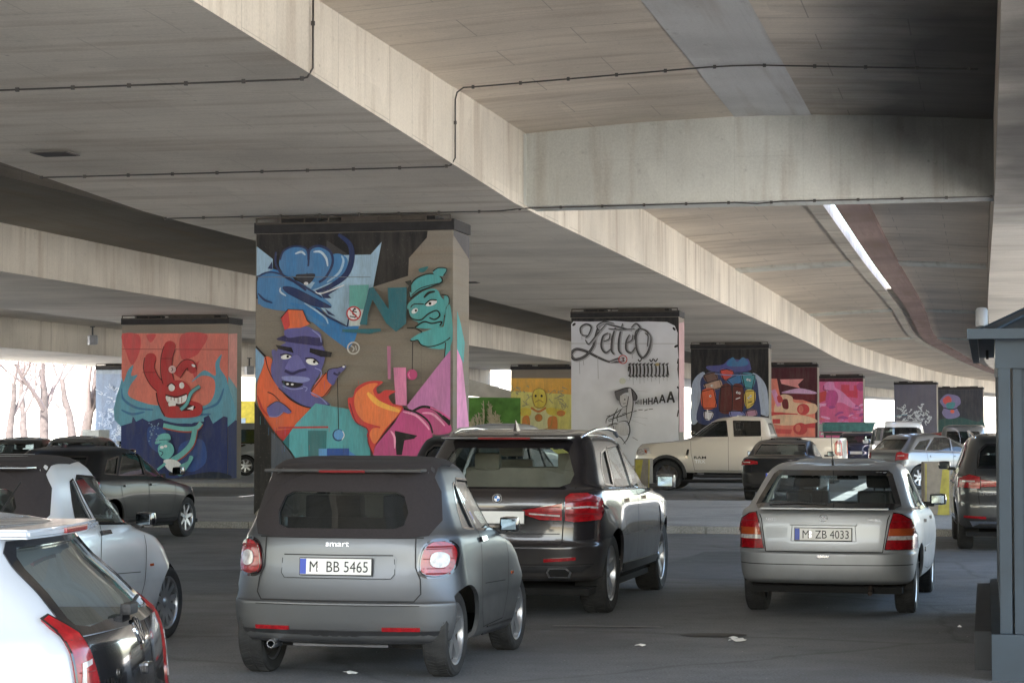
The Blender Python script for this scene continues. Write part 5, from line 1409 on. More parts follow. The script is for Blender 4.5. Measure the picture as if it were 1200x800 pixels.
# ---------------- grey two-seat convertible
HD = 13.5
def smart(label, loc, hd, paint_m, bumperm, soft, softrear, num=None, rimstyle=('twin', 5), detail=True, rim=None):
    keys = [  # zr, zf, xr, xf, w, rr, rf, arch
     (.24,.20,.12,2.60,.75,.12,.25,0), (.28,.24,.04,2.66,.80,.18,.35,0), (.40,.36,.012,2.69,.825,.22,.40,0), (.53,.50,.0,2.695,.83,.25,.42,0),
     (.545,.52,.012,2.69,.832,.26,.42,0), (.66,.62,.05,2.66,.835,.28,.42,0), (.80,.74,.075,2.60,.832,.28,.45,0), (.93,.84,.085,2.46,.82,.28,.45,0), (1.0,.93,.10,2.10,.80,.27,.45,0),
     (1.04,.99,.115,1.93,.775,.26,.42,0), (1.20,1.17,.17,1.72,.715,.24,.36,0), (1.36,1.33,.235,1.50,.665,.22,.30,.02), (1.45,1.42,.285,1.36,.625,.20,.25,.035),
     (1.49,1.46,.36,1.27,.57,.20,.22,.04), (1.505,1.485,.50,1.12,.45,.18,.2,.04), (1.51,1.495,.62,.98,.30,.12,.12,.035)]
    c = Car('parked_car', keys, 2.695, 1.69, (.46, 2.315), .30, paint_m, label, 'car', loc, hd, bow=.13, fbow=.22, taper=(.03,.08), flare=.045, zflare=.50, tyre_w=.19)
    c.cutx_r, c.cutx_f = .62, 1.2; c.arch = .045; c.archmin = .26; c.track_in = .07
    # windows
    rear = [(-.46,1.07),(-.48,1.16),(-.44,1.27),(-.38,1.30),(.38,1.30),(.44,1.27),(.48,1.16),(.46,1.07),(.40,1.045),(-.40,1.045)]
    c.window('rear', rear, M_glassd, 'rear_window')
    c.window('front', [(-.60,1.02),(-.50,1.36),(.50,1.36),(.60,1.02)], M_glassl, 'windscreen')
    for sd in ('left', 'right'):
        c.window(sd, [(.98,1.01),(1.68,.985),(1.60,1.10),(1.40,1.26),(1.18,1.365),(.84,1.385),(.80,1.35)], M_glassl if softrear else M_glassl, 'side_window', frame=M_trim, framew=.018)
        c.window(sd, [(.62,1.04),(.91,1.015),(.76,1.36),(.70,1.34)], M_glassd, 'quarter_window', frame=M_trim, framew=.016)
    c.finish()
    # soft top: fabric over roof and rear
    fab = [(-.50,.985),(-.64,1.0),(-.70,1.10),(-.655,1.30),(-.60,1.41),(-.4,1.455),(.4,1.455),(.60,1.41),(.655,1.30),(.70,1.10),(.64,1.0),(.50,.985)]
    def around(outer, inner):  # outer ring with a hole for the rear glass -> two halves
        L_ = [p for p in outer if p[0] <= 0]; 
        return L_
    oL = [(0,.985),(-.50,.985),(-.63,1.0),(-.69,1.10),(-.655,1.30),(-.60,1.41),(-.4,1.452),(0,1.455)]
    iL = [(0,1.30),(-.38,1.30),(-.44,1.27),(-.48,1.16),(-.46,1.07),(-.40,1.045),(0,1.045)]
    if softrear or True:
        a = c.sheet('soft_top', 'rear', oL+iL, soft, .008, res=.05); b = c.sheet('soft_top', 'rear', [(-x, y) for x, y in oL+iL][::-1], soft, .008, res=.05)
        top = [(.30,-.60),(.30,.60),(.8,.62),(1.3,.55),(1.32,0),(1.3,-.55),(.8,-.62)]
        if softrear:
            c.sheet('roof', 'top', top, soft, .010, res=.07)
        else:
            c.sheet('roof', 'top', top, soft, .010, res=.07)
    mb = MB(); mb.bbox((.262,0,1.452), (.16,1.16,.022), .01); mb.build('roof_lip', M_trim if not softrear else M_blkpl, c.root, 'auto')
    mb = MB(); mb.bbox((.180,0,1.446), (.012,.34,.018), .004); mb.build('brake_light', M_redd, c.root)
    # tail lamps
    for sg in (1, -1):
        lp = [(sg*.585,.76),(sg*.60,.90),(sg*.66,.955),(sg*.74,.95),(sg*.785,.90),(sg*.785,.80),(sg*.75,.735),(sg*.66,.72)]
        if sg < 0: lp = lp[::-1]
        ring_ = c.sheet('lamp_housing', 'rear', [(x+(x-sg*.69)*.16, z+(z-.84)*.16) for x, z in lp], M_trim, .006, smooth_poly=3, res=.03)
        l = c.sheet('tail_lamp', 'rear', lp, M_red, .020, smooth_poly=4, res=.025)
        q = [(sg*.645,.80),(sg*.65,.87),(sg*.70,.885),(sg*.745,.86),(sg*.745,.80),(sg*.70,.775)]
        if sg < 0: q = q[::-1]
        k = c.sheet('reversing_light', 'rear', q, M_clear, .027, smooth_poly=3, res=.02, parent=l)
        for zz in (.93, .745):
            s_ = c.strip('x', 'rear', [(sg*.62, zz-.01), (sg*.76, zz-.01)], .012, M_redd, .0225)
            if s_: mb = MB(); mb.add(s_[0], s_[1]); mb.build('lamp_rib', M_redd, l)
    # tailgate: shut line, recess for the plate
    gate = [(-.55,.985),(-.555,.78),(-.59,.70),(-.60,.60),(-.56,.548),(.56,.548),(.60,.60),(.59,.70),(.555,.78),(.55,.985)]
    c.seams([c.strip('s', 'rear', gate, .009, M_seam, .003), c.strip('s', 'rear', [(-.60,.985),(.60,.985)], .010, M_seam, .003),
             c.strip('s', 'rear', [(-.60,.52),(.60,.52)], .006, M_seam, .003)])
    c.strip
    c.sheet('plate_recess', 'rear', [(-.40,.86),(-.42,.84),(-.42,.735),(-.39,.70),(.39,.70),(.42,.735),(.42,.84),(.40,.86)], paint_m, .006, res=.06, skirt=.010)
    c.seams([c.strip('s', 'rear', [(-.40,.862),(.40,.862)], .012, M_seam, .004), c.strip('s', 'rear', [(-.41,.84),(-.415,.735),(-.39,.702),(.39,.702),(.415,.735),(.41,.84)], .005, M_seam, .007)], 'recess_edge')
    # lower bumper in plastic with reflectors
    c.sheet('rear_bumper', 'rear', [(-.77,.345),(.77,.345),(.74,.265),(-.74,.265)], bumperm, .010, res=.07)
    for sg in (1, -1):
        c.sheet('reflector', 'rear', sorted([(sg*.34,.345),(sg*.60,.345)]) + sorted([(sg*.60,.372),(sg*.34,.372)], reverse=True), M_red, .014, res=.03)
    mb = MB(); mb.box((.26,0,.245), (.2,.7,.05)); mb.build('rear_skid', M_rimd, c.root)
    # exhaust at left
    mb = MB(); mb.lathe([(.022,0),(.030,0),(.034,.015),(.034,.16)], 18, Matrix.Rotation(R(-90), 3, 'Z'), (.0,.46,.245)); 
    mb.build('exhaust_pipe', M_chrome, c.root, 'auto')
    if num:
        h = c.proj('rear', 0, .79, .012); c.plate(num, h[0].x-.006, .785, 0, tilt=4)
        c.badge_text('smart', 'rear', 0, .925, .055, M_silv, .17, .003)
    # side details
    for sd in ('right', 'left'):
        door = [(1.72,.97),(1.74,.80),(1.70,.50),(1.60,.315),(1.02,.30),(.90,.42),(.87,.62),(.93,.86),(.985,1.0)]
        c.seams([c.strip('s', sd, door, .008, M_seam, .003), c.strip('s', sd, [(.98,.62),(1.62,.60)], .006, M_seam, .003)])
        h = c.sheet('door_handle', sd, [(.94,.955),(1.10,.955),(1.11,.925),(.95,.92)], M_trim, .022, res=.04)
        c.sheet('sill', sd, [(.80,.30),(1.92,.285),(1.88,.22),(.84,.225)], bumperm, .008, res=.07)
        c.sheet('side_light', sd, [(1.80,.655),(1.86,.655),(1.86,.635),(1.80,.635)], M_orange, .006, res=.02)
        c.strip
    g_ = gp
    c.mirror(1.62, 1.0, .76, M_trim, size=(.10,.17,.13))
    c.wheel_set(rimstyle[1], rim or M_rim, rimstyle[0], rr=.215)
    c.interior(.62, 1.9, .74, 1.3, .60, [(.95,.30,.44,.62,True), (.95,-.30,.44,.62,True)])
    mb = MB(); mb.box((.75,0,.9), (.02,1.2,.4)); mb.build('bulkhead', M_int, c.root)
    return c
M_greyp = paint('matt_grey_paint', (.108,.115,.125), .75, .34, .15, .12)
loc = rp(541, 790, 0, .46, HD, .80)
smart('small matt grey two seat convertible with a black fabric roof, nearest in the middle', loc, HD, M_greyp, M_blkpl, M_soft, True, 'M  BB 5465', rim=M_rim)
M_silverp = paint('silver_paint', (.78,.81,.85), .6, .28, .9, .08)
loc = rp(84, 774, 0, .46, 15, .80)
s2 = smart('small silver car with a dark roof and aerial behind the white hatchback', loc, 15, M_silverp, M_silverp, M_soft, False, None, rimstyle=('spoke', 12))
mb = MB(); mb.lathe([(.0,.0),(.045,0),(.03,.03),(.014,.05)], 12, Matrix.Rotation(R(90), 3, 'X'), (.16, -.35, 1.06)); mb.tube([(.16,-.35,1.08), (.02,-.62,1.36)], [.009,.005], 6); mb.build('aerial', M_blkpl, s2.root)

# ---------------- black estate SUV
M_blackp = paint('black_paint', (.016,.014,.016), .2, .25, .8, .03)
def suv_black():
    hd = 13.3
    loc = rp(716, 716, 0, .955, hd, .90)
    keys = [
     (.34,.28,.16,4.70,.86,.2,.35,0), (.38,.34,.05,4.80,.92,.3,.45,0), (.52,.50,.01,4.86,.945,.32,.5,0), (.66,.62,.0,4.886,.955,.33,.5,0),
     (.70,.66,.04,4.88,.957,.33,.5,0), (.86,.82,.055,4.84,.962,.33,.5,0), (1.02,.95,.05,4.74,.96,.33,.5,0), (1.12,1.02,.065,4.30,.945,.32,.5,.02), (1.17,1.08,.10,3.80,.93,.31,.5,.02),
     (1.21,1.13,.16,3.55,.90,.30,.45,.0), (1.40,1.36,.34,3.12,.83,.27,.4,.0), (1.56,1.52,.50,2.78,.765,.25,.35,.02), (1.64,1.60,.56,2.62,.72,.24,.3,.03),
     (1.68,1.64,.58,2.50,.665,.24,.3,.04), (1.695,1.67,.70,2.3,.55,.2,.25,.045), (1.70,1.685,.9,2.1,.35,.15,.2,.045)]
    c = Car('parked_car', keys, 4.886, 1.938, (.955, 3.888), .375, M_blackp, 'glossy black sport utility car with silver roof rails right of the grey convertible', 'car', loc, hd,
            bow=.14, fbow=.30, taper=(.05,.09), flare=.03, zflare=.72, tyre_w=.27)
    c.cutx_r, c.cutx_f = 1.1, 2.4; c.archmin = .52
    c.window('rear', [(-.64,1.24),(-.66,1.32),(-.57,1.52),(-.50,1.56),(.50,1.56),(.57,1.52),(.66,1.32),(.64,1.24),(.55,1.205),(-.55,1.205)], M_glassl, 'rear_window')
    c.window('front', [(-.72,1.16),(-.60,1.55),(.60,1.55),(.72,1.16)], M_glassl, 'windscreen')
    for sd in ('left', 'right'):
        c.window(sd, [(2.16,1.16),(3.36,1.11),(3.10,1.28),(2.72,1.50),(2.36,1.575),(2.20,1.58)], M_glassl, 'side_window', frame=M_chrome, framew=.018)
        c.window(sd, [(1.24,1.19),(2.08,1.165),(2.12,1.58),(1.45,1.56)], M_glassl, 'side_window', frame=M_trim, framew=.014)
        c.window(sd, [(.80,1.22),(1.15,1.195),(1.34,1.545),(1.08,1.51),(.86,1.36)], M_glassd, 'quarter_window', frame=M_chrome, framew=.018)
    c.finish()
    mb = MB(); mb.bbox((.50,0,1.655), (.34,1.22,.03), .014); mb.build('roof_spoiler', M_blackp, c.root, 'auto')
    mb = MB(); mb.bbox((.326,0,1.652), (.012,.50,.018), .004); mb.build('brake_light', M_redd, c.root)
    # L-shaped tail lamps running onto the hatch
    for sg in (1, -1):
        f = (lambda p: p if sg > 0 else p[::-1])
        outer = f([(sg*.62,1.115),(sg*.66,1.145),(sg*.80,1.15),(sg*.90,1.10),(sg*.935,1.0),(sg*.90,.90),(sg*.70,.885),(sg*.62,.90)])
        inner = f([(sg*.60,1.06),(sg*.60,.90),(sg*.40,.905),(sg*.22,.965),(sg*.24,1.0)])
        l = c.sheet('tail_lamp', 'rear', outer, M_red, .016, res=.035); l2 = c.sheet('tail_lamp', 'rear', inner, M_red, .013, res=.035)
        for zz in (1.07, 1.015, .955):
            s_ = c.strip('x', 'rear', [(sg*.63, zz), (sg*.80, zz+.01), (sg*.88, zz)], .016, M_clear, .0185)
            if s_ : mb = MB(); mb.add(s_[0], s_[1]); mb.build('light_guide', M_redd if zz != 1.015 else M_clear, l)
        s_ = c.strip('x', 'rear', [(sg*.30, .965), (sg*.58, .945)], .014, M_clear, .0155); mb = MB(); mb.add(s_[0], s_[1]); mb.build('light_guide', M_clear, l2)
        c.sheet('reflector', 'rear', f([(sg*.44,.555),(sg*.72,.57),(sg*.72,.54),(sg*.44,.525)]), M_red, .014, res=.03)
        # exhaust
        ex = [(sg*.46,.44),(sg*.48,.475),(sg*.64,.475),(sg*.68,.44),(sg*.66,.395),(sg*.48,.395)]
        e = c.sheet('exhaust_tip', 'rear', f(ex), M_chrome, .030, res=.03)
        c.sheet('opening', 'rear', f([(x+(sg*.57-x)*.18, z+(.435-z)*.22) for x, z in ex]), M_well, .032, res=.03, parent=e)
    gate = [(-.70,1.20),(-.64,1.10),(-.61,.90),(-.60,.70),(-.56,.665),(.56,.665),(.60,.70),(.61,.90),(.64,1.10),(.70,1.20)]
    c.seams([c.strip('s', 'rear', gate, .010, M_seam, .003), c.strip('s', 'rear', [(-.58,.78),(.58,.78)], .008, M_seam, .003), c.strip('s', 'rear', [(-.86,.50),(.86,.50)], .010, M_seam, .003)])
    c.sheet('rear_skirt', 'rear', [(-.84,.49),(.84,.49),(.76,.36),(-.76,.36)], M_blkpl, .008, res=.08)
    h = c.proj('rear', 0, .93, .010); c.plate('M  KU 318', h[0].x-.004, .93, 0, tilt=2, blank=True)
    c.roundel('rear', 0, 1.10, .045, 'bmw')
    for sd in ('right', 'left'):
        for xx, dd in ((2.14, [(2.14,1.15),(2.12,.80),(2.14,.45)]), (3.28, [(3.40,1.10),(3.38,.8),(3.28,.50),(3.20,.42),(2.14,.42)]), (1.2, [(1.20,1.18),(1.32,.95),(1.48,.75),(1.60,.50),(1.70,.42),(2.14,.42)])):
            c.seams([c.strip('s', sd, dd, .008, M_seam, .003)])
        for hx in (1.50, 2.45):
            c.sheet('door_handle', sd, [(hx,1.065),(hx+.22,1.055),(hx+.22,1.025),(hx,1.03)], M_blackp, .028, res=.05)
        c.sheet('sill', sd, [(1.42,.44),(3.46,.42),(3.42,.35),(1.46,.355)], M_blkpl, .012, res=.1)
        c.sheet('fender_vent', sd, [(3.44,.92),(3.48,.93),(3.50,.70),(3.47,.66)], M_trim, .006, res=.05)
    c.mirror(3.16, 1.17, .93, M_blackp, size=(.13,.22,.16))
    roof_rails(c, [(.78,.64,1.655),(.95,.665,1.70),(1.3,.68,1.735),(1.9,.68,1.745),(2.4,.66,1.72),(2.62,.65,1.665)], .66, M_chrome, .019)
    mb = MB(); mb.add([(.92,0,1.78),(.80,0,1.83),(.78,.018,1.72),(.78,-.018,1.72),(1.02,0,1.715)], [(0,1,2),(0,3,1),(0,2,4),(0,4,3),(1,3,2)]); mb.build('roof_fin', M_blackp, c.root)
    c.wheel_set(5, M_rim, 'twin', rr=.255)
    c.interior(.8, 3.4, .95, 1.5, .75, [(1.45,.0,1.3,.52,False), (2.35,.40,.48,.58,True), (2.35,-.40,.48,.58,True)], col=M_beige)
    for sy in (-.42, .42):
        mb = MB(); mb.bbox((1.40, sy, 1.42), (.12,.26,.17), .05); mb.build('headrest', M_beige, c.root, 'auto')
    return c
suv_black()

# ---------------- silver saloon-backed hatchback
M_silver2 = paint('pale_silver_paint', (.33,.345,.36), .45, .42, .45, .10)
def astra():
    hd = 14.5
    loc = rp(1071, 716, 0, .78, hd, .79)
    keys = [
     (.30,.24,.14,3.98,.77,.16,.3,0), (.34,.28,.03,4.06,.82,.25,.4,0), (.46,.42,.0,4.10,.845,.28,.45,0), (.585,.54,.0,4.11,.85,.28,.45,0),
     (.60,.56,.03,4.10,.85,.27,.45,0), (.74,.66,.055,4.05,.853,.26,.45,0), (.86,.76,.065,3.95,.85,.25,.45,0), (.95,.84,.085,3.60,.84,.24,.45,0), (.985,.90,.15,3.25,.825,.22,.45,0),
     (1.00,.945,.30,3.06,.80,.22,.40,.0), (1.12,1.10,.50,2.80,.74,.20,.36,0), (1.26,1.25,.74,2.52,.675,.2,.32,.0), (1.34,1.33,.90,2.34,.63,.2,.28,.015),
     (1.375,1.37,1.02,2.22,.57,.18,.25,.025), (1.39,1.385,1.15,2.05,.45,.16,.2,.03), (1.395,1.39,1.3,1.9,.28,.12,.15,.03)]
    c = Car('parked_car', keys, 4.11, 1.709, (.78, 3.386), .305, M_silver2, 'silver older hatchback with large red and orange tail lamps, right of centre', 'car', loc, hd,
            bow=.10, fbow=.28, taper=(.06,.09), flare=.018, zflare=.58, tyre_w=.195)
    c.cutx_r, c.cutx_f = 1.35, 2.1; c.archmin = .42
    c.window('rear', [(-.63,1.015),(-.66,1.03),(-.55,1.29),(-.52,1.315),(.52,1.315),(.55,1.29),(.66,1.03),(.63,1.015)], M_glassl, 'rear_window', frame=M_trim, framew=.05)
    c.window('front', [(-.66,.97),(-.55,1.30),(.55,1.30),(.66,.97)], M_glassl, 'windscreen')
    for sd in ('left', 'right'):
        c.window(sd, [(1.98,.965),(2.86,.945),(2.60,1.10),(2.34,1.25),(2.02,1.305)], M_glassl, 'side_window', frame=M_trim, framew=.03)
        c.window(sd, [(1.20,.975),(1.92,.967),(1.96,1.31),(1.60,1.31),(1.36,1.25)], M_glassd, 'side_window', frame=M_trim, framew=.03)
        c.window(sd, [(.86,.99),(1.13,.978),(1.28,1.23),(1.15,1.17)], M_glassd, 'quarter_window', frame=M_trim, framew=.02)
    c.finish()
    for sg in (1, -1):
        f = (lambda p: p if sg > 0 else p[::-1])
        l = c.sheet('tail_lamp', 'rear', f([(sg*.555,.625),(sg*.835,.625),(sg*.83,.75),(sg*.78,.90),(sg*.70,.945),(sg*.63,.955),(sg*.60,.86)]), M_red, .016, res=.03)
        c.sheet('indicator', 'rear', f([(sg*.585,.755),(sg*.82,.755),(sg*.80,.82),(sg*.60,.82)]), M_orange, .020, res=.03, parent=l)
        c.sheet('reversing_light', 'rear', f([(sg*.580,.715),(sg*.825,.715),(sg*.815,.752),(sg*.585,.752)]), M_clear, .022, res=.03, parent=l)
    c.seams([c.strip('s', 'rear', [(-.62,.985),(-.585,.90),(-.555,.70),(-.54,.60),(.54,.60),(.555,.70),(.585,.90),(.62,.985)], .009, M_seam, .003),
             c.strip('s', 'rear', [(-.84,.485),(.84,.485)], .008, M_seam, .003)])
    c.sheet('plate_recess', 'rear', [(-.33,.86),(-.34,.70),(-.31,.675),(.31,.675),(.34,.70),(.33,.86)], M_silver2, .008, res=.06, skirt=.012)
    c.seams([c.strip('s', 'rear', [(-.29,.845),(-.30,.70),(.30,.70),(.29,.845)], .006, M_seam, .010, closed=True)], 'recess_edge')
    mb = MB(); h = c.proj('rear', 0, .85, .012); mb.bbox((h[0].x, 0, .856), (.03,.62,.022), .008); mb.build('plate_lamp_bar', M_silver2, c.root, 'auto')
    h = c.proj('rear', 0, .775, .014); c.plate('M  ZB 4033', h[0].x-.006, .765, 0, tilt=3)
    c.roundel('rear', 0, .915, .038, 'bolt')
    c.badge_text('OPEL', 'rear', .49, .885, .03, M_silv, .11, .003)
    c.badge_text('ASTRA', 'rear', -.46, .885, .03, M_silv, .13, .003)
    mb = MB(); h = c.proj('rear', 0, .565, .004); mb.bbox((h[0].x, 0, .560), (.02,.11,.03), .006); mb.build('bumper_catch', M_silv, c.root)
    mb = MB(); mb.bbox((.14,0,.998), (.13,1.18,.018), .008); mb.build('tailgate_lip', M_silver2, c.root, 'auto')
    for sd in ('right', 'left'):
        for dd in ([(1.96,.96),(1.95,.7),(1.94,.35)], [(2.90,.94),(2.92,.75),(2.86,.50),(2.80,.35),(1.94,.35)], [(1.10,.97),(1.16,.80),(1.30,.60),(1.36,.40),(1.94,.35)]):
            c.seams([c.strip('s', sd, dd, .007, M_seam, .003)])
        for hx in (1.28, 2.12): c.sheet('door_handle', sd, [(hx,.865),(hx+.19,.86),(hx+.19,.83),(hx,.835)], M_silver2, .025, res=.04)
        c.sheet('rub_strip', sd, [(1.24,.60),(2.86,.58),(2.86,.54),(1.24,.555)], M_silver2, .012, res=.08)
        c.sheet('sill', sd, [(1.16,.33),(2.98,.31),(2.96,.26),(1.18,.27)], M_blkpl, .006, res=.1)
    c.mirror(2.72, .99, .78, M_trim, size=(.12,.19,.13))
    mb = MB(); mb.tube([(1.12,.02,1.385),(1.10,.02,1.44)], .012, 6); mb.tube([(1.10,.02,1.44),(.98,.02,1.72)], [.005,.003], 5); mb.build('aerial', M_blkpl, c.root)
    mb = MB(); mb.tube([(.34,.0,1.035),(.42,.55,1.06)], .008, 5); h = c.proj('rear', .0, 1.03, .01); mb.build('wiper', M_blkpl, c.root)
    mb = MB(); mb.tube([(.20,-.42,.27),(.14,-.42,.24),(.10,-.42,.22)], .022, 8); mb.build('exhaust_pipe', flat('rusty_steel', (.08,.06,.05), .6, .6), c.root)
    c.wheel_set(9, M_rim, 'spoke', rr=.205)
    c.interior(.7, 2.9, .72, 1.2, .68, [(1.25,0,1.2,.36,False),(1.95,.36,.44,.50,True),(1.95,-.36,.44,.50,True)])
    for sy in (-.36, .36):
        mb = MB(); mb.bbox((1.22, sy, 1.05), (.11,.25,.13), .05); mb.build('headrest', M_int, c.root, 'auto')
    mb = MB(); mb.bbox((2.40,0,1.245), (.03,.22,.06), .01); mb.build('rear_view_mirror', M_int, c.root)
    return c
astra()

# ---------------- white hatchback in the left foreground, seen over its left rear corner
M_whitep = paint('white_paint', (.42,.46,.52), .0, .25, 1.0, .02)
def up():
    S = 1.0; hd = -86.5
    keys = [
     (.26,.22,.14,3.42,.74,.12,.3,0), (.30,.26,.03,3.48,.785,.14,.4,0), (.44,.42,.0,3.53,.81,.14,.45,0), (.56,.54,.005,3.54,.815,.14,.45,0),
     (.62,.60,.04,3.53,.82,.13,.45,0), (.78,.70,.055,3.48,.822,.12,.45,0), (.90,.80,.075,3.36,.815,.12,.45,0), (.96,.90,.10,2.95,.80,.12,.45,0),
     (1.0,.95,.14,2.74,.78,.12,.40,0), (1.12,1.10,.25,2.48,.73,.12,.36,0), (1.24,1.25,.38,2.20,.675,.12,.32,.0), (1.325,1.33,.44,1.98,.63,.12,.28,.02),
     (1.365,1.375,.46,1.84,.59,.12,.25,.03), (1.39,1.40,.55,1.65,.46,.12,.2,.035), (1.40,1.41,.78,1.4,.28,.12,.15,.03)]
    c = Car('parked_car', keys, 3.54, 1.641, (.55, 2.957), .30, M_whitep, 'white hatchback with a gloss black tailgate cropped by the left edge, nearest the camera', 'car', (0,0,0), hd,
            bow=.09, fbow=.25, taper=(.05,.09), flare=.02, zflare=.6, tyre_w=.19)
    c.cutx_r, c.cutx_f = .75, 1.8; c.archmin = .2
    c.window('rear', [(-.60,1.0),(-.61,1.03),(-.53,1.27),(-.48,1.305),(.48,1.305),(.53,1.27),(.61,1.03),(.60,1.0),(.5,.985),(-.5,.985)], M_glassl, 'rear_window')
    c.window('front', [(-.62,1.0),(-.52,1.33),(.52,1.33),(.62,1.0)], M_glassl, 'windscreen')
    for sd in ('left', 'right'):
        c.window(sd, [(1.30,.99),(2.54,.96),(2.2,1.20),(1.95,1.29),(1.30,1.31)], M_glassl, 'side_window', frame=M_trim, framew=.02)
        c.window(sd, [(.74,1.02),(1.22,.995),(1.22,1.31),(.84,1.27)], M_glassd, 'quarter_window', frame=M_trim, framew=.02)
    c.finish()
    mb = MB()
    # roof spoiler
    sp = [(.40,-.56),(.365,-.3),(.355,0),(.365,.3),(.40,.56),(.75,.57),(.75,-.57)]
    mb.prism(sp, 1.345, 1.384); o = mb.build('roof_spoiler', M_whitep, c.root)
    bm = bmesh.new(); bm.from_mesh(o.data); bmesh.ops.bevel(bm, geom=bm.edges[:], offset=.012, segments=3, affect='EDGES'); bm.to_mesh(o.data); bm.free(); autosmooth(o, 40)
    mb = MB(); mb.bbox((.356,0,1.364), (.016,.34,.024), .006); mb.build('brake_light', M_red, c.root)
    # gloss black hatch: glass border and panel
    oL = [(0,.995),(-.3,.995),(-.5,.985),(-.60,1.0),(-.61,1.03),(-.53,1.27),(-.48,1.305),(0,1.305),(0,1.338),(-.52,1.332),(-.575,1.29),(-.665,1.03),(-.655,.96),(0,.955)]
    for m in (1, -1):
        q = [(x*m, y) for x, y in oL]; q = q if m > 0 else q[::-1]
        c.sheet('glass_border', 'rear', q, M_trim, .006, res=.05)
    pan = [(-.655,.955),(.655,.955),(.62,.90),(.56,.72),(.57,.62),(.52,.60),(-.52,.60),(-.57,.62),(-.56,.72),(-.62,.90)]
    c.sheet('tailgate', 'rear', pan, M_trim, .008, res=.05)
    for sg in (1, -1):
        f = (lambda p: p if sg > 0 else p[::-1])
        l = c.sheet('tail_lamp', 'rear', f([(sg*.57,.62),(sg*.735,.60),(sg*.74,.74),(sg*.735,.94),(sg*.72,1.03),(sg*.69,1.045),(sg*.65,.97),(sg*.60,.80),(sg*.565,.70)]), M_red, .015, res=.03)
        c.sheet('reversing_light', 'rear', f([(sg*.63,.66),(sg*.71,.655),(sg*.725,.76),(sg*.705,.86),(sg*.64,.87),(sg*.645,.85),(sg*.695,.84),(sg*.705,.76),(sg*.695,.685),(sg*.64,.69)]), M_clear, .019, res=.015, parent=l)
    c.roundel('rear', 0, .925, .062, 'vw')
    c.badge_text('up!', 'rear', .44, .72, .12, M_chrome, .15, .012, .002)
    mb = MB(); h = c.proj('rear', 0, .78, .02); mb.bbox((h[0].x+.005, -.02, .765), (.03,.10,.05), .012); mb.build('hatch_catch', M_trim, c.root)
    mb = MB(); h = c.proj('rear', 0, 1.0, .03); mb.bbox(h[0], (.05,.14,.05), .015); h2 = c.proj('rear', -.42, 1.03, .02); mb.tube([h[0], h2[0]], .009, 5); mb.build('wiper', M_blkpl, c.root)
    c.seams([c.strip('s', 'rear', [(-.60,.59),(.60,.59)], .009, M_seam, .003)])
    c.plate('', -.02, .45, 0, blank=True)
    for sd in ('left', 'right'):
        c.seams([c.strip('s', sd, [(1.26,.99),(1.22,.6),(1.30,.32),(2.44,.32),(2.58,.6),(2.62,.94)], .008, M_seam, .003)])
        c.sheet('door_handle', sd, [(1.36,.86),(1.54,.86),(1.54,.83),(1.36,.83)], M_whitep, .025, res=.04)
    c.mirror(2.45, 1.0, .76, M_whitep)
    c.wheel_set(6, M_rim, 'twin', rr=.2)
    c.interior(.5, 2.6, .74, 1.2, .66, [(.85,0,1.15,.36,False),(1.55,.34,.42,.52,True),(1.55,-.34,.42,.52,True)], col=flat('interior_grey', (.10,.11,.11), .8))
    mb = MB(); mb.box((.40,0,.97), (.42,1.1,.02)); mb.build('parcel_shelf', flat('shelf_grey', (.12,.115,.10), .9), c.root)
    # place: badge seen at (157,740)
    c.root.scale = (.975,)*3; D = 9.05; x = (163-600)/FPX*D; h = R(hd); fwd = Vector((math.sin(h), math.cos(h)))
    c.root.location = (x-fwd.x*.08, D-fwd.y*.08, 0)
    return c
up()
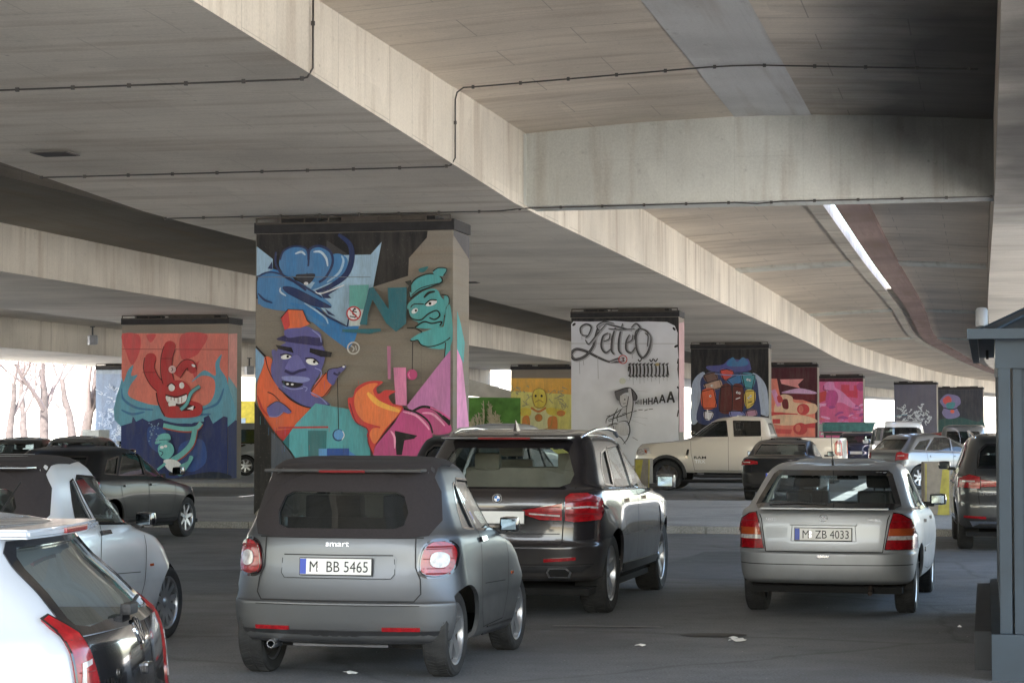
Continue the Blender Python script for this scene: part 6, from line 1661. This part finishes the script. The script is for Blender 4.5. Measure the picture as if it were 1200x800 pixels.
# ---------------- further vehicles from proportioned outlines
PRE = {
 'suv': dict(keys=[(.195,.17,.03,.965,.90,.2,.35,0),(.215,.2,.01,.985,.95,.3,.45,0),(.30,.285,.0,.997,.985,.32,.5,0),(.40,.37,.0,1.0,.995,.33,.5,0),
     (.49,.46,.012,.99,1,.33,.5,0),(.58,.54,.012,.97,.995,.33,.5,0),(.64,.58,.015,.88,.985,.32,.5,.012),(.68,.63,.025,.76,.96,.3,.45,.0),
     (.80,.78,.065,.655,.87,.27,.4,0),(.90,.88,.10,.58,.80,.25,.35,.012),(.945,.93,.115,.54,.745,.24,.3,.018),(.975,.96,.15,.49,.60,.2,.25,.022),(.985,.975,.22,.42,.36,.15,.2,.022)],
     win=dict(rear=[(-.66,.71),(-.62,.85),(-.52,.90),(.52,.90),(.62,.85),(.66,.71)], front=[(-.74,.66),(-.62,.89),(.62,.89),(.74,.66)],
              side=[[(.44,.665),(.70,.645),(.62,.80),(.54,.885),(.45,.905)],[(.25,.68),(.425,.668),(.43,.905),(.29,.895)],[(.13,.70),(.235,.685),(.27,.885),(.17,.85)]]),
     lamp=[(.62,.53),(.62,.63),(.78,.65),(.93,.62),(.95,.54)], plate=.50, cx=(.22,.50)),
 'hatch': dict(keys=[(.21,.17,.035,.965,.90,.16,.3,0),(.24,.2,.01,.985,.955,.25,.4,0),(.33,.3,.0,.998,.985,.28,.45,0),(.42,.38,.0,1.0,.995,.28,.45,0),
     (.52,.47,.014,.985,1,.26,.45,0),(.61,.54,.018,.95,.99,.25,.45,0),(.67,.60,.025,.82,.97,.22,.4,.012),(.71,.66,.045,.72,.94,.2,.4,.0),
     (.82,.80,.085,.64,.86,.19,.34,0),(.92,.91,.125,.55,.78,.18,.3,.01),(.96,.95,.145,.50,.71,.17,.26,.018),(.985,.98,.20,.44,.50,.15,.2,.022),(.99,.985,.27,.38,.30,.12,.15,.022)],
     win=dict(rear=[(-.68,.73),(-.60,.90),(.60,.90),(.68,.73)], front=[(-.74,.68),(-.60,.92),(.60,.92),(.74,.68)],
              side=[[(.46,.69),(.68,.67),(.58,.84),(.50,.915),(.47,.93)],[(.24,.71),(.445,.695),(.455,.935),(.33,.925)],[(.14,.73),(.225,.715),(.29,.90),(.20,.86)]]),
     lamp=[(.64,.52),(.64,.66),(.78,.68),(.94,.64),(.95,.54)], plate=.48, cx=(.25,.45)),
 'sedan': dict(keys=[(.20,.16,.03,.97,.90,.16,.3,0),(.24,.19,.008,.985,.955,.25,.4,0),(.34,.3,.0,.998,.985,.28,.45,0),(.46,.40,.0,1.0,.995,.28,.45,0),
     (.55,.48,.012,.985,1,.26,.45,0),(.64,.54,.016,.95,.985,.25,.45,0),(.69,.58,.02,.86,.965,.24,.45,0),(.715,.63,.06,.76,.93,.22,.4,.005),(.725,.67,.14,.70,.90,.2,.4,.005),
     (.83,.80,.20,.62,.82,.19,.34,0),(.93,.915,.28,.54,.74,.18,.3,.01),(.97,.96,.32,.50,.66,.17,.26,.015),(.99,.985,.38,.46,.45,.14,.2,.015),(.995,.99,.42,.44,.28,.12,.15,.015)],
     win=dict(rear=[(-.70,.745),(-.58,.93),(.58,.93),(.70,.745)], front=[(-.74,.69),(-.60,.92),(.60,.92),(.74,.69)],
              side=[[(.47,.71),(.67,.69),(.58,.84),(.51,.915),(.48,.93)],[(.31,.733),(.455,.723),(.463,.928),(.38,.915)],[(.245,.752),(.29,.742),(.335,.86),(.32,.86)]]),
     lamp=[(.50,.60),(.50,.65),(.78,.68),(.94,.65),(.95,.58)], plate=.42, cx=(.40,.46)),
 'van': dict(keys=[(.13,.12,.02,.975,.92,.16,.3,0),(.16,.14,.005,.99,.96,.2,.4,0),(.25,.24,.0,1.0,.985,.22,.45,0),(.36,.34,.0,.998,.99,.22,.45,0),
     (.44,.42,.004,.99,.99,.2,.45,0),(.50,.49,.005,.965,.985,.2,.45,0),(.56,.54,.007,.92,.975,.2,.4,0),(.60,.58,.009,.87,.965,.18,.4,0),
     (.75,.74,.018,.80,.91,.17,.34,0),(.90,.89,.03,.72,.85,.16,.3,.004),(.95,.945,.038,.685,.80,.16,.26,.008),(.98,.975,.06,.64,.64,.14,.2,.012),(.988,.983,.10,.58,.40,.12,.15,.012)],
     win=dict(rear=[(-.66,.62),(-.62,.86),(.62,.86),(.66,.62)], front=[(-.80,.60),(-.70,.88),(.70,.88),(.80,.60)],
              side=[[(.66,.60),(.84,.59),(.78,.74),(.72,.86),(.67,.87)],[(.38,.61),(.63,.60),(.63,.87),(.38,.87)],[(.07,.61),(.34,.61),(.34,.87),(.09,.86)]]),
     lamp=[(.82,.40),(.84,.62),(.95,.64),(.97,.40)], plate=.30, cx=(.1,.62)),
 'pickup': dict(keys=[(.24,.24,.01,.975,.92,.12,.3,0),(.27,.27,.0,.99,.97,.12,.35,0),(.34,.34,.0,1.0,.985,.12,.4,0),(.46,.44,.0,.998,.99,.12,.4,0),
     (.58,.54,.002,.99,.985,.12,.4,0),(.67,.62,.003,.965,.975,.10,.4,0),(.705,.66,.005,.82,.96,.10,.4,.0),(.715,.705,.33,.735,.93,.10,.35,.0),
     (.80,.79,.34,.695,.87,.12,.32,0),(.93,.92,.355,.63,.79,.14,.28,.004),(.97,.965,.365,.60,.74,.14,.25,.008),(.99,.985,.39,.57,.55,.12,.2,.01),(.995,.99,.42,.54,.35,.1,.15,.01)],
     win=dict(rear=[(-.66,.75),(-.62,.90),(.62,.90),(.66,.75)], front=[(-.76,.72),(-.64,.92),(.64,.92),(.76,.72)],
              side=[[(.535,.728),(.71,.722),(.66,.84),(.615,.925),(.545,.935)],[(.38,.735),(.505,.73),(.512,.935),(.385,.93)]]),
     lamp=[(.86,.48),(.87,.67),(.96,.68),(.97,.47)], plate=.30, cx=(.45,.62)),
}
def carx(pre, L, hw, H, wh, r, paint_m, label, place, hd, cat='car', name='parked_car', lampm=None, plate='', glassm=None, spokes=7, rim=None, headlamps=False, flare=.02, taper=(.05,.09), style='spoke',
         fine=False, cut=True, logo=None, group=None, bumper=True, bow=.12):
    p = PRE[pre]; keys = [(k[0]*H, k[1]*H, k[2]*L, k[3]*L, k[4]*hw, k[5], k[6], k[7]*H) for k in p['keys']]
    c = Car(name, keys, L, hw*2, wh, r, paint_m, label, cat, (0,0,0), hd, bow=bow, fbow=.28, taper=taper, flare=flare, zflare=.42*H, tyre_w=.21 if r < .36 else .27, n=3, group=group)
    h = R(hd); f = Vector((math.sin(h), math.cos(h))); l = Vector((-math.cos(h), math.sin(h)))
    kind, a, b = place[0], place[1], place[2]
    if kind == 'rr': x, D = gp(a, b); q = Vector((x, D))-f*wh[0]+l*(hw-.05)
    elif kind == 'rl': x, D = gp(a, b); q = Vector((x, D))-f*wh[0]-l*(hw-.05)
    elif kind == 'fr': x, D = gp(a, b); q = Vector((x, D))-f*wh[1]+l*(hw-.05)
    elif kind == 'fl': x, D = gp(a, b); q = Vector((x, D))-f*wh[1]-l*(hw-.05)
    elif kind == 'rc': q = Vector(((a-600)/FPX*b, b))          # rear centre at pixel column a, depth b
    elif kind == 'fc': q = Vector(((a-600)/FPX*b, b))-f*L      # front centre
    c.root.location = (q.x, q.y, place[3] if len(place) > 3 else 0)
    c.cutx_r, c.cutx_f = p['cx'][0]*L, p['cx'][1]*L; c.archmin = max(.2, wh[0]-r-.04)
    W = p['win']; gm = glassm or M_glassd
    if pre != 'panel':
        c.window('rear', [(a*hw, b*H) for a, b in W['rear']], gm, 'rear_window', frame=M_trim, framew=.03)
    c.window('front', [(a*hw, b*H) for a, b in W['front']], M_glassl if not headlamps else M_glassd, 'windscreen', frame=M_trim, framew=.03)
    for sd in ('left', 'right'):
        for q_ in W['side']: c.window(sd, [(a*L, b*H) for a, b in q_], gm, 'side_window', frame=M_trim, framew=.025)
    c.finish()
    for sg in (1, -1):
        lp = [(sg*a*hw, b*H) for a, b in p['lamp']]; lp = lp if sg > 0 else lp[::-1]
        l_ = c.sheet('tail_lamp', 'rear', lp, lampm or M_red, .015, res=.05)
        if fine and l_:
            zc = sum(b for a, b in p['lamp'])/len(p['lamp'])*H
            s_ = c.strip('x', 'rear', [(sg*.70*hw, zc), (sg*.88*hw, zc)], .02, M_clear, .018)
            if s_: mb = MB(); mb.add(s_[0], s_[1]); mb.build('light_guide', M_clear, l_)
        if headlamps:
            hz = .46*H if pre == 'van' else .50*H
            hp = [(sg*.58*hw, hz-.02*H), (sg*.62*hw, hz+.05*H), (sg*.90*hw, hz+.075*H), (sg*.95*hw, hz), (sg*.80*hw, hz-.03*H)]
            k_ = c.sheet('headlamp', 'front', hp if sg > 0 else hp[::-1], M_clear, .012, res=.05)
            c.sheet('fog_lamp', 'front', [(sg*.60*hw-.07, .24*H), (sg*.60*hw+.07, .24*H), (sg*.60*hw+.07, .28*H), (sg*.60*hw-.07, .28*H)], M_trim, .008, res=.05)
    if headlamps:
        zt = .49*H if pre == 'van' else .50*H
        c.sheet('grille', 'front', [(-.55*hw, zt-.03*H), (.55*hw, zt-.03*H), (.56*hw, zt+.02*H), (-.56*hw, zt+.02*H)], M_trim, .010, res=.06)
        c.sheet('lower_grille', 'front', [(-.50*hw, .20*H), (.50*hw, .20*H), (.55*hw, .30*H), (-.55*hw, .30*H)], M_blkpl, .010, res=.06)
        if logo: c.roundel('front', 0, zt, .07, logo)
    hh = c.proj('rear', 0, p['plate']*H, .012)
    if hh: c.plate(plate, hh[0].x-.006, p['plate']*H, 0, tilt=2, blank=not plate)
    if bumper:
        c.sheet('rear_skirt', 'rear', [(-.85*hw,.29*H),(.85*hw,.29*H),(.80*hw,.215*H),(-.80*hw,.215*H)] if pre != 'van' else [(-.9*hw,.22*H),(.9*hw,.22*H),(.88*hw,.14*H),(-.88*hw,.14*H)], M_blkpl, .008, res=.08)
    g0 = p['win']['rear'][0][1]*H-.03
    c.seams([c.strip('s', 'rear', [(-.70*hw, g0), (-.64*hw, .40*H), (.64*hw, .40*H), (.70*hw, g0)], .010, M_seam, .003)])
    for sd in ('left', 'right'):
        w0, w1 = W['side'][0], W['side'][1]
        xa, xb, zb = w0[0][0]*L-.02, w0[1][0]*L, w0[0][1]*H
        c.seams([c.strip('s', sd, [(xa, zb), (xa-.01, .27*H)], .009, M_seam, .003), c.strip('s', sd, [(xb, zb-.01), (xb-.02, .5*H), (xb-.12, .27*H), (xa, .27*H)], .009, M_seam, .003),
                 c.strip('s', sd, [(w1[0][0]*L-.03, zb), (w1[0][0]*L, .5*H), (max(w1[0][0]*L+.06, wh[0]+r+.12), .27*H), (xa, .27*H)], .009, M_seam, .003)])
        for hx in ((xa+.05), (w1[0][0]*L+.08)): c.sheet('door_handle', sd, [(hx, zb-.085*H), (hx+.2, zb-.085*H), (hx+.2, zb-.105*H), (hx, zb-.105*H)], paint_m if pre != 'pickup' else paint_m, .025, res=.05)
        c.sheet('sill', sd, [(wh[0]+r+.06, .245*H), (wh[1]-r-.06, .235*H), (wh[1]-r-.06, .20*H), (wh[0]+r+.06, .205*H)], M_blkpl, .010, res=.1)
    c.mirror(W['side'][0][1][0]*L-.12, W['side'][0][1][1]*H+.07, hw*.95, M_trim if paint_m is not M_whitev else M_whitep)
    c.wheel_set(spokes, rim or M_rim, style, tread=False)
    c.interior(.2*L if pre != 'pickup' else .42*L, W['side'][0][1][0]*L, .52*H, .8*H, hw*.8, [(.50*L, hw*.42, .46, .34*H, True), (.50*L, -hw*.42, .46, .34*H, True)] + ([(.31*L, 0, 1.2, .28*H, False)] if pre != 'pickup' else []))
    return c
M_nero = paint('deep_black_paint', (.008,.009,.011), .0, .3, .25, .01)
M_nero.node_tree.nodes['Principled BSDF'].inputs['Specular IOR Level'].default_value = .2
M_dgrey = paint('dark_grey_paint', (.06,.065,.07), .7, .28, 1.0, .08)
M_mgrey = paint('mid_grey_paint', (.17,.18,.19), .7, .28, 1.0, .08)
M_sand = paint('sand_paint', (.56,.51,.44), .1, .35, .8, .06)
M_blue = paint('dark_blue_paint', (.012,.02,.07), .5, .25, 1.0, .05)
M_redp = paint('red_paint', (.35,.02,.015), .2, .3, 1.0, .05)
M_lgrey = paint('light_grey_paint', (.50,.51,.52), .1, .3, .8, .06)
M_whitev = paint('van_white_paint', (.7,.72,.74), .0, .3, .8, .02); M_vgrey = paint('dull_grey_paint', (.20,.21,.22), .0, .5, .3, .06)
c = carx('hatch', 4.05, .88, 1.46, (.72, 3.25), .32, M_nero, 'black hatchback with its front wheel toward the left mural pillar, beyond the small silver car', ('fr', 221, 628), 18, headlamps=True, logo='star')
mb = MB(); mb.add([(.75,0,1.52),(.70,.02,1.45),(.70,-.02,1.45),(.90,0,1.455)], [(0,1,3),(0,3,2),(0,2,1)]); mb.build('roof_fin', M_nero, c.root)
# dark grey SUV at right
c = carx('suv', 4.50, .92, 1.67, (.86, 3.54), .355, M_dgrey, 'dark grey sport utility car partly hidden by the blue shed at right', ('rl', 1121, 642), 10, fine=True, spokes=5, style='twin', rim=M_rim)
c.sheet('chrome_bar', 'rear', [(-.72,.435),(.72,.435),(.68,.36),(.60,.40),(-.60,.40),(-.68,.36)], M_chrome, .012, res=.06)
c.badge_text('TIGUAN', 'rear', .45, .80, .045, M_silv, .2, .004)
roof_rails(c, [(.75,.62,1.60),(.9,.66,1.66),(1.4,.68,1.69),(2.1,.67,1.69),(2.4,.64,1.62)], .66, M_chrome, .017)
for sg in (1, -1):
    f = (lambda p: p if sg > 0 else p[::-1])
    c.sheet('reflector', 'rear', f([(sg*.50,.50),(sg*.80,.51),(sg*.80,.475),(sg*.50,.465)]), M_red, .012, res=.04)
    c.sheet('tail_lamp', 'rear', f([(sg*.30,.92),(sg*.30,.99),(sg*.57,1.02),(sg*.57,.91)]), M_red, .012, res=.04)
# sand pickup
ram = carx('pickup', 5.90, 1.03, 2.06, (1.12, 4.86), .43, M_sand, 'sand coloured pickup truck parked sideways in front of the jacket mural', ('fl', 781, 574), -76.5, cat='pickup truck', name='pickup_truck', rim=M_rimd, spokes=8,
     glassm=M_glassd, headlamps=True, flare=.05, taper=(.0,.05), bumper=False, bow=.03)
ram.sheet('tonneau_cover', 'top', [(.08,-.80),(.08,.80),(1.90,.80),(1.90,-.80)], M_blkpl, .01, res=.12)
for sd in ('left', 'right'):
    for wx in ram.wheels:
        mb = MB(); sg = 1 if sd == 'left' else -1; n = 18
        vs = []
        for k in range(n+1):
            a = R(-8+196*k/n)
            for rr_ in (.475, .56):
                for yo in (.995, 1.065): vs.append((wx+rr_*math.cos(a), sg*yo, .43+rr_*math.sin(a)))
        fs = [];
        for k in range(n):
            b = 4*k
            for i, j in ((0,1),(1,3),(3,2),(2,0)): fs.append((b+i, b+j, b+4+j, b+4+i))
        mb.add(vs, fs); mb.build('fender_flare', M_blkpl, ram.root, 'auto')
    ram.seams([ram.strip('s', sd, [(1.98,1.27),(1.98,.52)], .014, M_seam, .003)])
    ram.sheet('fender_vent', sd, [(4.22,1.14),(4.28,1.14),(4.34,.92),(4.26,.88)], M_trim, .008, res=.06)
mb = MB(); mb.tube([(1.75,.98,.42),(1.95,1.06,.40),(3.9,1.06,.40),(4.1,.98,.42)], .045, 8); mb.build('side_step', M_blkpl, ram.root, True); mb = MB(); mb.tube([(1.75,-.98,.42),(1.95,-1.06,.40),(3.9,-1.06,.40),(4.1,-.98,.42)], .045, 8); mb.build('side_step', M_blkpl, ram.root, True)
mb = MB(); mb.bbox((-.08,0,.60), (.22,1.75,.20), .04); mb.build('rear_bumper', M_chrome, ram.root, 'auto')
mb = MB(); mb.bbox((5.86,0,.56), (.22,1.80,.22), .05); mb.build('front_bumper', M_sand, ram.root, 'auto')
ram.badge_text('RAM', 'left', 4.02-.1, .88, .10, M_ink, .34, .004, .002); ram.badge_text('TRX', 'left', 3.92, .76, .13, M_white, .30, .004, .002)
ram.badge_text('RAM', 'right', 3.92, .88, .10, M_ink, .34, .004, .002)
for sd, sg in (('left', 1), ('right', -1)):
    l = ram.sheet('tail_lamp_side', sd, [(.01,1.0),(.01,1.38),(.16,1.38),(.22,1.30),(.22,1.06),(.16,.98)], M_red, .014, res=.05)
    if l: ram.sheet('light_guide', sd, [(.07,1.08),(.07,1.29),(.15,1.29),(.15,1.08)], M_clear, .018, res=.04, parent=l)
    hl = ram.sheet('headlamp_side', sd, [(5.46,1.03),(5.50,1.14),(5.74,1.12),(5.78,1.02),(5.6,.98)], M_clear, .012, res=.05)
    ram.sheet('indicator', sd, [(5.42,1.03),(5.44,1.13),(5.50,1.13),(5.48,1.02)], M_orange, .012, res=.04)
# black saloon behind the silver hatchback
carx('sedan', 4.75, .92, 1.45, (.95, 3.85), .33, M_nero, 'black saloon car parked between the pickup truck and the silver hatchback', ('rl', 873, 585), 13.5, fine=True, lampm=M_red)
# grey crossover with tail lamp at its left end
carx('hatch', 4.25, .90, 1.56, (.78, 3.40), .34, M_mgrey, 'mid grey crossover with one red tail lamp showing, beyond the striped block', ('rr', 1078, 573), 62, fine=True)
# white van facing us
carx('van', 4.9, .96, 1.97, (.90, 3.90),   .34, M_whitev, 'white van facing the camera between the pink pillar and the dark pillar', ('fc', 1049, 72), 192, cat='van', name='parked_van', headlamps=True, logo='vw', glassm=M_glassd, taper=(.0,.05))
carx('hatch', 4.1, .88, 1.56, (.72, 3.3), .32, M_blue, 'small dark blue car just left of the white van', ('rc', 1002, 84), 15, fine=True)
carx('van', 4.6, .92, 1.84, (.85, 3.75), .33, M_mgrey, 'grey people carrier with pale roof rails at right, behind the crossover', ('rc', 1128, 78), 14, cat='van', name='parked_van', fine=True)
carx('hatch', 4.0, .87, 1.46, (.72, 3.2), .32, M_redp, 'small red car far off between the white van and the people carrier', ('rc', 1092, 112), 40)
carx('suv', 4.4, .91, 1.66, (.84, 3.5), .35, M_nero, 'black car whose roof shows between the grey convertible and the black sport utility car', ('rc', 536, 29.5), 13.5)
carx('suv', 4.6, .92, 1.84, (.86, 3.6), .35, M_lgrey, 'pale grey tall car whose roof shows above the black sport utility car', ('rc', 574, 50), 13.5)
carx('hatch', 4.2, .88, 1.50, (.74, 3.35), .32, M_mgrey, 'silver grey car in the glare at far left, right one of the two', ('rc', 78, 55), 6)
carx('hatch', 4.2, .88, 1.46, (.74, 3.35), .32, M_dgrey, 'dark car in the glare cropped by the left edge of the picture', ('rc', 10, 56), 6)
carx('van', 4.7, .95, 1.90, (.90, 3.80),   .34, M_whitev, 'white van nose showing at the left edge of the red mural pillar', ('fc', 128, 76), -76, cat='van', name='parked_van', headlamps=True)
carx('van', 4.5, .92, 1.78, (.80, 3.60), .33, M_vgrey, 'light grey van seen through the gap between the two left mural pillars', ('rc', 257, 72.5, .12), 76, cat='van', name='parked_van')
# covered trailer with a teal sheet
M_teal = flat('teal_tarpaulin', (.04,.15,.15), .6, var=.2)
t = empty('covered_trailer', ((980-600)/FPX*96, 96, 0), R(-4), 'low trailer under a teal cover just left of the white van', 'trailer')
mb = MB(); mb.bbox((.6,0,1.72), (2.6,2.0,.36), .08); mb.bbox((.6,0,1.92), (2.4,1.6,.10), .04); mb.build('cover', M_teal, t, 'auto')
mb = MB(); mb.box((.6,0,1.45), (2.5,1.9,.14)); mb.build('bed', M_blkpl, t)
for sx in (.1, 1.1):
    mb = MB(); mb.lathe([(.2,-.12),(.36,-.12),(.38,0),(.36,.12),(.2,.12)], 24, None, (sx,-.9,.38)); mb.build('wheel', M_tyre, t)
for sx in (-.6,.6,1.8):
    mb = MB(); mb.box((sx,-.93,.98), (.08,.06,.9)); mb.build('stake', M_blkpl, t)
# yellow and blue advertising panel in the gap
o = empty('advertising_panel', ((287-600)/FPX*120, 120, 0), 0, 'yellow panel with a pale blue field, seen in the gap beside the big pillar', 'sign')
mb = MB(); mb.box((0,0,2.0), (1.7,.1,2.4)); mb.build('panel', flat('sign_yellow', (.75,.62,.08), .5), o)
mb = MB(); mb.box((-.35,-.06,1.6), (.8,.02,1.3)); mb.build('field', flat('sign_blue', (.45,.6,.75), .5), o)
mb = MB(); mb.box((-.6,.05,.4), (.1,.1,.85)); mb.box((.6,.05,.4), (.1,.1,.85)); mb.build('support', M_blkpl, o)
SKY, SUN = 1.25, 33
bpy.data.scenes.remove(TMP)
# ------------------------------------------------------------ light, sky, camera
AZ = 193.5; EL = 50.0
w = bpy.data.worlds.new('World'); sc.world = w; w.use_nodes = True
nt = w.node_tree; bg = nt.nodes['Background']; sky = nt.nodes.new('ShaderNodeTexSky'); sky.sky_type = 'NISHITA'
sky.sun_disc = False; sky.sun_elevation = R(EL); sky.sun_rotation = R(AZ); sky.air_density = 1.2; sky.dust_density = 2.5
nt.links.new(sky.outputs[0], bg.inputs[0]); bg.inputs[1].default_value = SKY
sun = bpy.data.lights.new('sun', 'SUN'); sun.energy = SUN; sun.angle = R(.5); sun.color = (1, .95, .87)
so = bpy.data.objects.new('sun', sun); COL.objects.link(so)
d = Vector((math.sin(R(AZ))*math.cos(R(EL)), math.cos(R(AZ))*math.cos(R(EL)), math.sin(R(EL))))
so.rotation_euler = d.to_track_quat('Z', 'Y').to_euler(); so.location = d*60
cam = bpy.data.cameras.new('camera'); cam.sensor_width = 36; cam.lens = 75.0; cam.clip_end = 3000; cam.clip_start = .1
co = bpy.data.objects.new('camera', cam); COL.objects.link(co); co.location = CAM
co.rotation_euler = (R(90)+math.atan(100/FPX), 0, 0); sc.camera = co
sc.view_settings.view_transform = 'Standard'; sc.view_settings.look = 'None'; sc.view_settings.exposure = 0; sc.view_settings.gamma = 1
sc.cycles.use_denoising = True
sc.cycles.max_bounces = 10; sc.cycles.diffuse_bounces = 6; sc.cycles.glossy_bounces = 4; sc.cycles.transparent_max_bounces = 12
sc.cycles.sample_clamp_indirect = 8
